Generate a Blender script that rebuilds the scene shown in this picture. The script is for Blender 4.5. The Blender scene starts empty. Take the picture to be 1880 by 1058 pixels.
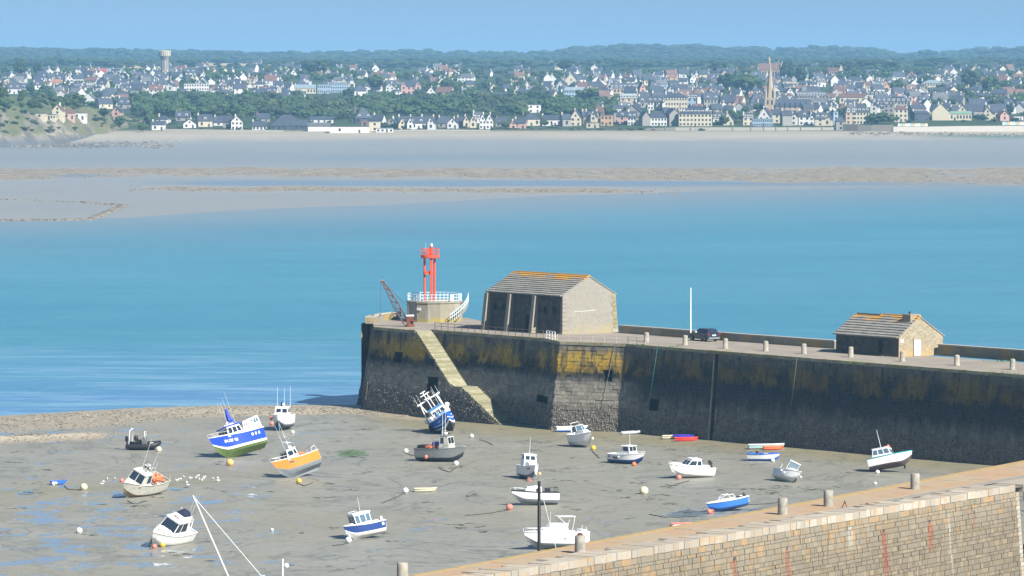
import bpy, math, random
import numpy as np
from mathutils import Vector, Matrix, noise
random.seed(7); RNG = np.random.RandomState(7)
SC = bpy.context.scene; COL = SC.collection; D = bpy.data
R = math.radians
# ------------------------------------------------------------------ camera
FOC = 8500.0; EYE = 52.0; PITCH = math.atan(419 / FOC)
cam_d = D.cameras.new('camera'); cam = D.objects.new('camera', cam_d); COL.objects.link(cam)
cam_d.sensor_width = 36; cam_d.lens = FOC * 36 / 1880; cam_d.clip_start = 5; cam_d.clip_end = 60000
cam.location = (0, 0, EYE); cam.rotation_euler = (math.pi / 2 - PITCH, 0, 0); SC.camera = cam
# ------------------------------------------------------------------ light
SUN_DIR = Vector((1.2, -1.30, 1.48)).normalized()          # towards the sun
SUN_EL = math.asin(SUN_DIR.z); SUN_AZ = math.atan2(SUN_DIR.x, SUN_DIR.y)
w = D.worlds.new('World'); SC.world = w; w.use_nodes = True
wn = w.node_tree; wn.nodes.clear()
wo = wn.nodes.new('ShaderNodeOutputWorld'); bg = wn.nodes.new('ShaderNodeBackground')
sky = wn.nodes.new('ShaderNodeTexSky'); sky.sky_type = 'NISHITA'; sky.sun_disc = False
sky.sun_elevation = SUN_EL; sky.sun_rotation = SUN_AZ; sky.altitude = 0
sky.air_density = 1.0; sky.dust_density = 0.0; sky.ozone_density = 3.5
tc = wn.nodes.new('ShaderNodeTexCoord'); va = wn.nodes.new('ShaderNodeVectorMath'); va.operation = 'ADD'
va.inputs[1].default_value = (0, 0, 0.16)
vn = wn.nodes.new('ShaderNodeVectorMath'); vn.operation = 'NORMALIZE'
wn.links.new(tc.outputs['Generated'], va.inputs[0]); wn.links.new(va.outputs[0], vn.inputs[0])
wn.links.new(vn.outputs[0], sky.inputs[0]); wn.links.new(sky.outputs[0], bg.inputs[0])
bg.inputs[1].default_value = 0.055; wn.links.new(bg.outputs[0], wo.inputs[0])
sd = D.lights.new('sun', 'SUN'); so = D.objects.new('sun', sd); COL.objects.link(so)
sd.energy = 5.0; sd.angle = R(0.5); sd.color = (1.0, 0.955, 0.89)
so.rotation_euler = SUN_DIR.to_track_quat('Z', 'Y').to_euler(); so.location = (0, 0, 300)
SC.view_settings.view_transform = 'Standard'; SC.view_settings.look = 'None'
SC.view_settings.gamma = 1; SC.view_settings.exposure = 0.98; SC.view_settings.use_curve_mapping = False
SC.render.engine = 'CYCLES'; SC.cycles.max_bounces = 6; SC.cycles.volume_bounces = 0
SC.cycles.use_denoising = True

# ------------------------------------------------------------------ survey helpers: turn a sighting into a place on a level
CP, SP = math.cos(PITCH), math.sin(PITCH)
def ray(x, y):
    a = (x - 940) / FOC; b = (y - 529) / FOC
    return (a, CP - b * SP, -SP - b * CP)
def at(x, y, z=0.0):
    d = ray(x, y); t = (z - EYE) / d[2]
    return Vector((d[0] * t, d[1] * t, z))
def px(P):
    dz = P[2] - EYE; wv = P[1] * CP - dz * SP; uv = P[1] * SP + dz * CP
    return 940 + FOC * P[0] / wv, 529 - FOC * uv / wv
def zat(X, Y, y):                       # height seen at image row y above the place X,Y
    d = ray(940, y); return EYE + d[2] / d[1] * Y
def reach(C, dr, x):                    # distance along dr from C until column x
    m = (x - 940) / FOC; den = dr[0] - m * dr[1] * CP
    t = 0
    for _ in range(8):
        P = C + dr * t; e = px(P)[0] - x; P2 = C + dr * (t + .1); g = (px(P2)[0] - x - e) / .1
        t -= e / g
    return t

# ------------------------------------------------------------------ materials
def lerp(a, b, t): return a + (b - a) * t
class NT:
    def __init__(s, name):
        s.m = D.materials.new(name); s.m.use_nodes = True; s.t = s.m.node_tree; s.t.nodes.clear()
        s.o = s.n('ShaderNodeOutputMaterial'); s.p = s.n('ShaderNodeBsdfPrincipled'); s.l(s.p.outputs[0], s.o.inputs[0])
        s._pos = None
    def n(s, k, **kw):
        x = s.t.nodes.new(k)
        for a, b in kw.items(): setattr(x, a, b)
        return x
    def l(s, a, b): s.t.links.new(a, b)
    def pos(s):
        if s._pos is None: s._pos = s.n('ShaderNodeNewGeometry').outputs['Position']
        return s._pos
    def mapv(s, v, scale=(1, 1, 1), rot=(0, 0, 0)):
        m = s.n('ShaderNodeMapping'); m.inputs['Scale'].default_value = scale; m.inputs['Rotation'].default_value = rot
        s.l(v, m.inputs[0]); return m.outputs[0]
    def noise(s, scale, detail=3, v=None, rough=.55, dist=0):
        x = s.n('ShaderNodeTexNoise'); x.inputs['Scale'].default_value = scale; x.inputs['Detail'].default_value = detail
        x.inputs['Roughness'].default_value = rough; x.inputs['Distortion'].default_value = dist
        s.l(v if v is not None else s.pos(), x.inputs[0]); return x.outputs[0]
    def ramp(s, f, pts, interp='LINEAR'):
        x = s.n('ShaderNodeValToRGB'); e = x.color_ramp.elements; x.color_ramp.interpolation = interp
        while len(e) < len(pts): e.new(.5)
        for el, (p, c) in zip(e, pts):
            el.position = p; el.color = (c, c, c, 1) if not hasattr(c, '__len__') else (*c, 1)
        s.l(f, x.inputs[0]); return x.outputs[0]
    def mix(s, f, a, b, mode='MIX'):
        x = s.n('ShaderNodeMix', data_type='RGBA', blend_type=mode)
        for i, v in ((0, f), (6, a), (7, b)):
            if hasattr(v, 'links'): s.l(v, x.inputs[i])
            elif i == 0: x.inputs[0].default_value = v
            else: x.inputs[i].default_value = (*v, 1) if len(v) == 3 else v
        return x.outputs[2]
    def math(s, op, a, b=0.0, clamp=False):
        x = s.n('ShaderNodeMath', operation=op); x.use_clamp = clamp
        for i, v in enumerate((a, b)):
            if hasattr(v, 'links'): s.l(v, x.inputs[i])
            else: x.inputs[i].default_value = v
        return x.outputs[0]
    def attr(s, name): return s.n('ShaderNodeAttribute', attribute_name=name).outputs['Fac']
    def sep(s, v=None):
        x = s.n('ShaderNodeSeparateXYZ'); s.l(v if v is not None else s.pos(), x.inputs[0]); return x.outputs
    def rnd(s): return s.n('ShaderNodeObjectInfo').outputs['Random']
    def island(s): return s.n('ShaderNodeNewGeometry').outputs['Random Per Island']
    def bump(s, h, strength, dist):
        b = s.n('ShaderNodeBump'); b.inputs['Strength'].default_value = strength; b.inputs['Distance'].default_value = dist
        s.l(h, b.inputs['Height']); s.l(b.outputs[0], s.p.inputs['Normal'])
    def fin(s, col=None, rough=.8, spec=.3, metal=0):
        if col is not None:
            if hasattr(col, 'links'): s.l(col, s.p.inputs['Base Color'])
            else: s.p.inputs['Base Color'].default_value = (*col, 1)
        if hasattr(rough, 'links'): s.l(rough, s.p.inputs['Roughness'])
        else: s.p.inputs['Roughness'].default_value = rough
        s.p.inputs['Specular IOR Level'].default_value = spec; s.p.inputs['Metallic'].default_value = metal
        return s.m
_pm = {}
def paint(name, col, rough=.45, var=.18, scale=1.5, spec=.4, metal=0, dirt=(.12, .10, .07), dirtamt=.25):
    if name in _pm: return _pm[name]
    t = NT(name); n = t.noise(scale, 4)
    c = t.mix(t.ramp(n, [(.35, 0), (.75, var)]), col, [x * .6 for x in col])
    n2 = t.noise(scale * 3.1, 4, t.mapv(t.pos(), (1, 1, .35)))
    c = t.mix(t.ramp(n2, [(.52, 0), (.8, dirtamt)]), c, dirt)
    _pm[name] = t.fin(c, rough, spec, metal); return _pm[name]
def wallpaint(name, col):
    if name in _pm: return _pm[name]
    t = NT(name); r = t.rnd()
    c = t.mix(t.math('MULTIPLY', r, .35), col, [x * .72 for x in col])
    c = t.mix(t.ramp(t.noise(.35, 4), [(.4, 0), (.8, .3)]), c, [x * .7 for x in col])
    _pm[name] = t.fin(c, .85, .2); return _pm[name]
def roofmat(name, col, spec=.35):
    if name in _pm: return _pm[name]
    t = NT(name); r = t.rnd()
    c = t.mix(t.math('MULTIPLY', r, .6), col, [x * .55 for x in col])
    c = t.mix(t.ramp(t.noise(.6, 4, t.mapv(t.pos(), (1, 1, .4))), [(.45, 0), (.75, .45)]), c, [min(1, x * 1.5 + .02) for x in col])
    _pm[name] = t.fin(c, .55, spec); return _pm[name]
GLASS = paint('window_glass', (.02, .03, .045), .08, 0, spec=.8, dirtamt=.02)
GLASSL = paint('window_glass_pale', (.10, .16, .2), .1, .3, spec=.8, dirtamt=.02)
WHITE = paint('white_gelcoat', (.80, .80, .78), .35, .15, 2.2, dirtamt=.2)
OLDWHITE = paint('weathered_white', (.55, .54, .47), .55, .4, dirtamt=.7)
GREY = paint('aluminium_grey', (.24, .25, .25), .45, .3, metal=.3, dirtamt=.35)
BLACK = paint('black_rubber', (.018, .018, .022), .5, .1, dirtamt=.1)
BLUE = paint('bright_blue_hull', (.015, .06, .62), .35, .1, dirtamt=.08)
BLUE2 = paint('royal_blue_hull', (.012, .12, .60), .35, .15, dirtamt=.12)
NAVY = paint('navy_hull', (.02, .055, .21), .4, .15, dirtamt=.12)
SKYB = paint('mid_blue_hull', (.03, .15, .50), .4, .15, dirtamt=.08)
OCHRE = paint('ochre_hull', (.52, .21, .025), .4, .2, dirtamt=.2)
ALGAE = paint('algae_antifoul', (.10, .15, .03), .7, .5, 2.5, dirt=(.02, .04, .05), dirtamt=.9)
BOTTOM = paint('grey_antifoul', (.16, .18, .19), .7, .4, 2.5, dirtamt=.5)
DARKBOT = paint('dark_antifoul', (.03, .035, .045), .7, .4, dirtamt=.3)
BROWNB = paint('brown_antifoul', (.09, .065, .06), .7, .4, dirtamt=.3)
WHITEB = paint('dull_white_bottom', (.62, .62, .58), .6, .3, dirtamt=.3)
TEAL = paint('teal_stripe', (.02, .36, .38), .4, .1)
ORANGE = paint('orange_float', (.78, .19, .07), .45, .2)
PINK = paint('faded_red_float', (.70, .21, .16), .5, .3, 3)
YEL = paint('yellow_float', (.72, .45, .04), .5, .25, 3)
AMBER = paint('amber_float', (.78, .42, .14), .5, .2, 3)
CREAM = paint('cream_float', (.62, .58, .40), .6, .3, 4, dirtamt=.5)
PALEB = paint('white_float', (.72, .72, .68), .6, .2, 4, dirtamt=.4)
GREENB = paint('green_white_float', (.35, .45, .36), .6, .5, 3, dirt=(.03, .12, .08), dirtamt=.8)
RED = paint('signal_red_paint', (.72, .085, .03), .5, .3, 1.6, dirt=(.45, .14, .08), dirtamt=.4)
KRED = paint('red_plastic', (.68, .05, .03), .4, .1)
VIOLET = paint('violet_plastic', (.07, .05, .50), .4, .1)
ROPE = paint('rope', (.20, .19, .14), .9, .3)
CHAINM = paint('weedy_chain', (.035, .035, .028), .9, .4)
RUST = paint('rusty_iron', (.16, .055, .03), .85, .5, 4, dirt=(.05, .03, .03), dirtamt=.6)
IRON = paint('old_grey_iron', (.09, .08, .075), .7, .5, 4, dirt=(.2, .08, .04), dirtamt=.5)
RAILW = paint('pale_blue_rail', (.62, .74, .78), .45, .1)
ANT = paint('antenna_white', (.72, .74, .74), .4, 0)
TANKB = paint('light_blue_deck', (.10, .30, .62), .5, .2)

# ------------------------------------------------------------------ mesh helpers
class MB:
    def __init__(s): s.v = []; s.f = []; s.m = []; s.sm = []
    def add(s, vs, fs, m=0, smooth=False):
        o = len(s.v); s.v += [tuple(v) for v in vs]
        for f in fs: s.f.append(tuple(i + o for i in f)); s.m.append(m); s.sm.append(smooth)
    def hexa(s, b, t, m=0):             # bottom 4, top 4 (ccw seen from above)
        s.add(list(b) + list(t), [(3, 2, 1, 0), (4, 5, 6, 7), (0, 1, 5, 4), (1, 2, 6, 5), (2, 3, 7, 6), (3, 0, 4, 7)], m)
    def box(s, x0, x1, y0, y1, z0, z1, m=0, M=None):
        b = [(x0, y0, z0), (x1, y0, z0), (x1, y1, z0), (x0, y1, z0)]; t = [(x, y, z1) for x, y, _ in b]
        if M is not None: b = [M @ Vector(p) for p in b]; t = [M @ Vector(p) for p in t]
        s.hexa(b, t, m)
    def tube(s, pts, r, n=6, m=0, smooth=True, r2=None):
        pts = [Vector(p) for p in pts]; rings = []
        for i, p in enumerate(pts):
            d = (pts[min(i + 1, len(pts) - 1)] - pts[max(i - 1, 0)]).normalized()
            a = d.orthogonal().normalized() if abs(d.z) > .95 else d.cross(Vector((0, 0, 1))).normalized()
            b = d.cross(a); rr = r if r2 is None else lerp(r, r2, i / (len(pts) - 1))
            rings.append([p + (a * math.cos(2 * math.pi * k / n) + b * math.sin(2 * math.pi * k / n)) * rr for k in range(n)])
        vs = [v for q in rings for v in q]; fs = []
        for i in range(len(pts) - 1):
            for k in range(n):
                k2 = (k + 1) % n; fs.append((i * n + k, i * n + k2, (i + 1) * n + k2, (i + 1) * n + k))
        s.add(vs, fs, m, smooth); s.add(vs, [tuple(range(n))[::-1], tuple((len(pts) - 1) * n + k for k in range(n))], m)
    def lathe(s, prof, n=16, m=0, smooth=True, c=(0, 0, 0)):
        vs = []; fs = []
        for r, z in prof:
            for k in range(n):
                a = 2 * math.pi * k / n; vs.append((c[0] + r * math.cos(a), c[1] + r * math.sin(a), c[2] + z))
        for i in range(len(prof) - 1):
            for k in range(n):
                k2 = (k + 1) % n; fs.append((i * n + k, i * n + k2, (i + 1) * n + k2, (i + 1) * n + k))
        s.add(vs, fs, m, smooth); s.add(vs, [tuple(range(n))[::-1], tuple((len(prof) - 1) * n + k for k in range(n))], m)
    def ball(s, c, r, m=0, n=12, k=7, sz=1.0):
        pr = [(max(1e-3, math.sin(math.pi * i / k)) * r, -math.cos(math.pi * i / k) * r * sz) for i in range(k + 1)]
        s.lathe(pr, n, m, True, c)
    def build(s, name, mats, parent=None, label=None, cat=None, group=None, kind=None, loc=None):
        me = D.meshes.new(name); me.from_pydata(s.v, [], s.f)
        if not isinstance(mats, (list, tuple)): mats = [mats]
        for m in mats: me.materials.append(m)
        me.polygons.foreach_set('material_index', s.m); me.polygons.foreach_set('use_smooth', s.sm); me.update()
        return put(name, me, parent, label, cat, group, kind, loc)
def put(name, me, parent=None, label=None, cat=None, group=None, kind=None, loc=None):
    o = D.objects.new(name, me); COL.objects.link(o)
    if parent is not None: o.parent = parent
    if loc is not None: o.location = loc
    if label: o['label'] = label
    if cat: o['category'] = cat
    if group: o['group'] = group
    if kind: o['kind'] = kind
    return o
def thing(name, label, cat, loc=(0, 0, 0), rot=(0, 0, 0), group=None):
    o = put(name, None, None, label, cat, group); o.location = loc; o.rotation_euler = rot; return o
_shared = {}
def ubox(mat):
    k = 'ub' + mat.name
    if k not in _shared:
        b = MB(); b.box(-.5, .5, -.5, .5, 0, 1); me = D.meshes.new('unit_block'); me.from_pydata(b.v, [], b.f); me.materials.append(mat); _shared[k] = me
    return _shared[k]
def sbox(name, mat, parent, c, size, rz=0, **kw):      # shared box mesh scaled; c = base centre
    o = put(name, ubox(mat), parent, **kw); o.location = c; o.scale = size; o.rotation_euler = (0, 0, rz); return o
ORD = ['first', 'second', 'third', 'fourth', 'fifth', 'sixth', 'seventh', 'eighth', 'ninth', 'tenth', 'eleventh', 'twelfth', 'thirteenth', 'fourteenth', 'fifteenth', 'sixteenth', 'seventeenth', 'eighteenth']
def ordl(i, n):
    if i == 0: return 'leftmost'
    if i == n - 1: return 'rightmost'
    if i < len(ORD): return ORD[i] + ' from left'
    j = n - 1 - i
    return (ORD[j] + ' from right') if j < len(ORD) else 'middle one, number %d from left,' % (i + 1)
def interp(x, pts): return float(np.interp(x, [p[0] for p in pts], [p[1] for p in pts]))

# ================================================================== TERRAIN
def fb(x, y, s): return noise.noise(Vector((x * s, y * s, 3.3)))
WL = [(-400, 560), (-200, 625), (-110, 655), (-74.6, 674.5), (-56.8, 689), (-44, 695), (-24.5, 696.5), (-18, 694), (-5, 684), (15, 656), (60, 600), (110, 535), (200, 410), (400, 120)]
def hz(X): 
    a = max(0, X + 22); return .25 + .004 * a + .00008 * a * a
def harbour_z(X, Y):
    d = (Y - interp(X, WL)) * .9
    base = hz(X)
    bar = math.exp(-((d + 11) / 8) ** 2) * .45 * (1 if X < -15 else .2)
    z = base + bar + .05 * fb(X, Y, .12) + .03 * fb(X, Y, .5)
    if X < -55: z += .3 * math.exp(-((Y - 640 - 2 * fb(X, Y, .1)) / 5) ** 2) * min(1, (-55 - X) / 6)
    if d > -5: z = lerp(z, 0, min(1, (d + 5) / 5)) - max(0, d) * .12
    return max(z, -2.5)
def land_z(Y):
    return interp(Y, [(1450, -.6), (1600, 0), (2237, 2.0), (2632, 4.0), (2720, 8.2), (2800, 10.5), (3000, 14), (3300, 20), (3700, 28), (4200, 36), (5000, 41), (6000, 44), (7000, 45.5), (8000, 48), (14000, 50)])
EDGE = [(-400, 408), (0, 405), (240, 399), (400, 388), (620, 380), (1000, 360), (1500, 347), (1880, 341), (2300, 338)]
SKYL = [(-400, 102), (0, 99), (100, 100), (300, 103), (450, 106), (620, 107), (740, 103), (900, 107), (1000, 107), (1060, 97), (1150, 92), (1250, 92), (1350, 98), (1450, 99), (1520, 95), (1600, 98), (1640, 108), (1700, 107), (1760, 105), (1820, 99), (1880, 96), (2300, 95)]
def terr_z(X, Y):
    if Y < 760: return harbour_z(X, Y)
    xx = 940 + FOC * X / Y
    if Y < 1450: return -2.5
    ye = interp(xx, EDGE); Ye = FOC * EYE / (ye - 110)
    if Y < 2632:
        if Y < Ye: return -(Ye - Y) * .004
        t = (Y - Ye) / (2632 - Ye); return 4.0 * t ** 1.1 + .12 * fb(X, Y, .01)
    z = land_z(Y)
    if Y > 2900: z += min(1, (Y - 2900) / 500) * 3.0 * fb(X, Y, .0022)
    if Y > 7000:
        ys = interp(xx, SKYL) + 3.5; zt = EYE + (110 - ys) / FOC * 9500
        t = min(1, (Y - 7000) / 2300); t = t * t * (3 - 2 * t); z = lerp(z, zt, t)
    return z
def ground(x, y, zmin=None):            # march the line of sight to the terrain
    d = ray(x, y); P0 = Vector((0, 0, EYE)); lo = 230.0; Y = lo
    while Y < 12000:
        t = Y / d[1]; z = EYE + d[2] * t
        if z <= max(terr_z(d[0] * t, Y), -9): break
        lo = Y; Y *= 1.012
    hi = Y
    for _ in range(18):
        mid = (lo + hi) / 2; t = mid / d[1]; z = EYE + d[2] * t
        if z <= terr_z(d[0] * t, mid): hi = mid
        else: lo = mid
    t = hi / d[1]; return Vector((d[0] * t, hi, terr_z(d[0] * t, hi)))
def grid(name, Ys, xs, mat, attrs=None, kind='structure'):
    nx = len(xs); vs = []
    for Y in Ys:
        for x in xs:
            X = (x - 940) / FOC * Y; vs.append((X, Y, terr_z(X, Y)))
    fs = [(j * nx + i, j * nx + i + 1, (j + 1) * nx + i + 1, (j + 1) * nx + i) for j in range(len(Ys) - 1) for i in range(nx - 1)]
    me = D.meshes.new(name); me.from_pydata(vs, [], fs); me.materials.append(mat)
    me.polygons.foreach_set('use_smooth', [True] * len(fs))
    for an, fn in (attrs or {}).items():
        a = me.attributes.new(an, 'FLOAT', 'POINT')
        a.data.foreach_set('value', [fn(*px(v), v) for v in vs])
    return put(name, me, kind=kind)
def yrow(y, z=0): return FOC * (EYE - z) / (y - 110)
def sst(a, b, x): t = min(1, max(0, (x - a) / (b - a))); return t * t * (3 - 2 * t)
# --- harbour mud
t = NT('harbour_mud'); n1 = t.noise(.09, 5, dist=.6); n2 = t.noise(.9, 5); n3 = t.noise(.025, 3); n4 = t.noise(6, 3)
c = t.mix(t.ramp(n1, [(.3, 0), (.7, 1)]), (.215, .212, .175), (.275, .265, .215))
c = t.mix(t.ramp(n2, [(.45, 0), (.7, .5)]), c, (.13, .13, .105))
c = t.mix(t.ramp(t.noise(.35, 6, t.mapv(t.pos(), (.6, 1, 1)), .65), [(.62, 0), (.72, .8)]), c, (.07, .075, .055))
c = t.mix(t.ramp(t.math('ADD', t.attr('algae'), t.math('MULTIPLY', n2, .5)), [(.6, 0), (.9, .8)]), c, (.07, .13, .03))
c = t.mix(t.ramp(t.math('ADD', t.attr('ochre'), t.math('MULTIPLY', n2, .35)), [(.3, 0), (1.0, .8)]), c, (.21, .18, .09))
rdg = t.math('ABSOLUTE', t.math('SUBTRACT', t.noise(.06, 5, t.mapv(t.pos(), (1, .7, 1)), .6, 1.5), .5))
c = t.mix(t.ramp(rdg, [(0, .7), (.022, 0)]), c, (.10, .105, .09))
c = t.mix(t.ramp(t.noise(.03, 4, t.mapv(t.pos(), (1, .6, 1))), [(.4, 0), (.65, .6)]), c, (.235, .215, .15))
stones = t.n('ShaderNodeTexVoronoi'); stones.inputs['Scale'].default_value = 2.6; t.l(t.pos(), stones.inputs[0])
sh = t.mix(t.ramp(stones.outputs['Distance'], [(.1, 0), (.6, 1)]), (.36, .32, .23), (.20, .175, .13))
sh = t.mix(t.ramp(n2, [(.4, 0), (.7, .7)]), sh, (.44, .37, .24))
sh = t.mix(t.attr('spit'), sh, (.46, .39, .27))
shm = t.ramp(t.math('ADD', t.attr('shingle'), t.math('MULTIPLY', n2, .5)), [(.5, 0), (.75, 1)])
c = t.mix(shm, c, sh)
wet = t.ramp(t.math('ADD', t.math('MULTIPLY', t.attr('wet'), .22), t.noise(.22, 6, t.mapv(t.pos(), (.8, .55, 1)), .68)), [(.655, 0), (.70, 1)])
wet = t.math('MULTIPLY', wet, t.math('SUBTRACT', 1.0, shm, True))
c = t.mix(wet, c, (.20, .24, .27))
rg = t.math('SUBTRACT', t.math('ADD', .38, t.math('MULTIPLY', n2, .25)), t.math('MULTIPLY', wet, .45), True)
hb = t.math('ADD', t.math('MULTIPLY', n2, .5), t.math('MULTIPLY', n4, .12))
hb = t.math('MULTIPLY', hb, t.math('SUBTRACT', 1.0, wet, True)); t.bump(hb, .55, .22)
MUD = t.fin(c, rg, .55)
def m_sh(x, y, v):
    a = 0
    if x < 1000:
        ye = interp(x, [(-400, 790), (0, 765), (240, 751), (400, 746), (640, 746)]); yb = interp(x, [(-400, 860), (0, 795), (210, 783), (330, 768), (640, 760), (700, 765), (760, 772)])
        a = 1 - sst(yb - 6, yb + 4, y)
        b2 = math.exp(-((y - (808 - x * .04)) / 7) ** 2) * (1 - sst(150, 235, x)); b3 = math.exp(-((y - 786) / 4) ** 2) * (1 - sst(40, 160, x)) * -.6
        a = max(a + b3, b2)
    return a
def m_spit(x, y, v): return min(1, max(0, math.exp(-((y - (805 - x * .04)) / 6) ** 2) * (1 - sst(150, 230, x)) + .5 * math.exp(-((y - 757) / 5) ** 2) * sst(300, 400, x) * (1 - sst(560, 640, x))))
def m_wet(x, y, v):
    a = .22 + .38 * (1 - sst(300, 560, x)) * sst(860, 930, y)
    a += .55 * math.exp(-((y - (950 - (x - 1150) * .06)) / 22) ** 2) * sst(1100, 1250, x) + .3 * math.exp(-((y - 800) / 12) ** 2) * (1 - sst(450, 600, x))
    a -= .5 * sst(560, 700, x) * (1 - sst(900, 960, y)); return a
def m_al(x, y, v): return max(math.exp(-(((x - 645) / 34) ** 2 + ((y - 833) / 8) ** 2)), .55 * math.exp(-((y - (895 + (x - 200) * -.05)) / 6) ** 2) * (1 - sst(380, 500, x)))
def m_oc(x, y, v):
    yb = interp(x, [(600, 757), (900, 783), (1150, 797), (1450, 822), (1800, 856)])
    a = .8 * math.exp(-((y - yb - 4) / 16) ** 2) * sst(640, 760, x)
    return a + .5 * math.exp(-((y - (885 - (x - 300) * .1)) / 16) ** 2) * (1 - sst(520, 640, x))
xs_h = list(range(-1500, -260, 60)) + list(range(-260, 2141, 8)) + list(range(2200, 3400, 60))
Ysh = [yrow(y, .3) for y in np.arange(1290, 712, -2.0)] + [760, 762]
grid('harbour_mud', Ysh, xs_h, MUD, dict(shingle=m_sh, spit=m_spit, wet=m_wet, algae=m_al, ochre=m_oc))
grid('seabed', [762, 900, 1100, 1300, 1452], list(range(-1500, 3400, 70)), MUD)
# --- tidal flats and beach
t = NT('tidal_flats'); n1 = t.noise(.004, 4, t.mapv(t.pos(), (1, .5, 1))); n2 = t.noise(.05, 4); n5 = t.noise(.2, 4)
c = t.mix(t.ramp(n1, [(.35, 0), (.65, 1)]), (.19, .205, .21), (.25, .25, .23))
c = t.mix(t.attr('sand'), c, t.mix(t.ramp(n2, [(.3, 0), (.7, 1)]), (.29, .265, .21), (.35, .32, .255)))
peb = t.mix(t.ramp(n5, [(.38, 0), (.62, 1)]), (.15, .13, .10), (.30, .255, .185))
c = t.mix(t.ramp(t.math('ADD', t.attr('shingle'), t.math('MULTIPLY', t.math('SUBTRACT', n2, .5), .9)), [(.4, 0), (.6, 1)]), c, peb)
c = t.mix(t.attr('green'), c, (.035, .12, .06))
c = t.mix(t.attr('rock'), c, t.mix(t.ramp(n5, [(.4, 0), (.6, 1)]), (.06, .07, .08), (.16, .16, .15)))
wetm = t.ramp(t.math('ADD', t.attr('wet'), t.math('MULTIPLY', t.math('SUBTRACT', n1, .5), .6)), [(.45, 0), (.75, 1)])
c = t.mix(wetm, c, (.17, .21, .23))
t.l(t.math('SUBTRACT', .75, t.math('MULTIPLY', wetm, .5)), t.p.inputs['Roughness']); t.bump(n5, .3, .3)
FLATS = t.fin(c, .7, .35)
t.l(t.math('SUBTRACT', .75, t.math('MULTIPLY', wetm, .5)), t.p.inputs['Roughness'])
def nz(x, y, a, b): return noise.noise(Vector((x * a, y * b, 8.1)))
def f_sh(x, y, v):
    yn = y + 3 * nz(x, y, .01, .1)
    a = sst(306, 311, yn) * (1 - sst(interp(x, [(0, 331), (300, 324), (900, 328), (1880, 341)]) - 3, interp(x, [(0, 331), (300, 324), (900, 328), (1880, 341)]) + 2, yn)) * (.75 + .5 * nz(x, y, .006, .3))
    b = math.exp(-((yn - interp(x, [(230, 346), (700, 348), (1100, 351), (1300, 353)])) / 4.5) ** 2) * sst(230, 330, x) * (1 - sst(1080, 1300, x))
    return max(a, b)
def f_sand(x, y, v):
    yb = interp(x, [(0, 266), (200, 262), (400, 257), (900, 256), (1500, 258), (1880, 250)])
    return 1 - sst(yb - 8, yb + 5, y + 4 * nz(x, y, .008, .15))
def f_green(x, y, v): return sst(1640, 1740, x) * math.exp(-((y - interp(x, [(1640, 247), (1880, 251)])) / 4.0) ** 2) * (.7 + .6 * nz(x, y, .01, .4)) * .9
def f_rock(x, y, v): return (1 - sst(150, 330, x)) * math.exp(-((y - 267 + 4 * nz(x, y, .02, .1)) / 5) ** 2)
def f_wet(x, y, v):
    a = .5 + .1 * math.exp(-((y - 290) / 14) ** 2)
    a += .45 * math.exp(-(((x - 145) / 60) ** 2 + ((y - 323) / 3) ** 2)) + .3 * math.exp(-((y - 337) / 5) ** 2) * sst(200, 500, x)
    a -= .6 * f_sand(x, y, v) + .3 * f_sh(x, y, v) + .35 * (1 - sst(180, 260, x)) * sst(362, 372, y)
    return a
Ysf = sorted({yrow(y, interp(y, [(243, 8), (265, 4), (300, 2), (345, 0), (405, 0)])) for y in np.arange(421, 243, -1.0)})
Ysf = [Y for Y in Ysf if 1455 < Y < 2700]
grid('tidal_flats', [1452] + Ysf + [2720], list(range(-1700, -500, 60)) + list(range(-500, 2400, 12)) + list(range(2400, 3600, 60)), FLATS, dict(shingle=f_sh, sand=f_sand, green=f_green, rock=f_rock, wet=f_wet))
# --- hillside
t = NT('hillside_grass'); n1 = t.noise(.01, 4); n2 = t.noise(.08, 4)
c = t.mix(t.ramp(n1, [(.35, 0), (.65, 1)]), (.025, .055, .02), (.05, .08, .03))
c = t.mix(t.ramp(n2, [(.4, 0), (.7, .6)]), c, (.07, .08, .04))
c = t.mix(t.attr('field'), c, (.46, .36, .19)); c = t.mix(t.attr('sand'), c, (.31, .28, .22))
HILL = t.fin(c, .9, .15)
def h_field(x, y, v):
    if v[1] < 4500 or v[1] > 7300: return 0
    return 1.0 if (215 < x < 300 and 111 < y < 125) or (366 < x < 505 and 112 < y < 121) else 0
def h_sand(x, y, v): return 1 - sst(2760, 2790, v[1])
Yhl = [2720 * 1.012 ** k for k in range(0, 135)]
grid('hillside', Yhl, list(range(-1700, -500, 60)) + list(range(-500, 2400, 14)) + list(range(2400, 3600, 60)), HILL, dict(field=h_field, sand=h_sand))
# --- sea
t = NT('sea_water'); P = t.pos()
w1 = t.noise(.35, 4, t.mapv(P, (.45, 1, 1), (0, 0, .25)), .6); w2 = t.noise(.006, 4, t.mapv(P, (.6, 1, 1))); w3 = t.noise(.05, 4, t.mapv(P, (.35, 1, 1), (0, 0, -.12)), .6)
Yc = t.sep()[1]
c = t.mix(t.ramp(w2, [(.3, 0), (.7, 1)]), (.040, .205, .27), (.07, .26, .32))
c = t.mix(t.ramp(w3, [(.42, 0), (.70, .35)]), c, (.028, .165, .24))
near = t.math('MULTIPLY', t.ramp(t.math('DIVIDE', t.math('SUBTRACT', 860, Yc), 160), [(0, 0), (1, 1)]), t.ramp(w3, [(.35, .35), (.6, 1)]))
c = t.mix(near, c, (.09, .22, .40))
c = t.mix(t.math('MULTIPLY', t.ramp(t.math('DIVIDE', t.math('SUBTRACT', 900, Yc), 200), [(0, 0), (1, 1)]), t.ramp(t.noise(.09, 5, t.mapv(P, (.3, 1.1, 1), (0, 0, .1)), .65), [(.46, 0), (.64, .8)])), c, (.26, .43, .54))
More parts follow.
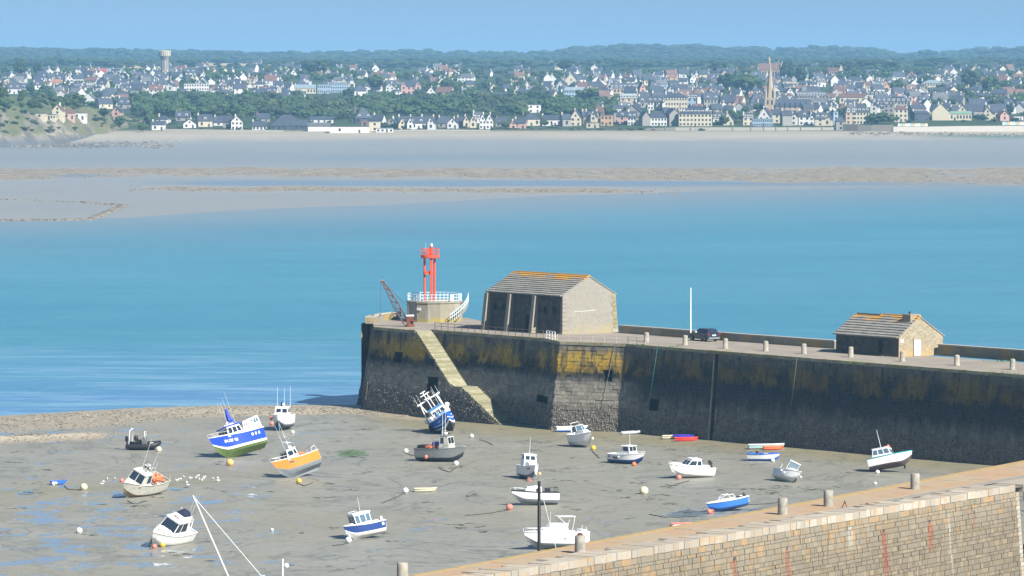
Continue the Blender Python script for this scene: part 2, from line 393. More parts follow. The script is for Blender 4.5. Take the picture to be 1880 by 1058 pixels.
c = t.mix(t.ramp(t.noise(.03, 5, t.mapv(P, (.3, 1, 1), (0, 0, -.3)), .6), [(.50, 0), (.75, .25)]), c, (.10, .28, .35))
c = t.mix(t.ramp(t.noise(.5, 4, t.mapv(P, (.22, 1, 1), (0, 0, .15)), .65), [(.42, .28), (.58, 0)]), c, (.02, .13, .22))
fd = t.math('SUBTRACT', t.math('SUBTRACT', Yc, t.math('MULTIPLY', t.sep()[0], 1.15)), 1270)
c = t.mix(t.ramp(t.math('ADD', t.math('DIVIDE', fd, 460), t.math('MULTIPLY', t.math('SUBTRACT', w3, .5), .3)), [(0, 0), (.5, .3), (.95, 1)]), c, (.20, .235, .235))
c = t.mix(t.math('MULTIPLY', t.ramp(t.noise(.9, 3, t.mapv(P, (.25, 1, 1))), [(.60, 0), (.7, .4)]), .8), c, (.25, .40, .46))
t.bump(t.math('ADD', w1, t.math('MULTIPLY', w3, 1.5)), .55, .6)
SEA = t.fin(c, .3, .45)
b = MB(); b.add([(-5000, 500, 0), (5000, 500, 0), (5000, 2300, 0), (-5000, 2300, 0)], [(0, 1, 2, 3)])
sea = b.build('sea', SEA, kind='structure')

# ================================================================== PIER
t = NT('pier_masonry'); P = t.pos(); Z = t.sep()[2]
n1 = t.noise(.5, 4); n2 = t.noise(2.5, 4); st = t.noise(.9, 4, t.mapv(P, (1, 1, .12)), .6); isl = t.island()
Zn = t.math('ADD', Z, t.math('MULTIPLY', t.math('SUBTRACT', n1, .5), 1.6)); Zs = t.math('ADD', Z, t.math('MULTIPLY', t.math('SUBTRACT', st, .5), 4.5))
zf = t.math('DIVIDE', Zn, 14.0)
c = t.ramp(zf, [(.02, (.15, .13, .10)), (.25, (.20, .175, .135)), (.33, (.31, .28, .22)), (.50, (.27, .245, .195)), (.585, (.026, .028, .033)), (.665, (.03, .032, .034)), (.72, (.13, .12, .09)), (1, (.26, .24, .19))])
isr = t.math('FRACT', t.math('ADD', t.math('MULTIPLY', isl, 17.3), t.math('MULTIPLY', t.rnd(), 7.7)))
c = t.mix(isr, c, t.mix(1.0, c, (.62, .62, .63), 'MULTIPLY'))
lz = t.math('MULTIPLY', t.ramp(t.math('DIVIDE', Zs, 14.0), [(.59, 0), (.64, 1), (.76, 1), (.86, 0)]), t.ramp(t.noise(.22, 4), [(.40, 0), (.55, 1)]))
lz = t.math('MULTIPLY', lz, t.ramp(n2, [(.3, .35), (.6, 1)]))
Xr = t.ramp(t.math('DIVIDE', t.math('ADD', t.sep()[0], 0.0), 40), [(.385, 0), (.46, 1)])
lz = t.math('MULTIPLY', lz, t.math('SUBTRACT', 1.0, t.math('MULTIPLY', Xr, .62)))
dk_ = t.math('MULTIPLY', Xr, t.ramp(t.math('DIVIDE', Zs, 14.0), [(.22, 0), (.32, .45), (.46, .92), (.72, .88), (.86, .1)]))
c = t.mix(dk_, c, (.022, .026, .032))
c = t.mix(t.math('MULTIPLY', lz, .9), c, (.52, .33, .02))
stk = t.math('MULTIPLY', t.ramp(st, [(.52, 0), (.66, .8)]), t.ramp(t.math('DIVIDE', Z, 14.0), [(.45, 0), (.6, 1)]))
c = t.mix(stk, c, (.028, .03, .03))
c = t.mix(t.ramp(n2, [(.5, 0), (.8, .45)]), c, (.05, .045, .035))
t.bump(t.math('ADD', n2, t.math('MULTIPLY', t.noise(9, 3), .5)), .5, .08)
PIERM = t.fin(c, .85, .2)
t = NT('pier_paving'); n1 = t.noise(.35, 4); n2 = t.noise(3, 4)
c = t.mix(t.ramp(n1, [(.35, 0), (.65, 1)]), (.23, .20, .165), (.29, .255, .21)); c = t.mix(t.ramp(n2, [(.5, 0), (.8, .4)]), c, (.24, .21, .13))
PAVE = t.fin(c, .85, .2)
t = NT('coping_stone'); n1 = t.noise(.6, 4); n2 = t.noise(4, 4)
c = t.mix(t.math('MULTIPLY', t.rnd(), .4), (.34, .31, .22), (.2, .19, .14)); c = t.mix(t.ramp(n1, [(.45, 0), (.62, .7)]), c, (.20, .16, .05)); c = t.mix(t.ramp(n2, [(.5, 0), (.75, .5)]), c, (.10, .1, .06))
COPE = t.fin(c, .85, .2)
t = NT('mortar'); MORTAR = t.fin(t.mix(t.ramp(t.noise(1.1, 4), [(.4, 0), (.6, 1)]), (.07, .066, .058), (.30, .285, .25)), .9, .15)
DARK = paint('dark_recess', (.008, .008, .01), .95, 0, dirtamt=0)
PZ = 12.7
pier = thing('harbour_pier', 'long dark battered stone pier with yellow lichen bands and a pale stairway', 'pier', (0, 0, 0))
PT = {}
def T(x, y): v = at(x, y, PZ); return Vector((v.x, v.y, PZ))
E0 = T(700, 600); E3a = T(997, 624); E3 = T(1031, 628.5); E4 = T(1150, 632); E5 = T(1880, 689)
U5 = (E5 - E4).normalized(); E6 = E5 + U5 * 55; N5 = Vector((-U5.y, U5.x, 0))
O1 = at(672, 757, .25); O2 = at(915, 781, .35); UH = Vector((O2.x - O1.x, O2.y - O1.y, 0)).normalized(); NH = Vector((-UH.y, UH.x, 0))
BAT = 1.5
def hp(s, n, z): v = O1 + UH * s + NH * n; return Vector((v.x, v.y, z))
E0 = hp(1.2, BAT, PZ); STW = 2.9
E3a = hp(36.9, BAT + STW, PZ); E3 = hp(44.3, 1.7, PZ)
E2 = hp(0, BAT + STW, PZ)
LHO = (O2 - O1).length
# left facet of the head
HL = Vector((*(at(683, 590, PZ)).xy, PZ)); 
back = [Vector((-22.5, 690, PZ)), Vector((-20, 701, PZ)), Vector((-14, 707.5, PZ)), Vector((-7, 705.5, PZ)), Vector((-3.4, 691.5, PZ)), Vector((15.5, 667.2, PZ))]
NB = N5; 
backR = [E5 + N5 * 15.6 - U5 * 0, E6 + N5 * 15.6]
deckpoly = [HL, E0, hp(LHO * .2, BAT, PZ)]
STONES = []; OPEN = []
corem = MB()
def wallseg(T0, T1, out0, out1, z0, ztop=None, openings=(), ch=.52, blk=(.8, 1.5), gap=None):
    """battered wall between T0,T1 (top), base pushed out; ztop(u) lowers the top"""
    L = (T1 - T0).length; nrm = Vector(((T1 - T0).y, -(T1 - T0).x, 0)).normalized()
    openings = [(o[0], o[1], z0 - .2 + ch * round((o[2] - z0 + .2) / ch), z0 - .2 + ch * max(round((o[3] - z0 + .2) / ch), 1 + round((o[2] - z0 + .2) / ch))) for o in openings]
    def S(u, z, off=0.0):
        k = (PZ - z) / PZ; p = T0.lerp(T1, u) + out0.lerp(out1, u) * k + nrm * off; return Vector((p.x, p.y, z))
    zt = ztop or (lambda u: PZ - .35)
    us = sorted({0.0, 1.0, *[o[0] for o in openings], *[o[1] for o in openings], *([i / 12 for i in range(1, 12)])})
    for a, b2 in zip(us[:-1], us[1:]):
        o = next((o for o in openings if o[0] <= a + 1e-6 and o[1] >= b2 - 1e-6), None)
        rows = [(z0 - 1.2, None)] if o is None else [(z0 - 1.2, o[2]), (o[3], None)]
        for za, zb in rows:
            zb0 = zt(a) if zb is None else zb; zb1 = zt(b2) if zb is None else zb
            if zb0 <= za + .05 and zb1 <= za + .05: continue
            corem.add([S(a, za, -.06), S(b2, za, -.06), S(b2, max(za, zb1), -.06), S(a, max(za, zb0), -.06)], [(0, 1, 2, 3)])
    for (a, b2, za, zb) in openings:
        q = [S(a, za), S(b2, za), S(b2, zb), S(a, zb)]; q2 = [p - nrm * 1.2 for p in q]
        OPEN.append(q + q2); 
        STONES.append((q[0] + Vector((0, 0, -.14)) - nrm * .05, q[1] + Vector((0, 0, -.14)) - nrm * .05, q[1], q[0], nrm, .14, 'sill'))
    z = z0 - .2; row = 0
    while z < PZ - .36:
        u = -random.random() * .5 / L
        zc = z + ch / 2
        while u < 1:
            bl = random.uniform(*blk) / L; a, b2 = max(0, u), min(1, u + bl); u += bl
            um = (a + b2) / 2; tp = min(zt(um), PZ - .36)
            if (b2 - a) * L < .25 or zc > tp: continue
            for o in openings:
                if o[2] - .02 < zc < o[3] + .02 and a < o[1] and b2 > o[0]:
                    if a < o[0]: b2 = min(b2, o[0])
                    else: a = max(a, o[1])
            if (b2 - a) * L < .12: continue
            if gap and a < gap[1] and b2 > gap[0]:
                if a < gap[0]: b2 = gap[0]
                else: a = gap[1]
                if (b2 - a) * L < .12: continue
            g = .025 / L; off = random.uniform(.0, .10); zz = min(z + ch - .03, tp)
            STONES.append((S(a + g, z, off), S(b2 - g, z, off), S(b2 - g, zz, off), S(a + g, zz, off), nrm, .2, 's'))
        z += ch; row += 1
    return S, nrm, L
def uz(T0, T1, out0, out1, x, y):      # wall coordinates seen at x,y
    best = None
    for i in range(0, 401):
        u = i / 400
        for z in (np.arange(0, 12.8, .1)):
            pass
    return None
def on_wall(T0, T1, o0, o1, x, y):
    u, z = .5, 6.0
    for _ in range(30):
        def f(u, z):
            p = T0.lerp(T1, u) + o0.lerp(o1, u) * ((PZ - z) / PZ); return px((p.x, p.y, z))
        X, Y = f(u, z); a = f(u + 1e-3, z); bb = f(u, z + .01)
        J = np.array([[(a[0] - X) / 1e-3, (bb[0] - X) / .01], [(a[1] - Y) / 1e-3, (bb[1] - Y) / .01]])
        du, dz = np.linalg.solve(J, [x - X, y - Y]); u += du; z += dz
    return u, z
def opening(T0, T1, o0, o1, x0, x1, y0, y1):
    a, zb = on_wall(T0, T1, o0, o1, x0, y0); b2, za = on_wall(T0, T1, o0, o1, x1, y1); return (a, b2, za, zb)
OH = -NH * BAT; O5 = -N5 * 1.2
n34 = Vector(((E4 - E3).y, -(E4 - E3).x, 0)).normalized(); n33 = Vector(((E3 - E3a).y, -(E3 - E3a).x, 0)).normalized()
O3a = OH * 1.15; O3 = (n33 * .5 + n34 * .9).normalized() * 1.9; O4 = (n34 * .6 - N5 * .7).normalized() * 1.3
# stairs: measured along the head wall
def stair_u(x, y):      # s,z on plane n = BAT + STW/2
    d = ray(x, y); n0 = BAT + STW / 2; q = O1 + NH * n0
    tt = (q.x * NH.x + q.y * NH.y) / (d[0] * NH.x + d[1] * NH.y); Pq = Vector((d[0] * tt, d[1] * tt, EYE + d[2] * tt))
    return (Pq - O1).dot(UH), Pq.z
s_top = stair_u(780, 604)[0]; s_l0, z_l = stair_u(851, 706.5); s_l1 = s_l0 + 2.9; s_ft = LHO + .6; z_ft = .35
def stair_z(s):
    if s < s_top: return PZ - .35
    if s < s_l0: return lerp(PZ, z_l, (s - s_top) / (s_l0 - s_top)) - .3
    if s < s_l1: return z_l - .3
    return lerp(z_l, z_ft, min(1, (s - s_l1) / (s_ft - s_l1))) - .3
H0 = hp(0.0, BAT, PZ); H1 = hp(LHO, BAT, PZ)
ops = [opening(H0, H1, OH, OH, 725, 738, 646, 666), opening(H0, H1, OH, OH, 786, 803, 694, 720)]
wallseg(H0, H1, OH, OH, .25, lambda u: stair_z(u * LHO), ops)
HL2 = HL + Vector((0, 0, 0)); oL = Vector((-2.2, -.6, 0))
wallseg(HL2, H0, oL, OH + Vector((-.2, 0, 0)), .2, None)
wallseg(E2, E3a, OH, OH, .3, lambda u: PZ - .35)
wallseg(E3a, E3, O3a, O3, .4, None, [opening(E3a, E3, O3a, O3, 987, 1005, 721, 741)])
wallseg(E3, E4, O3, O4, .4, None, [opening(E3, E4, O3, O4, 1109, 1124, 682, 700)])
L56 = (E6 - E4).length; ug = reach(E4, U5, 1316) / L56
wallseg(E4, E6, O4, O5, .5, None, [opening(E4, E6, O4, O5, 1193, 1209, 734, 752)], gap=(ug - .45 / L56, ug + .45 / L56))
# stones: nearest/largest 300 as parts
def block_mesh(q):
    A, B2, C, Dd, nr, th, k = q; inn = [p - nr * th for p in (A, B2, C, Dd)]
    ch = (A + C) / 2
    return [A, B2, C, Dd] + inn
def add_block(mb, q):
    v = block_mesh(q); mb.add(v, [(0, 1, 2, 3), (7, 6, 5, 4), (0, 4, 5, 1), (1, 5, 6, 2), (2, 6, 7, 3), (3, 7, 4, 0)])
def px_area(q):
    a, b2, c2, d2 = [px(p) for p in q[:4]]
    return abs((c2[0] - a[0]) * (d2[1] - b2[1]) - (d2[0] - b2[0]) * (c2[1] - a[1])) / 2
STONES = [q for q in STONES if -120 < px(q[0])[0] < 2250]
def vis(q): x, y = px(q[0]); return 0 <= x <= 1880 and 0 <= y <= 1058
ss = sorted(STONES, key=lambda q: -px_area(q) if vis(q) and q[6] == 's' else 0)
for q in ss[:296]:
    mb = MB(); o = q[0]; qq = tuple((p - o) if i < 4 else p for i, p in enumerate(q)); add_block(mb, qq); mb.build('stone', PIERM, pier, loc=o)
mb = MB()
for q in ss[296:]: add_block(mb, q)
mb.build('stonework', PIERM, pier, kind='stuff')
corem.build('wall_core', MORTAR, pier)
for q in OPEN:
    mb = MB(); mb.add(q, [(4, 7, 6, 5), (0, 1, 5, 4), (1, 2, 6, 5), (2, 3, 7, 6), (3, 0, 4, 7)]); mb.build('drain_opening', DARK, pier)
# groove lining
g0 = E4.lerp(E6, ug - .4 / L56); g1 = E4.lerp(E6, ug + .4 / L56)
OG = O4.lerp(O5, ug); DN = Vector((0, 0, -PZ))
def gstrip(w0, w1, pr_, dp_, nm_, mt_):
    a = g0 + U5 * w0 - N5 * pr_; e = U5 * (w1 - w0); nn_ = N5 * dp_; mb = MB()
    mb.hexa([a + OG + DN, a + e + OG + DN, a + e + nn_ + OG + DN, a + nn_ + OG + DN], [a + Vector((0, 0, -.4)), a + e + Vector((0, 0, -.4)), a + e + nn_ + Vector((0, 0, -.4)), a + nn_ + Vector((0, 0, -.4))]); mb.build(nm_, mt_, pier)
gstrip(-.05, .12, .16, .3, 'guide_rail', COPE); gstrip(.12, .85, -.02, .03, 'groove', DARK)
# deck
SB = hp(s_top - .3, BAT + STW, PZ); SA = hp(s_top - .3, BAT, PZ)
dk = [HL, H0, SA, SB, E3a, E3, E4, E6, backR[1], back[5], back[4], back[3], back[2], back[1], back[0]]
mb = MB(); n = len(dk); mb.add([Vector((p.x, p.y, PZ - .34)) for p in dk] + [Vector((p.x, p.y, PZ)) for p in dk], [tuple(range(n, 2 * n))] + [(i, (i + 1) % n, n + (i + 1) % n, n + i) for i in range(n)])
mb.build('deck', PAVE, pier)
# seaward wall body
mb = MB(); sw = [backR[1], back[5], back[4], back[3], back[2], back[1], back[0], HL]
for a, b2 in zip(sw[:-1], sw[1:]):
    nn = Vector((-(a - b2).y, (a - b2).x, 0)).normalized() * 1.5
    nn = -nn if nn.y < 0 and a.x > -10 else nn
    mb.add([Vector((a.x, a.y, PZ - .3)), Vector((b2.x, b2.y, PZ - .3)), Vector((b2.x, b2.y, -3)), Vector((a.x, a.y, -3))], [(0, 1, 2, 3)])
mb.build('seaward_wall', PIERM, pier)
# coping stones along the harbour edge
def coping(P0, P1, w=1.0, name='coping_stone', lift=.05, mat=COPE, ln=(1.2, 2.0), th=.42, out=.12, par=pier):
    L = (P1 - P0).length; d = (P1 - P0) / L; nn = Vector((-d.y, d.x, 0)); s = 0
    while s < L - .3:
        l = min(random.uniform(*ln), L - s); a = P0 + d * (s + .015) - nn * (out + random.uniform(0, .02)); e = d * (l - .03); top = PZ + lift + random.uniform(0, .02)
        bt = [a, a + e, a + e + nn * w, a + nn * w]
        mb = MB(); mb.hexa([Vector((p.x - a.x, p.y - a.y, -th)) for p in bt], [Vector((p.x - a.x, p.y - a.y, 0)) for p in bt]); mb.build(name, mat, par, loc=(a.x, a.y, top)); s += l
coping(H0, SA); coping(SB, E3a); coping(E3a, E3); coping(E3, E4); coping(E4, E6)
# steps
t = NT('worn_step_stone'); c = t.mix(t.rnd(), (.36, .34, .24), (.20, .19, .12)); c = t.mix(t.ramp(t.noise(1.3, 4), [(.4, 0), (.65, .7)]), c, (.20, .19, .09)); STEPM = t.fin(c, .88, .2)
mb = None
def flight(sa, za, sb, zb, n):
    for i in range(n):
        s0 = lerp(sa, sb, i / n); s1 = lerp(sa, sb, (i + 1) / n) + .12; z = lerp(za, zb, (i + .5) / n)
        n0 = BAT - BAT * (PZ - z) / PZ - .04; n1 = BAT + STW + .3
        b = MB(); j = random.uniform(-.02, .02); q = [hp(s0, n0 + j, 0), hp(s1, n0 + j, 0), hp(s1, n1, 0), hp(s0, n1, 0)]; o = q[0]
        b.hexa([Vector((p.x - o.x, p.y - o.y, -.5)) for p in q], [Vector((p.x - o.x, p.y - o.y, 0)) for p in q]); b.build('step', STEPM, pier, loc=(o.x, o.y, z))
flight(s_top - .3, PZ, s_l0, z_l, 34)
b = MB(); q = [hp(s_l0, BAT - BAT * (PZ - z_l) / PZ - .04, 0), hp(s_l1, BAT - BAT * (PZ - z_l) / PZ - .04, 0), hp(s_l1, BAT + STW + .3, 0), hp(s_l0, BAT + STW + .3, 0)]
b.hexa([Vector((p.x, p.y, z_l - .5)) for p in q], [Vector((p.x, p.y, z_l - .1)) for p in q]); b.build('landing', STEPM, pier)
flight(s_l1 - .1, z_l - .2, s_ft, z_ft, 22)
# end wall of the stair mass
b = MB(); q = [hp(s_ft, -.05, 0), hp(s_ft, BAT + STW, 0)]
# barnacles and mussels
MUSS = NT('mussel_crust'); MUSS = MUSS.fin(MUSS.mix(MUSS.island(), (.05, .046, .042), (.27, .24, .19)), .75, .3)
b = MB(); low = [q for q in STONES if q[0].z < 4.3 and q[6] == 's']
for q in low:
    A, B2, C, Dd, nr = q[:5]; dens = 9 if q[0].z < 3.0 else 3.5
    for _ in range(int(dens)):
        u, v = random.random(), random.random(); p = A.lerp(B2, u).lerp(Dd.lerp(C, u), v); r = random.uniform(.05, .15)
        uu = Vector((nr.y, -nr.x, 0)) * r; up = Vector((0, 0, r * 1.2)); tip = p + nr * r * .9
        b.add([p + uu, p + up, p - uu, p - up, tip], [(0, 1, 4), (1, 2, 4), (2, 3, 4), (3, 0, 4)])
b.build('mussel_crust', MUSS, pier, kind='stuff')
# parapets
t = NT('parapet_stone'); n1 = t.noise(.5, 4); n2 = t.noise(3, 4)
c = t.mix(t.ramp(n1, [(.35, 0), (.65, 1)]), (.20, .185, .14), (.30, .27, .2)); c = t.mix(t.ramp(t.noise(.3, 3), [(.5, 0), (.62, .7)]), c, (.36, .24, .05)); c = t.mix(t.ramp(n2, [(.5, 0), (.8, .4)]), c, (.09, .085, .06))
PARA = t.fin(c, .85, .2)
CAPM = paint('parapet_cap', (.42, .39, .32), .85, .3, 2)
def parapet(pts, h, th=.7, caps=True, name='parapet', lab='', seg=2.4):
    root = thing(name, lab, 'wall', pts[0])
    o = pts[0]
    for a, b2 in zip(pts[:-1], pts[1:]):
        L = (b2 - a).length; k = max(1, round(L / seg)); d = (b2 - a) / L; nn = Vector((-d.y, d.x, 0)) * th
        for i in range(k):
            p = a + d * (L * i / k + .01) - o; e = d * (L / k - .02); g = d.orthogonal()
            q = [p, p + e, p + e + nn, p + nn]
            mb = MB(); mb.hexa([Vector((v.x, v.y, 0)) for v in q], [Vector((v.x, v.y, h - .16)) for v in q]); mb.build('wall_panel', PARA, root)
            q = [p - nn * .08, p + e - nn * .08, p + e + nn * 1.08, p + nn * 1.08]
            mb = MB(); mb.hexa([Vector((v.x, v.y, h - .16)) for v in q], [Vector((v.x, v.y, h)) for v in q]); mb.build('cap_stone', CAPM, root)
    return root
def Zp(v): return Vector((v.x, v.y, PZ))
pr0 = Zp(at(1136, 611.5, PZ)); pr1 = Zp(at(1532, 640.5, PZ)); pr2 = Zp(at(1722, 653, PZ)); pr3 = Zp(at(1880, 664.5, PZ)); pr4 = pr3 + (pr3 - pr2) * 3.0
parapet([pr0, pr1], 1.15, lab='low dark sea wall behind the parked car, between the two stone buildings')
parapet([pr2, pr3, pr4], 1.55, lab='higher dark sea wall at the right, beyond the stone hut with the white door')
parapet([Vector((-4.0, 691.2, PZ)), Vector((2.5, 683, PZ))], 1.15, lab='lichen covered sea wall between the round concrete base and the big stone building')
hpts = [Zp(at(745, 590, PZ)) + Vector((1, 6, 0)), ]
hd = parapet([Vector((-17.5, 703.4, PZ)), Vector((-20.5, 696.0, PZ)), Vector((-21.2, 689, PZ)), Zp(at(683, 592, PZ)) + Vector((.5, 0.2, 0)), Zp(H0 + NH * .3)][0:4], 1.1, lab='curved lichen yellow parapet round the pier head behind the crane', seg=1.8)

# railings
def railing(pts, h, lab, mat, sp=2.2, rails=(.55, 1.0), r=.035, cat='railing', grp=None, name='railing'):
    root = thing(name, lab, cat, pts[0], group=grp); o = pts[0]
    for hh in rails:
        b = MB(); b.tube([p - o + Vector((0, 0, hh * h)) for p in pts], r, 5); b.build('rail', mat, root)
    for a, b2 in zip(pts[:-1], pts[1:]):
        L = (b2 - a).length; k = max(1, round(L / sp))
        for i in range(k + 1):
            p = a.lerp(b2, i / k) - o; b = MB(); b.tube([p, p + Vector((0, 0, h))], r * 1.2, 5); b.build('post', mat, root)
    return root
RAILD = paint('rusty_rail', (.17, .13, .11), .7, .4)
RAILP = paint('faded_rail', (.5, .43, .38), .6, .3)
nE = lambda p, k: p + NH * k
railing([SB + NH * .35 + UH * .3, E3a + NH * .5 + UH * -.6], 1.05, 'long rusty brown handrail on the pier edge in front of the big stone building', RAILD, 1.6)
railing([E3 - n34 * .6 - UH * 1.2, E4 - n34 * .5, E4 + N5 * .6 + U5 * 3.5], 1.0, 'thin faded handrail on the pier edge right of the white barrier', RAILP, 1.9)
wb = E3a - n33 * 0.5
root = railing([wb, wb + (E3 - E3a).normalized() * 3.9], 1.15, 'short bright white barrier frame at the corner of the pier edge', WHITE, 1.25, (.35, .68, 1.0), .05)
# hand rail of stairs
def rail_line():
    b = MB(); P0 = hp(s_top + .5, BAT + STW - .12, PZ + .75); P1 = hp(s_l0, BAT + STW - .12, z_l + .9); P2 = hp(s_ft, BAT + STW - .12, 1.3); b.tube([P0, P1, P2], .035, 5); return b
rail_line().build('stair_handrail', RAILD, pier)

# ---- big stone building
def stone_mat(name, c1, c2, lich, lt=.58, sc=1.6):
    t = NT(name); vor = t.n('ShaderNodeTexVoronoi'); vor.inputs['Scale'].default_value = sc; t.l(t.pos(), vor.inputs[0])
    n1 = t.noise(.35, 4); c = t.mix(t.ramp(vor.outputs['Color'], [(.2, 0), (.8, 1)]), c1, c2)
    c = t.mix(t.ramp(t.noise(5, 3), [(.5, 0), (.75, .4)]), c, [x * .5 for x in c1])
    zg = t.ramp(t.math('ADD', t.math('DIVIDE', t.math('SUBTRACT', t.sep()[2], PZ), 5.0), t.math('MULTIPLY', n1, .8)), [(.35, 1), (.65, 0)])
    c = t.mix(t.math('MULTIPLY', zg, .6), c, lich)
    c = t.mix(t.ramp(n1, [(lt, 0), (lt + .1, .5)]), c, lich); t.bump(t.noise(6, 3), .5, .06)
    return t.fin(c, .88, .2)
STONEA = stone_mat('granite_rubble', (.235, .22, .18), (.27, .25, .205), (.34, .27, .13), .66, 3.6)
STONEF = stone_mat('shaded_front_rubble', (.05, .05, .05), (.10, .095, .082), (.13, .115, .07), .70)  # rubble colour darkened to paint shade onto the harbour-facing fronts
STONEB = stone_mat('tan_rubble', (.25, .21, .14), (.34, .29, .20), (.42, .28, .09), .62, 4.0)
t = NT('roof_slab'); n1 = t.noise(.45, 4); Zz = t.sep()[2]
c = t.mix(t.math('MULTIPLY', t.rnd(), .6), (.28, .265, .225), (.19, .18, .16)); c = t.mix(t.ramp(t.noise(4, 3), [(.5, 0), (.7, .5)]), c, (.12, .11, .09))
c = t.mix(t.ramp(t.math('ADD', t.math('MULTIPLY', t.attr_r if False else t.n('ShaderNodeAttribute', attribute_name='lichen', attribute_type='OBJECT').outputs['Fac'], .6), t.math('MULTIPLY', n1, .9)), [(.68, 0), (.90, 1)]), c, (.50, .26, .04))
SLAB = t.fin(c, .85, .2)
def hangar(name, lab, C, du, dn, Ls, Wd, zE, zR, stone, nrow, batter, slab_len, ridge_steps=None, apex=.5):
    """C front right corner, du along front to the left, dn depth"""
    root = thing(name, lab, 'building', C)
    V = lambda s, n, z: du * s + dn * n + Vector((0, 0, z))
    bt = batter
    b = MB()
    def quad(*p): b.add(p, [tuple(range(len(p)))])
    quad(V(-bt, -bt, 0), V(-bt, Wd + bt, 0), V(0, Wd, zE), V(0, Wd * apex, zR), V(0, 0, zE))
    b.build('gable_wall', stone, root)
    b = MB(); quad = lambda *p: b.add(p, [tuple(range(len(p)))])
    quad(V(Ls + bt, Wd + bt, 0), V(Ls + bt, -bt, 0), V(Ls, 0, zE), V(Ls, Wd * apex, zR), V(Ls, Wd, zE))
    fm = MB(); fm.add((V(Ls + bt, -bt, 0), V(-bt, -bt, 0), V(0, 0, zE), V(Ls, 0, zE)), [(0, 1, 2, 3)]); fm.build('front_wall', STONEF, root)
    quad(V(-bt, Wd + bt, 0), V(Ls + bt, Wd + bt, 0), V(Ls, Wd, zE), V(0, Wd, zE))
    b.build('wall', stone, root)
    b = MB(); hw = Wd * apex
    for side in (0, 1):
        n0, n1 = ((-.5, hw) if side == 0 else (Wd + .25, hw)); zz0 = zE - .12
        nw = abs(n1 - n0)
        for r in range(nrow):
            fa, fb2 = r / nrow, (r + 1) / nrow; na, nb = lerp(n0, n1, fa), lerp(n0, n1, fb2); za, zb = lerp(zz0, zR, fa), lerp(zz0, zR, fb2)
            s = -.12
            if side == 1: k = 1; sl = Ls + .3
            else: k = max(1, round(Ls / slab_len)); sl = (Ls + .24) / k
            off = random.uniform(-.2, .2) * sl if side == 0 else 0
            for i in range(k):
                s0 = s + sl * i + .01; s1 = s + sl * (i + 1) - .01
                if ridge_steps and (s0 + s1) / 2 > ridge_steps[0] and r >= ridge_steps[1]:
                    if side == 0: continue
                    s1 = ridge_steps[0]
                m2 = MB(); lf = .13 + random.uniform(0, .04); p0 = V(s0, na, za)
                lo = [V(s0, na, za - .03) - p0, V(s1, na, za - .03) - p0, V(s1, nb, zb - .06) - p0, V(s0, nb, zb - .06) - p0]
                hi = [V(s0, na, za + lf) - p0, V(s1, na, za + lf) - p0, V(s1, nb, zb + .03) - p0, V(s0, nb, zb + .03) - p0]
                m2.hexa(lo, hi); o = m2.build('roof_slab', SLAB, root, loc=p0); o['lichen'] = max(0, (fa - .45) * 1.7) if side == 0 else .2
    b = MB(); s_end = ridge_steps[0] if ridge_steps else Ls
    b.hexa([V(-.1, hw - .2, zR - .05), V(s_end + .1, hw - .2, zR - .05), V(s_end + .1, hw + .2, zR - .05), V(-.1, hw + .2, zR - .05)], [V(-.1, hw - .12, zR + .16), V(s_end + .1, hw - .12, zR + .16), V(s_end + .1, hw + .12, zR + .16), V(-.1, hw + .12, zR + .16)])
    o = b.build('ridge_stone', SLAB, root); o['lichen'] = .8
    if ridge_steps:
        f_ = ridge_steps[1] / nrow; zl = lerp(zE, zR, f_); wl_ = hw * (1 - f_) + .1; b = MB(); b.hexa([V(ridge_steps[0], hw - wl_, zl - .3), V(Ls + .1, hw - wl_, zl - .3), V(Ls + .1, hw + wl_, zl - .3), V(ridge_steps[0], hw + wl_, zl - .3)], [V(ridge_steps[0], hw - wl_ * .7, zl + .12), V(Ls + .1, hw - wl_ * .7, zl + .12), V(Ls + .1, hw + wl_ * .7, zl + .12), V(ridge_steps[0], hw + wl_ * .7, zl + .12)]); o = b.build('ridge_stone', SLAB, root); o['lichen'] = .8
    return root, V
cU = -(E4 - E3a).normalized() * 0 - U5; cN = N5
CB = Zp(at(1033, 614.5, PZ)); LB = reach(CB, cU, 897); WB = reach(CB, cN, 1129)
zEB = zat(CB.x, CB.y, 543) - PZ; apx = CB + cN * WB * .5; zRB = zat(apx.x, apx.y, 507) - PZ
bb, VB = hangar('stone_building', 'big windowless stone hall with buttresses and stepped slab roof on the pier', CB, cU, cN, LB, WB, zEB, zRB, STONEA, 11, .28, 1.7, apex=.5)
for k in range(4):
    s = LB * (k / 3); s = min(max(s, .36), LB - .36); b = MB()
    b.hexa([VB(s - .36, -1.45, 0), VB(s + .36, -1.45, 0), VB(s + .3, -.1, 0), VB(s - .3, -.1, 0)], [VB(s - .34, -.75, zEB - .25), VB(s + .34, -.75, zEB - .25), VB(s + .28, 0, zEB - .2), VB(s - .28, 0, zEB - .2)])
    if k: b.build('buttress', STONEA, bb)
for s in (.10, .22, .78, .9):
    b = MB(); b.hexa([VB(LB * s - .35, -.2, zEB * .52), VB(LB * s + .35, -.2, zEB * .52), VB(LB * s + .35, .1, zEB * .52), VB(LB * s - .35, .1, zEB * .52)], [VB(LB * s - .35, -.13, zEB * .52 + 1), VB(LB * s + .35, -.13, zEB * .52 + 1), VB(LB * s + .35, .1, zEB * .52 + 1), VB(LB * s - .35, .1, zEB * .52 + 1)]); b.build('blocked_window', DARK, bb)
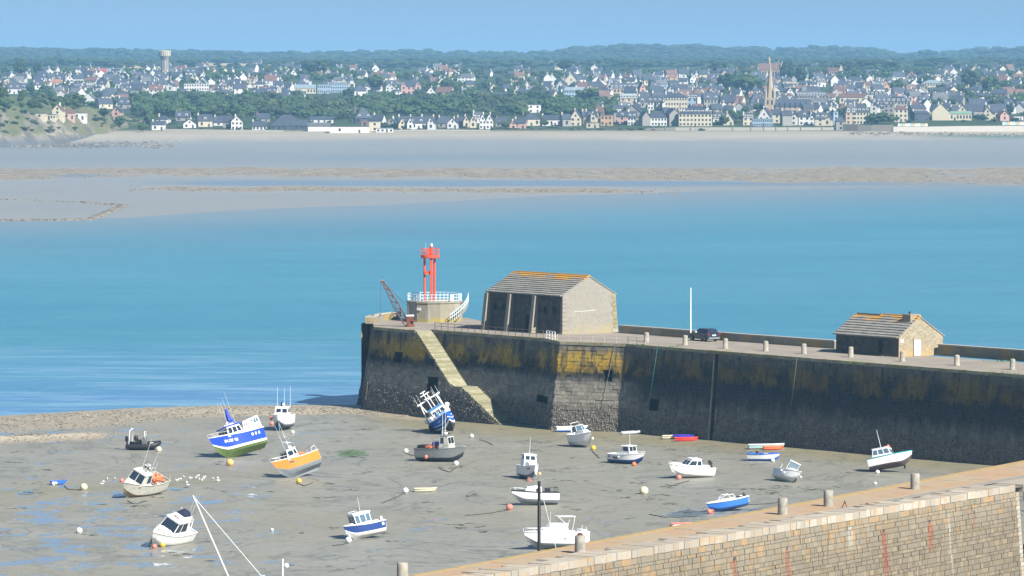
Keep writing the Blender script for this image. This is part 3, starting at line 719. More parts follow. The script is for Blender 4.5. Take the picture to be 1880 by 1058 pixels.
b = MB(); b.hexa([VB(LB * .46 - .4, -.3, 0), VB(LB * .46 + .4, -.3, 0), VB(LB * .46 + .4, .1, 0), VB(LB * .46 - .4, .1, 0)], [VB(LB * .46 - .4, -.2, 2.6), VB(LB * .46 + .4, -.2, 2.6), VB(LB * .46 + .4, .1, 2.6), VB(LB * .46 - .4, .1, 2.6)]); b.build('doorway', DARK, bb)
# quoins of the gable
for k in range(9):
    for e in (0, 1):
        z0 = zEB * k / 9; b = MB(); l = .45 + .3 * ((k + e) % 2); bz = .28 * (1 - z0 / zEB) + .03
        na, nb = (-bz, l) if e == 0 else (WB - l, WB + bz)
        b.hexa([VB(-bz - .03, na, z0 + .02), VB(-bz - .03, nb, z0 + .02), VB(.3, nb, z0 + .02), VB(.3, na, z0 + .02)], [VB(-bz, na, z0 + zEB / 9 - .02), VB(-bz, nb, z0 + zEB / 9 - .02), VB(.3, nb, z0 + zEB / 9 - .02), VB(.3, na, z0 + zEB / 9 - .02)]); b.build('quoin', COPE if e else STONEA, bb)
CHALK = paint('faded_chalk', (.5, .5, .47), .9, .4)
for (s, n0, n1, z, hh) in ((0, 2.0, 2.06, 2.6, .9), (0, 2.0, 4.6, 3.2, .06), (0, 3.3, 3.36, 2.9, .5), (0, 4.5, 6.2, 3.3, .06)):
    b = MB(); f = -.28 * (1 - z / zEB) - .02; b.hexa([VB(f - .02, n0, z), VB(f - .02, n1, z), VB(f + .03, n1, z), VB(f + .03, n0, z)], [VB(f, n0, z + hh), VB(f, n1, z + hh), VB(f + .03, n1, z + hh), VB(f + .03, n0, z + hh)]); b.build('wall_marking', CHALK, bb)
# ---- small hut
CS = Zp(at(1650, 656, PZ)); LS = reach(CS, cU, 1535); WS = reach(CS, cN, 1731)
zES = zat(CS.x, CS.y, 620) - PZ; ap2 = CS + cN * WS * .47; zRS = zat(ap2.x, ap2.y, 582) - PZ
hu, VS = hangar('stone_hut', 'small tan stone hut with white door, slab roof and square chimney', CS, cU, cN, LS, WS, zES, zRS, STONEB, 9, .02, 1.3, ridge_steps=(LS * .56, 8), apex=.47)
yd = reach(CS, cN, 1678), reach(CS, cN, 1689)
b = MB(); b.hexa([VS(-.1, yd[0], .1), VS(-.1, yd[1], .1), VS(.1, yd[1], .1), VS(.1, yd[0], .1)], [VS(-.1, yd[0], 2.2), VS(-.1, yd[1], 2.2), VS(.1, yd[1], 2.2), VS(.1, yd[0], 2.2)]); dr = b.build('door', WHITE, hu)
b = MB(); b.box(0, .05, 0, .12, 0, .06, M=Matrix.Translation(VS(-.14, yd[1] - .2, 1.1))); b.build('handle', IRON, dr)
b = MB()
for a, e, z0, z1 in ((yd[0] - .16, yd[0] - .01, 0, 2.36), (yd[1] + .01, yd[1] + .16, 0, 2.36), (yd[0] - .01, yd[1] + .01, 2.21, 2.37)):
    b.hexa([VS(-.13, a, z0), VS(-.13, e, z0), VS(.05, e, z0), VS(.05, a, z0)], [VS(-.13, a, z1), VS(-.13, e, z1), VS(.05, e, z1), VS(.05, a, z1)])
b.build('door_surround', COPE, hu)
b = MB(); b.hexa([VS(.3, -.06, .9), VS(-.0, -.06, .9), VS(0, .02, .9), VS(.3, .02, .9)], [VS(.3, -.06, 1.5), VS(0, -.06, 1.5), VS(0, .02, 1.5), VS(.3, .02, 1.5)])
b = MB(); b.hexa([VS(-.06, .3, 1.9), VS(-.06, .75, 1.9), VS(.02, .75, 1.9), VS(.02, .3, 1.9)], [VS(-.06, .3, 2.35), VS(-.06, .75, 2.35), VS(.02, .75, 2.35), VS(.02, .3, 2.35)]); b.build('notice_board', WHITE, hu)
sw0 = reach(CS, cU, 1620)
b = MB(); b.hexa([VS(sw0, -.04, .4), VS(sw0 + .8, -.04, .4), VS(sw0 + .8, .1, .4), VS(sw0, .1, .4)], [VS(sw0, -.04, 2.0), VS(sw0 + .8, -.04, 2.0), VS(sw0 + .8, .1, 2.0), VS(sw0, .1, 2.0)]); b.build('window', DARK, hu)
b = MB(); hw = WS * .47; b.box(.6, 2.2, hw - 1.15, hw + .75, zRS - 1.0, zRS + .38, M=Matrix(((du_ := cU).x, cN.x, 0, 0)) if False else None) if False else None
b = MB(); q = [VS(.5, hw - 1.2, zRS - 1.1), VS(2.1, hw - 1.2, zRS - 1.1), VS(2.1, hw + .6, zRS - 1.1), VS(.5, hw + .6, zRS - 1.1)]
b.hexa(q, [Vector((p.x, p.y, zRS + .32)) for p in q]); ch = b.build('chimney', STONEB, hu)
b = MB(); b.lathe([(.14, 0), (.12, .3)], 8, c=VS(1.8, hw - .2, zRS + .32)); b.build('chimney_pot', DARK, ch)

# ---- bollards on the pier
t = NT('bollard_granite'); c = t.mix(t.ramp(t.noise(3, 4), [(.35, 0), (.65, 1)]), (.33, .31, .27), (.21, .20, .165)); c = t.mix(t.math('MULTIPLY', t.rnd(), .4), c, (.36, .33, .24)); BOLM = t.fin(c, .85, .2)
bm = MB(); bm.lathe([(.40, 0), (.40, .12), (.36, .16), (.35, 1.15), (.33, 1.27), (.26, 1.36), (.10, 1.40)], 14); bsrc = bm.build('bollard', BOLM)
BX = [(1187, 628.5), (1258, 634), (1332, 640), (1406, 645), (1476, 650), (1562, 656), (1657, 664), (1757, 671.5), (1859, 679)]
BL = ['leftmost stone bollard on the far pier, just right of the bastion', 'stone bollard on the far pier beside the white flagpole and parked car', 'stone bollard on the far pier just right of the parked car',
      'stone bollard on the far pier, second to the right of the car', 'stone bollard on the far pier, midway between car and hut', 'stone bollard on the far pier in front of the hut wall with the dark window',
      'stone bollard on the far pier in front of the white doored gable', 'stone bollard on the far pier, first right of the hut', 'stone bollard on the far pier at the right edge of the photo']
for i, ((x, y), l) in enumerate(zip(BX, BL)):
    o = bsrc if i == 0 else bsrc.copy()
    if i: COL.objects.link(o)
    o.location = at(x, y, PZ); o['label'] = l; o['category'] = 'bollard'; o['group'] = 'stone bollards along the far pier'; o.rotation_euler = (0, 0, i); o.scale = (1, 1, 1)
# ---- flagpole
b = MB(); b.tube([(0, 0, 0), (0, 0, 7.2)], .11, 8, r2=.07); b.build('flagpole', WHITE, label='slim white pole standing beside the parked car on the pier', cat='pole', loc=at(1268, 622, PZ))
# ---- drum & light tower
DC = at(797, 592, PZ) + Vector((0, 4.3, 0)); 
t = NT('drum_concrete'); n1 = t.noise(.8, 4, t.mapv(t.pos(), (1, 1, .2))); c = t.mix(t.ramp(n1, [(.4, 0), (.6, 1)]), (.33, .31, .26), (.25, .23, .17))
zz = t.math('ADD', t.math('SUBTRACT', t.sep()[2], PZ), t.math('MULTIPLY', t.noise(.9, 4), 1.5)); c = t.mix(t.ramp(zz, [(.75, .85), (1.0, 0)]) if False else t.ramp(t.math('DIVIDE', zz, 3.0), [(.36, .8), (.5, 0)]), c, (.34, .27, .06)); DRUM = t.fin(c, .85, .2)
dr = thing('round_platform', 'round grey concrete platform with pale railing under the red light tower', 'platform', DC)
DRR = 4.15; DH = 3.05
b = MB(); b.lathe([(DRR, 0), (DRR, DH - .25), (DRR + .12, DH - .24), (DRR + .12, DH)], 14, smooth=False); b.build('drum', DRUM, dr)
for hh in (.15, .6, 1.05):
    b = MB(); b.tube([(math.cos(a) * 4.05, math.sin(a) * 4.05, DH + hh) for a in np.linspace(R(-45), R(300), 40)], .04, 5); b.build('rail', RAILW, dr)
for i, a in enumerate(np.linspace(R(-45), R(300), 40)):
    b = MB(); b.tube([(0, 0, 0), (0, 0, 1.1)], .035 if i % 4 else .06, 5); b.build('baluster', RAILW, dr, loc=(math.cos(a) * 4.05, math.sin(a) * 4.05, DH))
for a in (R(-48), R(-130)):
    b = MB(); b.box(-.03, .03, -.35, .35, .05, 1.1, M=Matrix.Rotation(a, 4, 'Z') @ Matrix.Translation((4.02, 0, 0))); b.build('rail_panel', RAILW, dr, loc=(0, 0, DH))
for i in range(14):     # curved flight on the right flank
    a = R(-62 + i * 4.3) ; z = DH - (14 - i) * .215 + .1
    b = MB(); b.box(0, 1.0, -.18, .18, -.35, 0, M=Matrix.Rotation(a, 4, 'Z') @ Matrix.Translation((DRR + .02, 0, 0))); b.build('stair_step', DRUM, dr, loc=(0, 0, z))
hpz = [(math.cos(R(-62 + i * 4.3)) * 5.1, math.sin(R(-62 + i * 4.3)) * 5.1, DH - (14 - i) * .215 + .1) for i in range(15)]
for hh in (.5, 1.05):
    b = MB(); b.tube([(x, y, z + hh) for x, y, z in hpz], .045, 5); b.build('stair_rail', RAILW, dr)
for (x, y, z) in hpz:
    b = MB(); b.tube([(x, y, z - .2), (x, y, z + 1.05)], .04, 5); b.build('stair_baluster', RAILW, dr)
b = MB(); b.box(-.35, .35, -.05, .02, 1.75, 2.15, M=Matrix.Translation((-2.3, -3.5, 0)) @ Matrix.Rotation(R(-33), 4, 'Z')); b.build('notice_plate', WHITE, dr)
lt = thing('light_tower', 'red steel harbour light tower with round gallery and white lamp', 'lighthouse', DC + Vector((0, 0, DH)))
LTX = (788.5 - 797) / 13.0
legs = [(LTX - .85, -.2), (LTX + .15, -.7), (LTX + .65, .5)]; TH = zat(DC.x, DC.y, 474) - PZ - DH
for (x, y) in legs:
    b = MB(); b.tube([(x, y, 0), (x, y, TH)], .17, 10); b.build('leg', RED, lt)
b = MB(); b.box(LTX - .85, LTX + .75, -.75, .55, TH * .62, TH * .62 + .45); b.build('cross_box', RED, lt)
b = MB(); b.box(legs[1][0] - .12, legs[1][0] + .25, -1.0, -.9, 0, TH); b.build('ladder', RED, lt)
b = MB(); b.lathe([(1.35, 0), (1.42, .1), (1.42, .42), (1.3, .5)], 20, c=(LTX, 0, TH), smooth=False); gal = b.build('gallery', RED, lt)
for i in range(20):
    a = 2 * math.pi * i / 20; b = MB(); b.tube([(LTX + 1.38 * math.cos(a), 1.38 * math.sin(a), TH + .4), (LTX + 1.38 * math.cos(a), 1.38 * math.sin(a), TH + 1.45)], .03, 4); b.build('baluster', RED, gal)
for hh in (.95, 1.42):
    b = MB(); b.tube([(LTX + 1.38 * math.cos(a), 1.38 * math.sin(a), TH + hh) for a in np.linspace(0, 2 * math.pi, 21)], .035, 5); b.build('rail', RED, gal)
b = MB(); b.box(LTX - .5, LTX - .05, -.5, .3, TH + .4, TH + 1.5); b.build('cabinet', RED, lt)
b = MB(); b.tube([(LTX + .2, -.2, TH + .4), (LTX + .2, -.2, TH + 1.7)], .24, 10); b.build('lamp_post', RED, lt)
b = MB(); b.lathe([(.14, 0), (.2, .08), (.2, .35), (.12, .45)], 10, c=(LTX + .2, -.2, TH + 1.72)); b.build('lamp', WHITE, lt)
b = MB(); b.tube([(LTX - .7, .3, TH + .5), (LTX - .7, .3, TH + 2.3)], .02, 4); b.build('aerial', ANT, lt)
# ---- crane
CR = at(752, 600, PZ); cr = thing('jib_crane', 'old rusty hand crane with lattice jib leaning out over the pier head', 'crane', CR)
ck = 12.75
JT = Vector((-52 / ck, 1.0, (600 - 514) / ck)); JB = Vector((-.5, 0, .5))
b = MB(); b.lathe([(.75, 0), (.75, .25), (.45, .35), (.35, 1.2)], 12); b.build('pedestal', RUST, cr)
b = MB(); b.box(-.45, .55, -.4, .4, .35, 1.5); b.build('winch_frame', RUST, cr)
b = MB(); b.box(-.5, .65, -.5, .5, 1.55, 1.75); b.build('cover', WHITE, cr)
b = MB(); b.box(-.32, -.08, -.3, .3, .3, 2.9); b.build('mast_post', IRON, cr)
b = MB(); b.lathe([(.3, 0), (.42, .08), (.42, .16), (.3, .24)], 12, c=(.6, -.3, .7)); b.build('gear_wheel', RUST, cr)
dj = (JT - JB); sd_ = Vector((0, .32, 0)); up_ = dj.normalized().cross(Vector((0, 1, 0))) * .42
for i, (a, e) in enumerate(((1, 1), (1, -1), (-1, 1), (-1, -1))):
    o = sd_ * a * 1 + up_ * e; b = MB(); b.tube([JB + o * .9, JB + dj * .45 + o, JT + o * .25], .095, 5); b.build('jib_chord', IRON if e > 0 else RUST, cr)
for i in range(13):
    f0, f1 = i / 13, (i + 1) / 13; w0 = lerp(1, .3, f0); w1 = lerp(1, .3, f1); e = 1 if i % 2 else -1; b = MB()
    b.tube([JB + dj * f0 + up_ * e * w0 - sd_ * w0, JB + dj * f1 - up_ * e * w1 - sd_ * w1], .07, 4); b.tube([JB + dj * f0 + up_ * e * w0 + sd_ * w0, JB + dj * f1 - up_ * e * w1 + sd_ * w1], .05, 4); b.build('lattice_brace', IRON if i % 2 else RUST, cr)
b = MB(); b.lathe([(.18, -.1), (.24, 0), (.18, .1)], 10, c=JT); b.box(-.35, .15, -.12, .12, -.15, .15, M=Matrix.Translation(JT)); b.build('jib_head', GREY, cr)
for yy in (-.25, .25):
    b = MB(); b.tube([JT + Vector((0, yy * .3, 0)), Vector((-.1, yy, 2.8))], .03, 4); b.build('stay', IRON, cr)
b = MB(); b.tube([JT + Vector((-.25, 0, -.1)), JT + Vector((-.25, 0, -5.0))], .035, 4); b.build('hoist_cable', IRON, cr)
b = MB(); b.ball(JT + Vector((-.25, 0, -5.1)), .14, n=8, k=5); b.build('hook', IRON, cr)

# ---- parked car
def make_car():
    t = NT('car_paint'); t.p.inputs['Coat Weight'].default_value = .6; cp = t.fin(t.mix(t.ramp(t.noise(2, 3), [(.4, 0), (.8, .3)]), (.025, .032, .055), (.04, .045, .06)), .3, .5, .3)
    root = thing('parked_car', 'dark hatchback parked on the pier beside the white pole, rear towards camera', 'car', (0, 0, 0))
    pr = [(-2.1, .35), (-2.15, .75), (-2.02, 1.05), (-1.75, 1.5), (-1.1, 1.62), (.1, 1.58), (.75, 1.15), (.95, 1.04), (1.75, .95), (2.1, .72), (2.12, .35)]
    def loft(mb, pr, widths, m=0):
        n = len(pr); vs = []
        for s in (-1, 1):
            for (x, z), wd in zip(pr, widths): vs.append((x, s * wd, z))
        fs = [tuple(range(n)), tuple(range(2 * n - 1, n - 1, -1))] + [(i, (i + 1) % n, n + (i + 1) % n, n + i)[::-1] for i in range(n)]
        mb.add(vs, fs, m)
    b = MB(); loft(b, [(-2.1, .3), (-2.17, .6), (-2.1, 1.0), (-1.6, 1.04), (.85, 1.02), (1.7, .93), (2.1, .75), (2.15, .35)], [.86, .88, .87, .88, .88, .85, .8, .8]); body = b.build('body', cp, root)
    b = MB(); bt = [(-2.05, 1.0), (-1.7, 1.52), (-1.0, 1.62), (.05, 1.58), (.95, 1.0)]; loft(b, bt, [.84, .66, .66, .64, .82]); b.build('roof', cp, root)
    for s in (-1, 1):
        b = MB(); b.add([(-1.65, s * .80, 1.1), (.62, s * .80, 1.1), (.02, s * .69, 1.5), (-1.35, s * .70, 1.5)], [(0, 1, 2, 3)]); b.add([(-1.65, s * .83, 1.08), (.62, s * .83, 1.08), (.02, s * .69, 1.52), (-1.35, s * .71, 1.52)], [(0, 1, 2, 3)]); b.build('side_window', GLASS, root)
    b = MB(); b.add([(-2.06, -.7, 1.08), (-2.06, .7, 1.08), (-1.76, .58, 1.5), (-1.76, -.58, 1.5)], [(0, 1, 2, 3)]); b.build('rear_window', GLASS, root)
    b = MB(); b.add([(.97, -.72, 1.07), (.97, .72, 1.07), (.13, .6, 1.56), (.13, -.6, 1.56)], [(0, 1, 2, 3)]); b.build('windscreen', GLASS, root)
    tl = paint('tail_light', (.5, .02, .04), .2, 0)
    for s in (-1, 1):
        b = MB(); b.box(-2.19, -1.95, s * .87 - .07, s * .87 + .04, .85, 1.08); b.build('tail_light', tl, root)
        b = MB(); b.box(.3, .5, s * .95 - .09, s * .95 + .09, 1.05, 1.2); b.build('wing_mirror', WHITE, root)
        b = MB(); b.box(2.0, 2.17, s * .65 - .15, s * .65 + .12, .65, .8); b.build('headlight', GLASSL, root)
    b = MB(); b.box(-2.24, -2.1, -.85, .85, .32, .55); b.build('bumper', GREY, root)
    b = MB(); b.box(-2.2, -2.12, -.27, .27, .72, .86); b.build('number_plate', WHITE, root)
    for x in (-1.35, 1.35):
        for s in (-1, 1):
            M = Matrix.Translation((x, s * .8, .33)) @ Matrix.Rotation(R(90), 4, 'X')
            b = MB(); b.lathe([(.33, -.11), (.33, .11)], 18); b.v = [tuple(M @ Vector(v)) for v in b.v]; wh = b.build('wheel', BLACK, root)
            b = MB(); b.lathe([(.2, -.13), (.2, .13)], 12); b.v = [tuple(M @ Vector(v)) for v in b.v]; b.build('rim', GREY, wh)
    return root
car = make_car(); cp_ = at(1292, 626, PZ); car.scale = (1.12,) * 3; car.location = (cp_.x, cp_.y, PZ + .01); car.rotation_euler = (0, 0, R(124))
# ropes hanging on the wall
def rope(x0, y0, x1, y1, mat, lab, T0=E4, T1=E6, o0=O4, o1=O5, r=.035):
    u0, z0 = on_wall(T0, T1, o0, o1, x0, y0); u1, z1 = on_wall(T0, T1, o0, o1, x1, y1); nn = -N5 * .18
    pts = []
    for i in range(9):
        u, z = lerp(u0, u1, i / 8) , lerp(z0, z1, i / 8); p = T0.lerp(T1, u) + o0.lerp(o1, u) * ((PZ - z) / PZ) + nn; pts.append(Vector((p.x, p.y, z)))
    o = pts[0].copy(); b = MB(); b.tube([p - o for p in pts], r, 5); b.build('mooring_rope', mat, label=lab, cat='rope', loc=o, group='ropes hanging down the pier wall')
GRROPE = paint('green_rope', (.05, .28, .22), .8, .2)
rope(1209, 638, 1187, 786, GRROPE, 'green rope hanging down the pier wall past the square opening')
rope(1465, 658, 1449, 795, ROPE, 'grey rope hanging down the dark right part of the pier wall')
rope(1131, 632, 1106, 750, ROPE, 'pale rope hanging down the sunlit bastion face', E3, E4, O3, O4)
# weeds
WEED = paint('weed_green', (.09, .17, .025), .9, .4, 3)
def weeds(x, y, lab, n=26, sp=1.0, z=PZ + .05, h=.35):
    o = at(x, y, z); b = MB()
    for _ in range(n):
        p = Vector((random.gauss(0, sp), random.gauss(0, sp * .5), 0)); hh = random.uniform(.3, 1) * h
        for k in range(3):
            a = random.random() * 6.3; e = Vector((math.cos(a), math.sin(a), 0)) * hh * .5; b.add([p - e * .3, p + e * .3, p + e + Vector((0, 0, hh))], [(0, 1, 2)])
    b.build('weed_tuft', WEED, label=lab, cat='plant', loc=o, group='weeds on the pier')
for x, y, lab in ((1557, 667, 'weeds on the pier edge below the hut, nearest the dark window'), (1843, 686, 'weeds on the pier edge near the right end'), (1180, 634, 'weeds on the pier edge left of the first bollard'), (1236, 637, 'weeds on the pier edge just left of the white pole'), (1631, 654, 'weeds at the foot of the hut wall'), (1842, 664, 'weeds at the foot of the sea wall far right')):
    weeds(x, y, lab, sp=.9 if x != 1843 else 1.5)

# ================================================================== NEAR QUAY
q0 = T(754, 1057); q1 = T(1300, 956); q2 = T(1800, 861); QD = (q2 - q0).normalized(); QA = q0 - QD * 60; QB = q2 + QD * 60
r0 = T(904, 1058); r1 = T(1280, 996); r2 = T(1864, 893); RD = (r2 - r0).normalized(); RA = r0 - RD * 60
quay = thing('stone_quay', 'sunlit orange and grey stone quay crossing the lower right corner', 'quay', (0, 0, 0))
RD2 = (RD + Vector((.25, -.1, 0))).normalized(); r3 = r2 + RD * .9 + Vector((.35, -.2, 0)); RB = r3 + RD * 60
t = NT('quay_paving'); n1 = t.noise(.25, 4, t.mapv(t.pos(), (1, 1, 1))); n2 = t.noise(2.2, 4)
c = t.mix(t.ramp(n1, [(.35, 0), (.62, 1)]), (.38, .235, .135), (.34, .27, .18)); c = t.mix(t.ramp(n2, [(.45, 0), (.75, .5)]), c, (.30, .21, .11)); c = t.mix(t.math('MULTIPLY', t.rnd(), .3), c, (.34, .30, .22)); QPAVE = t.fin(c, .85, .2)
QKERB = paint('yellow_kerb', (.38, .27, .12), .85, .4, 1.5)
QGREY = paint('grey_cement', (.26, .24, .2), .85, .3, 1.0)
def qs(a, b2, f): return a.lerp(b2, f)
# strips across the quay: 0 mud edge .. 1 near edge
LQ = (QB - QA).length
def across(s, f):       # s metres along from q0, f 0..1 across
    a = q0 + QD * s; tt = ((a - r0).dot(RD)); b2 = r0 + RD * tt; return Vector((*a.lerp(b2, f).xy, PZ))
b = MB()
pts = [QA, QB, RB, r3, r2, RA]; b.add([Vector((p.x, p.y, PZ - .12)) for p in pts] , [tuple(range(6))]); b.build('quay_bed', QGREY, quay)
def strip(f0, f1, name, mat, ln, lift, s0=-25, s1=150, par=quay):
    s = s0
    while s < s1:
        l = random.uniform(*ln); g = .02; q = [across(s + g, f0), across(s + l - g, f0), across(s + l - g, f1), across(s + g, f1)]; o = q[0]
        x = px(o)[0]
        if x > -50 and x < 2000:
            b = MB(); h = lift + random.uniform(-.008, .012); b.hexa([Vector((p.x - o.x, p.y - o.y, -.2)) for p in q][::-1], [Vector((p.x - o.x, p.y - o.y, h)) for p in q][::-1]); b.build(name, mat, par, loc=o)
        s += l
strip(.0, .10, 'kerb_stone', QKERB, (1.4, 2.4), .03)
strip(.105, .34, 'paving_slab', QPAVE, (2.5, 4), 0)
strip(.345, .56, 'paving_slab', QPAVE, (2.5, 4), .0)
b = MB(); q = [across(-25, .565), across(150, .565), across(150, .70), across(-25, .70)]; b.add([Vector((p.x, p.y, PZ - .03)) for p in q], [(0, 1, 2, 3)]); b.build('cement_gutter', QGREY, quay)
t = NT('quay_coping'); c = t.mix(t.rnd(), (.42, .38, .31), (.30, .27, .22)); c = t.mix(t.ramp(t.noise(1.3, 4), [(.5, 0), (.65, .6)]), c, (.40, .26, .12)); c = t.mix(t.ramp(t.noise(5, 3), [(.5, 0), (.75, .35)]), c, (.2, .18, .14)); QCOPE = t.fin(c, .85, .2)
s = -20
LR = (r2 - r0).length
while s < LR:
    l = random.uniform(.7, 1.6); l = min(l, LR - s + .01)
    wv = random.choice((1.7, 2.1, 2.6, 3.0)); Nn = Vector((-RD.y, RD.x, 0)); a = r0 + RD * (s + .02) - Nn * random.uniform(.0, .07); e = RD * (l - .04)
    q = [a, a + e, a + e + Nn * wv, a + Nn * wv]; b = MB(); b.hexa([Vector((p.x - a.x, p.y - a.y, -.62)) for p in q], [Vector((p.x - a.x, p.y - a.y, 0)) for p in q]); b.build('coping_stone', QCOPE, quay, loc=(a.x, a.y, PZ + random.uniform(.12, .17))); s += l
Nn = Vector((-RD.y, RD.x, 0))
b = MB(); q = [r3 , RB, RB + Nn * 3, r3 + Nn * 3 ]; b.hexa([Vector((p.x, p.y, PZ - .6)) for p in q], [Vector((p.x, p.y, PZ + .1)) for p in q]); b.build('coping_slab', QCOPE, quay)
# face stones
NQ = Vector((RD.y, -RD.x, 0))
def qpoint(x, y):
    d = ray(x, y); k = 1.1 / PZ; A_ = d[0] * NQ.x + d[1] * NQ.y + k * d[2]; t_ = (r2.dot(NQ) + 1.1 - k * EYE + .03) / A_
    return Vector((d[0] * t_, d[1] * t_, EYE + d[2] * t_))
def qstreaks(t, c):
    dt = t.n('ShaderNodeVectorMath', operation='DOT_PRODUCT'); t.l(t.pos(), dt.inputs[0]); dt.inputs[1].default_value = RD; sx = dt.outputs['Value']
    wob = t.math('MULTIPLY', t.math('SUBTRACT', t.noise(.9, 4), .5), .9); sx = t.math('ADD', sx, wob); Z_ = t.sep()[2]; edge = t.noise(5, 4)
    for (x, y0, wd, ln, col) in ((1348, 1027, .42, 4.5, (.24, .08, .045)), (1444, 1008, .5, 4.5, (.24, .08, .045)), (1622, 975, .7, 5.5, (.22, .07, .045)), (1706, 958, .6, 3.2, (.26, .09, .05)), (1788, 941, .28, 1.7, (.22, .10, .06)), (1741, 940, .2, 7, (.36, .34, .28)), (1560, 965, .5, 2.2, (.34, .32, .27)), (1500, 985, .35, 1.6, (.20, .18, .14))):
        p = qpoint(x, y0); f = t.math('DIVIDE', t.math('ABSOLUTE', t.math('SUBTRACT', sx, p.dot(RD))), wd); m1 = t.ramp(t.math('ADD', f, t.math('MULTIPLY', edge, .6)), [(.85, 1), (1.25, 0)])
        dz = t.math('DIVIDE', t.math('SUBTRACT', p.z, Z_), ln); m2 = t.ramp(dz, [(0, 0), (.03, 1), (.55, .9), (1, 0)]); c = t.mix(t.math('MULTIPLY', t.math('MULTIPLY', m1, m2), .75), c, col)
    return c
t = NT('quay_stone'); rr_ = t.rnd(); isl = t.island(); n1 = t.noise(.25, 3); n2 = t.noise(3, 4); Z = t.sep()[2]
rv = t.math('FRACT', t.math('ADD', t.math('MULTIPLY', rr_, 7.3), t.math('MULTIPLY', isl, 13.7)))
c = t.ramp(rv, [(0, (.15, .122, .082)), (.3, (.18, .148, .10)), (.55, (.17, .148, .11)), (.8, (.20, .168, .115)), (.93, (.23, .185, .12))])
up = t.ramp(t.math('ADD', t.math('DIVIDE', Z, 12.7), t.math('MULTIPLY', t.math('SUBTRACT', n1, .5), .5)), [(.70, 0), (.93, 1)])
c = t.mix(t.math('MULTIPLY', up, t.ramp(rv, [(.08, .9), (.2, .0), (.5, .0), (.54, .7), (.6, 0)])), c, (.33, .19, .065))
c = t.mix(t.math('MULTIPLY', up, .3), c, (.32, .285, .22))
c = t.mix(t.ramp(t.math('DIVIDE', Z, 12.7), [(.15, .7), (.5, 0)]), c, (.10, .095, .07))
c = t.mix(t.ramp(n2, [(.5, 0), (.75, .4)]), c, (.13, .11, .08)); c = qstreaks(t, c); t.bump(n2, .5, .05)
QST = t.fin(c, .88, .2)
t = NT('lime_mortar'); QMOR = t.fin(qstreaks(t, t.mix(t.ramp(t.noise(.5, 3), [(.4, 0), (.6, 1)]), (.27, .235, .17), (.15, .13, .095))), .9, .1)
QS = []
def qface(P0, P1, BT, z0=1.0, z1=PZ - .52):
    L = (P1 - P0).length; d = (P1 - P0) / L; nn = Vector((d.y, -d.x, 0))
    def S(s, z, off=0): p = P0 + d * s + nn * (BT * (PZ - z) / PZ + off); return Vector((p.x, p.y, z))
    b = MB(); b.add([S(0, -1, -.05), S(L, -1, -.05), S(L, z1 + .1, -.05), S(0, z1 + .1, -.05)], [(0, 1, 2, 3)]); b.build('wall_core', QMOR, quay)
    z = z1
    while z > z0:
        h = random.choice((.30, .38, .46, .5)); s = -random.random()
        while s < L:
            l = random.choice((.3, .45, .6, .8, 1.1)) * random.uniform(.8, 1.2); a, e = max(0, s), min(L, s + l); s += l
            if e - a < .15: continue
            off = random.uniform(.0, .07); j = lambda: random.uniform(-.022, .022)
            QS.append((S(a + .022 + j(), z - h + .03, off), S(e - .022 + j(), z - h + .03, off), S(e - .022 + j(), z - .01, off), S(a + .022 + j(), z - .01, off), nn, .15, 's'))
        z -= h
qface(r0 - RD * 18, r2, 1.1); qface(r3, r3 + RD * 24, 1.1)
QV = [q for q in QS if -80 < px(q[2])[0] < 1990 and px(q[2])[1] < 1150]
QV.sort(key=lambda q: -px_area(q) if (0 < px(q[0])[0] < 1880 and px(q[3])[1] < 1058) else 0)
for q in QV[:298]:
    mb = MB(); o = q[0]; qq = tuple((p - o) if i < 4 else p for i, p in enumerate(q)); add_block(mb, qq); mb.build('stone', QST, quay, loc=o)
mb = MB()
for q in QV[298:]: add_block(mb, q)
mb.build('stonework', QST, quay, kind='stuff')
# quoins at the corner
nn = Vector((RD.y, -RD.x, 0))
for (x, y) in ((1348, 1026), (1444, 1007), (1622, 974), (1706, 957), (1788, 940)):
    b = MB(); b.box(-.1, .1, -.12, .12, -.08, .12); b.build('iron_anchor', IRON, quay, loc=qpoint(x, y))
for k in range(26):
    z = PZ - .55 - .4 * (k + 1); l = .55 if k % 2 else .3; p = r2 + nn * (1.1 * (PZ - z) / PZ + .07); b = MB()
    q = [p - RD * l * .5, p + RD * .45, p + RD * .45 - nn * .6, p - RD * l * .5 - nn * .6]; b.hexa([Vector((v.x - p.x, v.y - p.y, 0)) for v in q], [Vector((v.x - p.x, v.y - p.y, .36)) for v in q]); b.build('quoin_stone', QCOPE, quay, loc=(p.x, p.y, z))
# rust streaks: iron anchors with stains as thin crusts, pale lime run
RSTM = paint('rust_crust', (.26, .085, .05), .9, .6, 4, dirt=(.13, .07, .05)); LIME = paint('lime_run', (.42, .40, .33), .9, .4, 3)
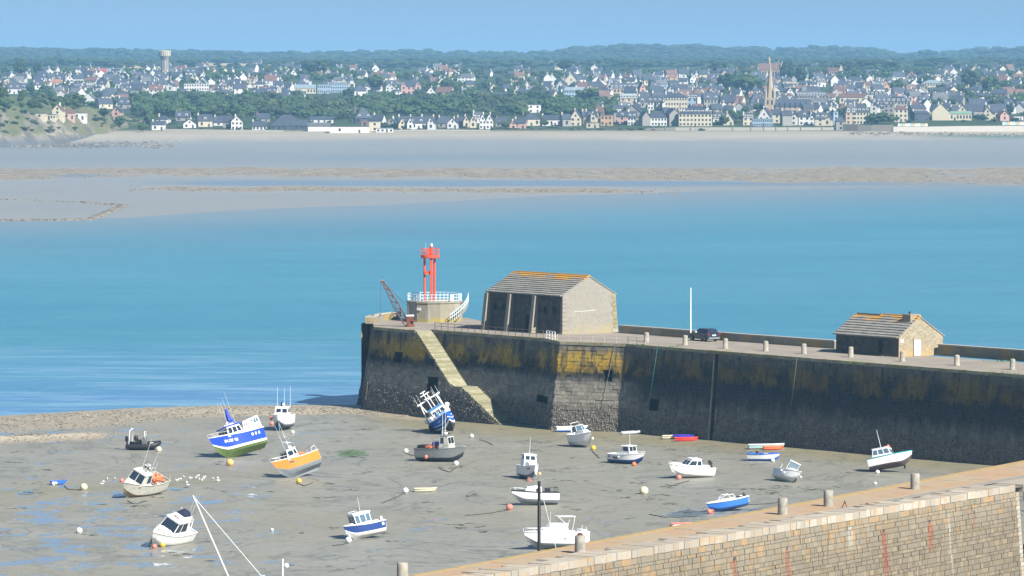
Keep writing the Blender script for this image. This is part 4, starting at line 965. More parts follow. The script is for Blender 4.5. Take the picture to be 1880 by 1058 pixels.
# quay bollards and ring
b = MB(); b.lathe([(.44, 0), (.43, .8), (.42, 1.38), (.36, 1.45)], 16); qb = b.build('bollard', BOLM)
QBO = []
QX = [(739, 1068, 'stone bollard at the bottom edge, lowest on the near quay'), (1065, 1016, 'stone bollard on the near quay in front of the white cabin cruiser'), (1437, 945, 'left one of the two close stone bollards mid quay'), (1521, 930, 'right one of the two close stone bollards mid quay'), (1680, 898, 'farthest right stone bollard on the near quay')]
for i, (x, y, l) in enumerate(QX):
    o = qb if i == 0 else qb.copy()
    if i: COL.objects.link(o)
    QBO.append(o); p = at(x, y, PZ); o.location = p; o['label'] = l; o['category'] = 'bollard'; o['group'] = 'stone bollards along the near quay'; o.rotation_euler = (0, 0, i * 1.3)
cp0 = at(1065, 984, PZ + 1.45)
b = MB(); b.lathe([(.2, 0), (.26, .1), (.1, .2)], 8, c=(0, 0, 1.44)); b.build('iron_cap', RUST, QBO[1])
p = at(1551, 932, PZ); b = MB(); b.tube([(-.22, 0, 0), (0, 0, .62), (.18, 0, 0)], .06, 5); b.tube([(0, 0, .6), (.05, .1, .3)], .05, 5); b.build('iron_bracket', RUST, label='small rusty iron bracket standing on the quay right of the bollards', cat='bracket', loc=p)
for x, y, l in ((1571, 931, 'nearest the rusty bracket'), (1581, 928, 'middle'), (1592, 926, 'farthest from the bracket')):
    b = MB(); b.lathe([(.14, 0), (.12, .1), (.05, .14)], 7); b.build('iron_stud', RUST, label='small iron stud in the quay paving, ' + l, cat='stud', loc=at(x, y, PZ + .005), group='iron studs in the quay')

# ================================================================== FAR SHORE: cliff
t = NT('cliff_ground'); n1 = t.noise(.02, 4); n2 = t.noise(.12, 5, rough=.65); nrm = t.n('ShaderNodeNewGeometry').outputs['Normal']; nzz = t.sep(nrm)[2]
gr = t.mix(t.ramp(n1, [(.35, 0), (.65, 1)]), (.045, .075, .03), (.15, .14, .075))
rk = t.mix(t.ramp(n2, [(.38, 0), (.6, 1)]), (.10, .092, .078), (.27, .24, .18))
f = t.math('ADD', t.math('MULTIPLY', nzz, .9), t.math('MULTIPLY', t.math('SUBTRACT', n1, .5), 1.4))
f = t.math('ADD', f, t.math('MULTIPLY', t.math('SUBTRACT', t.sep()[2], 15), .015))
c = t.mix(t.ramp(t.math('ADD', f, t.math('MULTIPLY', t.math('SUBTRACT', n2, .5), .8)), [(.56, 0), (.72, 1)]), rk, gr); c = t.mix(t.ramp(t.sep()[2], [(0, .9), (.09, 0)]) if False else t.ramp(t.math('DIVIDE', t.sep()[2], 60), [(.10, .85), (.16, 0)]), c, (.09, .10, .11))
t.bump(n2, .8, 2.0); CLIFF = t.fin(c, .9, .15)
CREST = [(-300, 172), (0, 173), (60, 178), (110, 187), (150, 194), (190, 202), (215, 209), (245, 217), (265, 221), (280, 228), (294, 240), (306, 249)]
CBASE = [(-300, 269), (0, 268), (100, 265), (200, 259), (260, 253), (306, 250)]
vs = []; xs = list(np.arange(-1300, -300, 20)) + list(np.arange(-300, 307, 4)); NR = 30
for j in range(NR):
    f = j / (NR - 1)
    for x in xs:
        yb, yc = interp(x, CBASE), interp(x, CREST); Yb = yrow(yb, 4.2); zc = zat(0, Yb + 90, yc)
        if f < .62:
            g = f / .62; Y = Yb + 95 * g ** 1.25; zt = lerp(3.5, zc, g ** .8)
        else:
            g = (f - .62) / .38; Y = Yb + 95 + 160 * g; zt = lerp(zc, min(zc, land_z(Y) - 3), g ** 1.2)
        X = (x - 940) / FOC * Y; a = math.sin(min(1, f / .62) * math.pi) + .15
        zt += a * (5.0 * fb(X, Y, .03) + 2.5 * fb(X + 9, Y, .11)) * min(1, (zc - 3) / 14)
        Y += a * 9 * fb(X, zt * 2, .05) * min(1, (zc - 3) / 14)
        vs.append((X, Y, zt))
nx = len(xs); fs = [(j * nx + i, j * nx + i + 1, (j + 1) * nx + i + 1, (j + 1) * nx + i) for j in range(NR - 1) for i in range(nx - 1)]
me = D.meshes.new('headland'); me.from_pydata(vs, [], fs); me.materials.append(CLIFF); me.polygons.foreach_set('use_smooth', [True] * len(fs)); headland = put('headland', me, kind='structure')
from mathutils.bvhtree import BVHTree
HBVH = BVHTree.FromPolygons(vs, fs)
def spot(x, y):
    g = ground(x, y); o = Vector((0, 0, EYE)); d = Vector(ray(x, y)).normalized(); h = HBVH.ray_cast(o, d)
    if h[0] is not None and h[0].y < g.y: return h[0]
    return g

# ---- trees
def leafmat(name, c1, c2):
    t = NT(name); n = t.noise(.5, 3); i = t.island()
    c = t.mix(t.ramp(t.math('ADD', t.math('MULTIPLY', n, .5), t.math('MULTIPLY', i, .6)), [(.25, 0), (.8, 1)]), c1, c2)
    c = t.mix(t.math('MULTIPLY', t.rnd(), .4), c, (.05, .065, .03)); return t.fin(c, .8, .15)
LEAF = dict(dark=leafmat('leaves_dark', (.010, .028, .016), (.032, .058, .024)), green=leafmat('leaves_green', (.022, .052, .018), (.06, .10, .03)), olive=leafmat('leaves_olive', (.04, .06, .025), (.095, .11, .045)))
BARK = paint('bark', (.08, .06, .045), .9, .4)
ICO = None
def ico():
    p = (1 + 5 ** .5) / 2; v = [(-1, p, 0), (1, p, 0), (-1, -p, 0), (1, -p, 0), (0, -1, p), (0, 1, p), (0, -1, -p), (0, 1, -p), (p, 0, -1), (p, 0, 1), (-p, 0, -1), (-p, 0, 1)]
    f = [(0, 11, 5), (0, 5, 1), (0, 1, 7), (0, 7, 10), (0, 10, 11), (1, 5, 9), (5, 11, 4), (11, 10, 2), (10, 7, 6), (7, 1, 8), (3, 9, 4), (3, 4, 2), (3, 2, 6), (3, 6, 8), (3, 8, 9), (4, 9, 5), (2, 4, 11), (6, 2, 10), (8, 6, 7), (9, 8, 1)]
    v = np.array(v, float); return v / np.linalg.norm(v[0]), np.array(f)
IV, IF = ico()
def lumps(n, seed, wide=1.0, conic=False, size=.26):
    r = np.random.RandomState(seed); V, F = [], []; o = 0
    for k in range(n):
        d = r.normal(size=3); d /= np.linalg.norm(d); rad = r.uniform(.35, 1) ** .5 * .8
        c = np.array([d[0] * rad * .5 * wide, d[1] * rad * .5 * wide, .58 + d[2] * rad * .38])
        if conic: c[:2] *= max(.15, 1.25 - c[2])
        s = size * r.uniform(.55, 1.15) * (1 if not conic else .7)
        v = IV * (1 + r.uniform(-.28, .28, (12, 1))) * s * .5 * np.array([1, 1, .8]) * r.uniform(.8, 1.2, 3) + c
        V.append(v); F.append(IF + o); o += 12
    return np.vstack(V), np.vstack(F)
def mesh_np(name, V, F, mat):
    me = D.meshes.new(name); me.from_pydata(V.tolist(), [], F.tolist()); me.materials.append(mat); return me
CROWN = {}
for col in LEAF:
    for k in range(3):
        V, F = lumps(95, 10 * k + len(col)); CROWN[col, 'round', k] = mesh_np('crown', V, F, LEAF[col])
        V, F = lumps(80, 31 * k + len(col), conic=True); CROWN[col, 'pointed', k] = mesh_np('crown', V, F, LEAF[col])
        V, F = lumps(80, 77 * k + len(col), wide=1.6); CROWN[col, 'spreading', k] = mesh_np('crown', V, F, LEAF[col])
b = MB(); b.tube([(0, 0, 0), (.02, 0, .3), (-.01, .01, .6)], .035, 6, r2=.02)
for a in (0, 2.1, 4.2): b.tube([(0, 0, .28), (math.cos(a) * .14, math.sin(a) * .14, .45), (math.cos(a) * .26, math.sin(a) * .26, .62)], .018, 4, r2=.006)
me = D.meshes.new('trunk'); me.from_pydata(b.v, [], b.f); me.materials.append(BARK); TRUNK = me
ZX = [(0, 'above the cliff'), (250, 'near the water tower'), (430, 'behind white beach hall'), (640, 'by the pink villa'), (850, 'above mid beach'), (1040, 'above cream villas'), (1230, 'behind long cream hotel'), (1400, 'round the spire'), (1540, 'behind square mansion'), (1700, 'above striped cabins'), (2600, '')]
def zone(x):
    for a, b2 in zip(ZX[:-1], ZX[1:]):
        if x < b2[0]: return a[1]
    return ZX[-2][1]
YB = [(0, 'on skyline'), (128, 'high on hill'), (146, 'on upper slope'), (166, 'midway up slope'), (188, 'low on slope'), (212, 'behind beachfront'), (228, 'on beachfront')]
def band(y):
    r = YB[0][1]
    for a, n in YB:
        if y >= a: r = n
    return r
TREES = []
def tree(x, y, w, h, col='green', shp='round'):
    g = spot(x, y); s = g.y / FOC; W, H_ = w * s, h * s
    root = thing('tree', None, None, g - Vector((0, 0, .5)), (0, 0, random.random() * 6.3), group='trees on the far shore')
    c = put('crown', CROWN[col, shp, random.randrange(3)], root); c.scale = (W, W, H_)
    k = put('trunk', TRUNK, root); k.scale = (min(W, H_),) * 2 + (H_,)
    root['category'] = 'tree'; TREES.append((x, y, col, shp, root))
WOODS = [(245, 560, 186, 216, 230, 11, 16), (560, 700, 190, 222, 85, 10, 14), (690, 960, 186, 214, 150, 10, 15), (1000, 1135, 186, 214, 85, 9, 13), (760, 1000, 158, 186, 70, 8, 12), (-80, 1960, 132, 150, 210, 9, 13),
         (0, 240, 150, 200, 90, 8, 12), (1480, 1700, 120, 150, 90, 9, 14), (1700, 1960, 150, 200, 150, 9, 13), (1290, 1400, 125, 165, 80, 9, 13), (1200, 1560, 205, 228, 40, 6, 9), (480, 640, 120, 150, 90, 9, 12), (200, 500, 125, 160, 70, 8, 11)]
bigt = [(38, 143, 30, 38, 'dark', 'round'), (70, 140, 20, 26, 'dark', 'round'), (1085, 190, 44, 34, 'green', 'spreading'), (1040, 124, 40, 20, 'dark', 'round'), (1322, 140, 40, 30, 'dark', 'round'), (1440, 152, 26, 44, 'dark', 'pointed'), (1452, 156, 22, 50, 'dark', 'pointed'), (1470, 158, 24, 40, 'dark', 'round'),
        (1370, 175, 60, 44, 'green', 'round'), (1335, 165, 40, 34, 'dark', 'round'), (1700, 165, 36, 30, 'dark', 'round'), (1782, 168, 40, 42, 'dark', 'round'), (1820, 175, 40, 40, 'green', 'round'), (1650, 180, 32, 40, 'green', 'round'),
        (1040, 132, 36, 24, 'dark', 'round'), (820, 165, 26, 24, 'green', 'round'), (690, 168, 36, 36, 'green', 'round'), (640, 185, 24, 26, 'dark', 'round'), (580, 140, 46, 34, 'dark', 'spreading'), (495, 112, 20, 14, 'dark', 'round'), (1720, 125, 60, 22, 'dark', 'spreading'), (1600, 128, 80, 22, 'dark', 'spreading'),
        (1555, 135, 40, 24, 'dark', 'spreading'), (275, 236, 22, 34, 'green', 'round'), (262, 243, 18, 20, 'green', 'round'), (1000, 232, 18, 14, 'green', 'round'), (1330, 230, 22, 22, 'olive', 'round'), (930, 236, 26, 16, 'olive', 'round'), (705, 240, 22, 18, 'dark', 'round'), (725, 237, 18, 14, 'dark', 'round'), (1618, 228, 50, 22, 'green', 'spreading'),
        (1640, 196, 40, 22, 'green', 'round'), (190, 215, 22, 20, 'dark', 'round'), (220, 235, 20, 26, 'green', 'round'), (1160, 217, 40, 26, 'green', 'round'), (345, 118, 14, 14, 'dark', 'round'), (385, 116, 16, 14, 'dark', 'round'), (1390, 205, 24, 18, 'green', 'round'), (1850, 215, 24, 26, 'dark', 'round')]
for a in bigt: tree(*a)
random.seed(21)
for (x0, x1, y0, y1, n, s0, s1) in WOODS:
    k = max(3, int(n * .19))
    for i in range(k):
        y = random.uniform(y0, y1); sc = .75 + .6 * (y - 125) / 100
        w_ = random.uniform(s0, s1) * sc * 1.5; tree(random.uniform(max(0, x0), min(1880, x1)), y, w_ * random.uniform(.9, 1.3), w_ * random.uniform(.75, 1.25), random.choice(('dark', 'green', 'green', 'dark', 'olive')), random.choice(('round', 'round', 'spreading', 'pointed')))
bk = {}
for T_ in TREES: bk.setdefault((T_[2], T_[3], band(T_[1]), zone(T_[0])), []).append(T_)
NM = dict(dark='dark-green', green='mid-green', olive='olive-green')
for (c_, s_, b_, z_), L_ in bk.items():
    L_.sort(key=lambda q: q[0])
    for i, q in enumerate(L_):
        q[4]['label'] = '%s %s tree %s %s' % (NM[c_], s_, b_, z_) if len(L_) == 1 else '%s of %s %s trees, %s, %s' % (ordl(i, len(L_)), NM[c_], s_, b_, z_)
def wood(name, lab, items, mat, nl=9, seed=3):
    r = np.random.RandomState(seed); protos = [lumps(nl, 200 + k, wide=1.2, size=.55) for k in range(5)]; V, F = [], []; o = 0
    for (p, W, H_) in items:
        v, f = protos[r.randint(5)]; a = r.uniform(0, 6.3); ca, sa = math.cos(a), math.sin(a)
        q = v * np.array([W, W, H_]); q = np.c_[q[:, 0] * ca - q[:, 1] * sa, q[:, 0] * sa + q[:, 1] * ca, q[:, 2]] + np.array([p.x, p.y, p.z - H_ * .12]); V.append(q); F.append(f + o); o += len(v)
    o = put(name, mesh_np(name, np.vstack(V), np.vstack(F), mat), None, lab, 'woodland', kind='stuff'); return o
items = {c_: [] for c_ in LEAF}
for (x0, x1, y0, y1, n, s0, s1) in WOODS:
    for i in range(int(n * 1.25)):
        y = random.uniform(y0, y1); g = spot(random.uniform(x0, x1), y); s = g.y / FOC * (.75 + .6 * (y - 125) / 100); w_ = random.uniform(s0, s1) * s * 1.25
        items[random.choice(('dark', 'green', 'green'))].append((g, w_ * 1.2, w_ * random.uniform(.75, 1.2)))
# gardens: shrubs and small trees between the houses
for i in range(1250):
    x = random.uniform(-100, 1980); y = 118 + 112 * random.random() ** 1.1
    if x < 260 and y > 195: continue
    g = spot(x, y); s = g.y / FOC; w_ = random.uniform(5, 11) * (.6 + .6 * (y - 118) / 100) * s
    items[random.choice(('dark', 'green', 'olive', 'green', 'dark'))].append((g, w_ * 1.3, w_ * random.uniform(.5, 1)))
for i in range(60):
    x = random.uniform(0, 270); y = random.uniform(interp(x, CREST) + 4, interp(x, CBASE) - 22); g = spot(x, y); s = g.y / FOC; w_ = random.uniform(4, 11) * s
    items[random.choice(('green', 'olive'))].append((g, w_ * 1.5, w_ * .6))
for i in range(160):
    x = random.choice((random.uniform(280, 560), random.uniform(700, 1240), random.uniform(1240, 1500))); y = random.uniform(235, 240); g = ground(x, y); w_ = random.uniform(2, 6) * g.y / FOC
    items[random.choice(('green', 'olive'))].append((g, w_ * 2.2, w_ * .8))
for c_ in LEAF: wood('woodland', {'dark': 'dark green woodland and hedges spread between the houses of the far town', 'green': 'mid green woodland and garden shrubs filling the far town slope', 'olive': 'olive coloured scrub and garden hedges on the far shore'}[c_], items[c_], LEAF[c_])
far = []
for i in range(5000):
    x = random.uniform(-700, 2600); Y = 5200 + 4300 * random.random() ** .8; X = (x - 940) / FOC * Y
    if 365 < x < 506 and Y < 7300 and random.random() < .9: continue
    if 214 < x < 301 and Y < 7300 and random.random() < .9: continue
    w_ = random.uniform(12, 22) * (.8 + .5 * (Y > 8200)); far.append((Vector((X, Y, terr_z(X, Y))), w_ * 1.7, w_ * random.uniform(.55, .8)))
for i in range(1250):
    x = random.uniform(-700, 2600); Y = random.uniform(9150, 9500); X = (x - 940) / FOC * Y; w_ = random.uniform(9, 17); far.append((Vector((X, Y, terr_z(X, Y))), w_ * 1.9, w_ * random.uniform(.5, .9)))
wood('distant_woodland', 'hazy blue green wooded ridges along the skyline', far, LEAF['dark'], nl=6, seed=5)

# ---- houses
WALLS = dict(white=wallpaint('render_white', (.64, .62, .58)), cream=wallpaint('render_cream', (.55, .49, .36)), grey=wallpaint('stone_grey', (.30, .28, .25)), pink=wallpaint('render_pink', (.50, .32, .27)), orange=wallpaint('render_orange', (.50, .33, .19)),
             tan=wallpaint('stone_tan', (.42, .33, .23)), blue=wallpaint('render_blue', (.30, .38, .46)), brown=wallpaint('stone_brown', (.22, .15, .12)), dark=wallpaint('wall_dark', (.07, .08, .10)))
ROOFS = dict(slate=roofmat('slate_roof', (.055, .065, .085)), red=roofmat('tile_roof', (.17, .095, .075)), grey=roofmat('grey_roof', (.13, .135, .14)), green=roofmat('green_roof', (.20, .33, .24)), orange=roofmat('orange_roof', (.30, .15, .08)), brown=roofmat('brown_roof', (.15, .09, .07)), zinc=roofmat('zinc_roof', (.24, .30, .33)))
WFR = paint('window_frame', (.60, .62, .62), .5, 0)
HOUSES = []; FOOT = []
def house(x0, x1, yb, ye, yr, kind='R', wall='white', roof='slate', yaw=None, ch=1, nw=None, fl=None, depth=None, lab=None, dorm=0, name='house', reg=True):
    """facade between columns x0,x1, base yb, eave ye, ridge yr"""
    xc = (x0 + x1) / 2; g = spot(xc, yb); s = g.y / FOC; W = (x1 - x0) * s; he = max(2.2, (yb - ye) * s); hr = max(0.0, (ye - yr) * s)
    if yaw is None: yaw = random.uniform(-22, 22)
    dp = depth or min(max(W * .75, 7), 11); a = R(yaw); W2 = W / (abs(math.cos(a)) + (abs(math.sin(a)) * dp / W if kind != 'T' else 0)) if W > 7 else W
    W2 = max(W2, W * .6)
    root = thing(name, None, None, g + Vector((0, dp * .3, -.3)), (0, 0, a)); root['category'] = 'house'; he += .3
    wm, rm = WALLS[wall], ROOFS[roof]; w2, d2 = W2 / 2, dp / 2; b = MB(); base = -2.5
    B = [(-w2, -d2), (w2, -d2), (w2, d2), (-w2, d2)]; top = he
    if kind == 'G':      # gable to the front
        b.add([(x, y, base) for x, y in B] + [(-w2, -d2, he), (w2, -d2, he), (w2, d2, he), (-w2, d2, he), (0, -d2, he + hr), (0, d2, he + hr)], [(0, 1, 5, 8, 4), (1, 2, 6, 5), (2, 3, 7, 9, 6), (3, 0, 4, 7)])
        b.build('wall', wm, root); b = MB(); o = .35; k = hr / w2
        for sg in (-1, 1):
            p = [(sg * (w2 + o), -d2 - o, he - o * k), (sg * (w2 + o), d2 + o, he - o * k), (0, d2 + o, he + hr), (0, -d2 - o, he + hr)]
            if sg < 0: p = [p[1], p[0], p[3], p[2]]
            b.hexa(p, [(x, y, z + .22) for x, y, z in p])
        rf = b.build('roof', rm, root)
    elif kind == 'R':
        b.add([(x, y, base) for x, y in B] + [(-w2, -d2, he), (w2, -d2, he), (w2, d2, he), (-w2, d2, he), (-w2, 0, he + hr), (w2, 0, he + hr)], [(0, 1, 5, 4), (1, 2, 6, 9, 5), (2, 3, 7, 6), (3, 0, 4, 8, 7)])
        b.build('wall', wm, root); b = MB(); o = .3; k = hr / d2
        for sg in (-1, 1):
            p = [(-w2 - o, sg * (d2 + o), he - o * k), (w2 + o, sg * (d2 + o), he - o * k), (w2 + o, 0, he + hr), (-w2 - o, 0, he + hr)]
            if sg > 0: p = [p[1], p[0], p[3], p[2]]
            b.hexa(p, [(x, y, z + .22) for x, y, z in p])
        rf = b.build('roof', rm, root)
    elif kind in 'HM':
        b.box(-w2, w2, -d2, d2, base, he); b.build('wall', wm, root); b = MB(); o = .35
        q = [(-w2 - o, -d2 - o, he - .05), (w2 + o, -d2 - o, he - .05), (w2 + o, d2 + o, he - .05), (-w2 - o, d2 + o, he - .05)]; i_ = min(d2, w2) * (.35 if kind == 'M' else .97)
        b.hexa(q, [(-w2 + i_, -d2 + i_, he + hr), (w2 - i_, -d2 + i_, he + hr), (w2 - i_, d2 - i_, he + hr), (-w2 + i_, d2 - i_, he + hr)]); rf = b.build('roof', rm, root)
    else:
        b.box(-w2, w2, -d2, d2, base, he); b.build('wall', wm, root); b = MB(); b.box(-w2 - .2, w2 + .2, -d2 - .2, d2 + .2, he, he + .3); rf = b.build('roof', rm, root)
    fl = fl or max(1, round(he / 3.1)); nw = nw if nw is not None else max(1, int(W2 / 3.2)); fh = he / fl
    pxs = 1 / s
    if pxs * 1.1 > 1.7 and nw:
        for f_ in range(fl):
            for i in range(nw):
                xw = -w2 + W2 * (i + .5) / nw; wz = f_ * fh + fh * .32; hh = fh * .46; ww = min(1.25, W2 / nw * .5)
                if f_ == 0 and i == nw // 2 and nw > 1: sbox('door', WALLS['dark'], root, (xw, -d2 - .02, 0), (1.1, .12, 2.2))
                else: sbox('window', GLASS, root, (xw, -d2 - .02, wz), (ww, .12, hh))
        if yaw < -3 or kind in 'HMF':
            for f_ in range(fl): sbox('window', GLASS, root, (w2 + .02, 0, f_ * fh + fh * .32), (.12, 1.1, fh * .46))
        if kind == 'G' and hr > 2.2: sbox('window', GLASS, root, (0, -d2 - .02, he + hr * .12), (1.0, .12, min(1.3, hr * .4)))
    for i in range(dorm):
        xw = -w2 + W2 * (i + .5) / dorm; yy = -d2 + (.35 * d2 if kind != 'M' else .12 * d2); dm = sbox('dormer', WALLS['white'], root, (xw, yy, he - .1), (1.5, 1.6, min(2.2, hr * .6 + .4)))
        d_ = put('dormer_window', ubox(GLASS), dm); d_.location = (0, -.52, .3); d_.scale = (.6, .04, .5)
    for i in range(ch):
        if kind == 'G': c_ = (random.choice((-.12, .12)) * W2, d2 * random.uniform(-.3, .8), he + hr * .55)
        else: c_ = ((w2 - .5) * (1 if (i % 2) else -1) if ch < 3 else -w2 + .5 + (W2 - 1) * i / (ch - 1), 0, he + hr * .6)
        if kind == 'F': continue
        cm = put('chimney', ubox(WALLS['cream' if random.random() < .4 else ('brown' if random.random() < .3 else 'white')]), root); cm.location = c_; cm.scale = (.8, 1.1, hr * .45 + 1.1)
    HOUSES.append([xc, yb, kind, wall, roof, root, lab, x1 - x0, name]); FOOT.append((g.x, g.y, max(W2, dp) / 2, xc, yb, ye))
    return root
H = house
# beachfront, left to right
H(279, 303, 239, 229, 223, 'R', 'white', lab='low white house with slate roof at the left end of the beachfront, beside the cliff')
H(288, 312, 227, 219, 212, 'H', 'white', lab='white hipped house behind the leftmost beachfront house')
H(322, 350, 222, 215, 205, 'R', 'grey', dorm=2, lab='grey house with two dormers below the wood, left part of the beach')
H(334, 360, 235, 227, 219, 'G', 'white', yaw=8, lab='low wide white gable on the beachfront, second from the cliff')
H(360, 390, 233, 222, 211, 'R', 'cream', yaw=12, dorm=1, lab='half timbered cream house with broad roof right of the wide white gable')
H(393, 411, 231, 227, 217, 'R', 'white', lab='small white cottage with tall slate roof left of the glazed white gable')
H(410, 426, 237, 224, 214, 'R', 'grey', yaw=-5, ch=0, lab='grey wing attached left of the glazed white gable')
H(424, 445, 238, 223, 213, 'G', 'white', yaw=4, nw=3, lab='tall white gable with big dark glazing on the left beachfront')
H(462, 490, 239, 232, 223, 'R', 'white', yaw=4, nw=4, lab='small white cottage with four windows and slate roof left of the big dark roof')
H(470, 495, 224, 218, 209, 'R', 'grey', lab='slate roofed house behind the small white cottage on the left beach')
H(493, 560, 238, 231, 211, 'H', 'dark', 'slate', yaw=5, depth=16, ch=0, lab='large low building with big dark slate roof on the beachfront')
H(540, 565, 238, 231, 221, 'R', 'dark', 'slate', yaw=2, ch=0, lab='dark low wing right of the large dark slate roof')
H(567, 612, 226, 220, 215, 'R', 'white', yaw=4, ch=0, lab='long low house with dark roof above the white beach hall')
H(563, 606, 241, 232, 226, 'R', 'white', 'grey', yaw=5, ch=0, nw=0, lab='white beach hall with grey roof, left of the long flat white hall')
H(604, 678, 244, 233, 232, 'F', 'white', 'grey', yaw=3, depth=12, nw=2, fl=1, lab='long flat roofed white hall standing right on the sand')
H(662, 676, 234, 222, 216, 'F', 'brown', 'grey', yaw=4, lab='small brown block on top of the long white hall')
H(677, 698, 241, 224, 222, 'F', 'cream', 'grey', yaw=3, nw=1, lab='cream flat roofed block at the right end of the long white hall')
H(649, 684, 226, 217, 199, 'H', 'dark', 'slate', yaw=8, dorm=2, lab='steep slate hipped roof with two white dormers behind the white halls')
H(683, 708, 231, 221, 211, 'R', 'white', yaw=-18, lab='white house with slate roof right of the steep hipped roof')
H(690, 722, 243, 238, 237, 'F', 'white', 'zinc', yaw=2, nw=4, fl=1, lab='low white beach kiosk right of the cream block')
H(710, 729, 233, 228, 218, 'G', 'grey', yaw=-8, lab='small grey gable left of the white hotel with four chimneys')
o = H(730, 798, 237, 226, 214, 'R', 'white', yaw=3, ch=4, dorm=4, nw=8, fl=1, lab='long white hotel with four tall chimneys and dormers on the beachfront')
H(731, 745, 237.5, 229, 217, 'G', 'cream', yaw=3, ch=0, depth=8, lab='left cream gable of the white hotel with four chimneys'); H(747, 759, 238, 227, 216, 'G', 'white', yaw=3, ch=0, depth=6, lab='small middle gable of the white hotel with four chimneys'); H(786, 799, 238, 226, 216, 'G', 'white', yaw=-6, ch=0, depth=8, lab='right white gable of the hotel with four chimneys')
H(805, 825, 234, 226, 215, 'R', 'grey', ch=1, lab='grey house with slate roof left of the plain white gable'); H(822, 841, 236, 226, 217, 'G', 'white', yaw=-4, nw=2, lab='plain white gable standing alone in the middle of the beachfront'); H(839, 856, 234, 225, 215, 'R', 'grey', lab='grey house between the plain white gable and the twin cream gables')
H(850, 862, 235, 223, 213, 'G', 'cream', yaw=3, depth=8, lab='left of the twin cream gables on the beachfront'); H(862, 874, 235, 223, 213, 'G', 'cream', yaw=3, depth=8, lab='right of the twin cream gables on the beachfront')
H(868, 888, 226, 218, 206, 'M', 'white', dorm=3, lab='white mansard house behind the twin gables'); H(880, 892, 237, 221, 209, 'G', 'white', yaw=2, depth=8, nw=2, lab='left of the tall twin white gables on the beachfront'); H(892, 905, 237, 221, 209, 'G', 'white', yaw=2, depth=8, nw=2, lab='right of the tall twin white gables on the beachfront')
H(910, 932, 232, 225, 216, 'R', 'grey', 'slate', lab='slate roofed grey house right of the tall twin white gables'); H(936, 950, 238, 229, 222, 'G', 'pink', lab='small pink gable on the beachfront in front of shrubs'); H(944, 968, 236, 226, 218, 'R', 'pink', 'slate', lab='pinkish red house with slate roof on the middle beachfront')
H(958, 991, 231, 219, 208, 'H', 'cream', dorm=0, yaw=6, lab='cream villa with hipped slate roof right of the pinkish house'); H(966, 993, 207, 193, 188, 'F', 'white', 'grey', lab='modern flat roofed white house above the cream hipped villa')
H(994, 1036, 231, 220, 212, 'R', 'white', yaw=3, nw=6, lab='long low white villa with slate roof on the beachfront'); H(1030, 1046, 232, 219, 210, 'R', 'grey', ch=1, lab='grey side of the house left of the first steep cream gable')
H(1048, 1068, 231, 216, 202, 'G', 'cream', yaw=-5, depth=9, lab='first steep cream gable of the villa row'); H(1068, 1076, 228, 214, 204, 'R', 'brown', lab='narrow brown house between the two steep cream gables'); H(1073, 1099, 231, 214, 204, 'R', 'cream', yaw=-12, dorm=1, ch=2, lab='yellow cream villa beside the second steep gable'); H(1086, 1096, 231.5, 213, 201, 'G', 'cream', yaw=-8, depth=8, ch=0, lab='second steep cream gable of the villa row')
H(1078, 1099, 235, 226, 225, 'F', 'cream', 'grey', yaw=-8, fl=1, ch=0, lab='cream garden pavilion below the second steep gable'); H(1103, 1126, 231, 212, 208, 'F', 'orange', 'brown', yaw=-8, nw=3, lab='orange brown flat topped house with balconies in the villa row')
H(1096, 1108, 226, 206, 196, 'R', 'brown', 'brown', ch=2, lab='tall brown house behind the orange house with balconies'); H(1126, 1138, 228, 208, 203, 'F', 'grey', 'grey', ch=0, lab='plain grey side wall right of the orange house'); H(1134, 1152, 229, 214, 205, 'R', 'pink', yaw=-6, dorm=1, lab='white and pink house with a balcony in the villa row'); H(1153, 1169, 230, 216, 205, 'R', 'white', yaw=-4, dorm=2, nw=3, lab='white house with two chimneys right of the white and pink house')
H(1144, 1184, 225, 208, 193, 'G', 'grey', yaw=-10, depth=14, nw=0, lab='broad blank grey gable rising behind the villa row'); H(1176, 1191, 231, 215, 205, 'G', 'grey', yaw=10, nw=0, ch=0, depth=12, lab='blank grey end wall of the white terrace with six windows'); H(1190, 1226, 231, 216, 204, 'H', 'white', yaw=-4, nw=6, lab='white terrace with hipped slate roof left of the long cream hotel')
H(1221, 1248, 231, 210, 200, 'G', 'grey', yaw=12, nw=0, ch=0, depth=14, lab='blank grey end wall of the long cream hotel')
H(1246, 1309, 231.5, 209, 194, 'H', 'cream', yaw=-3, nw=9, fl=3, dorm=9, depth=16, lab='long cream hotel with many white dormers on the beachfront'); H(1309, 1332, 229, 217, 206, 'M', 'white', yaw=-3, dorm=3, lab='white mansard house attached right of the long cream hotel'); H(1328, 1347, 230, 220, 207, 'G', 'cream', yaw=-4, lab='small pointed cream gable right of the long cream hotel')
H(1364, 1383, 230, 216, 209, 'M', 'cream', dorm=3, lab='cream house with dormers left of the big white gable near the spire'); H(1392, 1418, 228, 214, 198, 'G', 'white', yaw=-8, depth=12, lab='big white gable on the beachfront below the spire'); H(1380, 1420, 232, 219, 218, 'F', 'blue', 'zinc', yaw=-2, nw=10, fl=2, lab='glazed blue grey veranda in front of the big white gable')
H(1418, 1436, 226, 210, 200, 'R', 'cream', yaw=-4, ch=1, lab='small cream house with slate roof right of the big white gable'); H(1433, 1454, 231, 212, 203, 'R', 'grey', yaw=10, nw=0, lab='plain grey wall with dark roof on the right beachfront'); H(1453, 1466, 230, 213, 203, 'G', 'white', yaw=-14, lab='slim cream gable at the end of the plain grey wall')
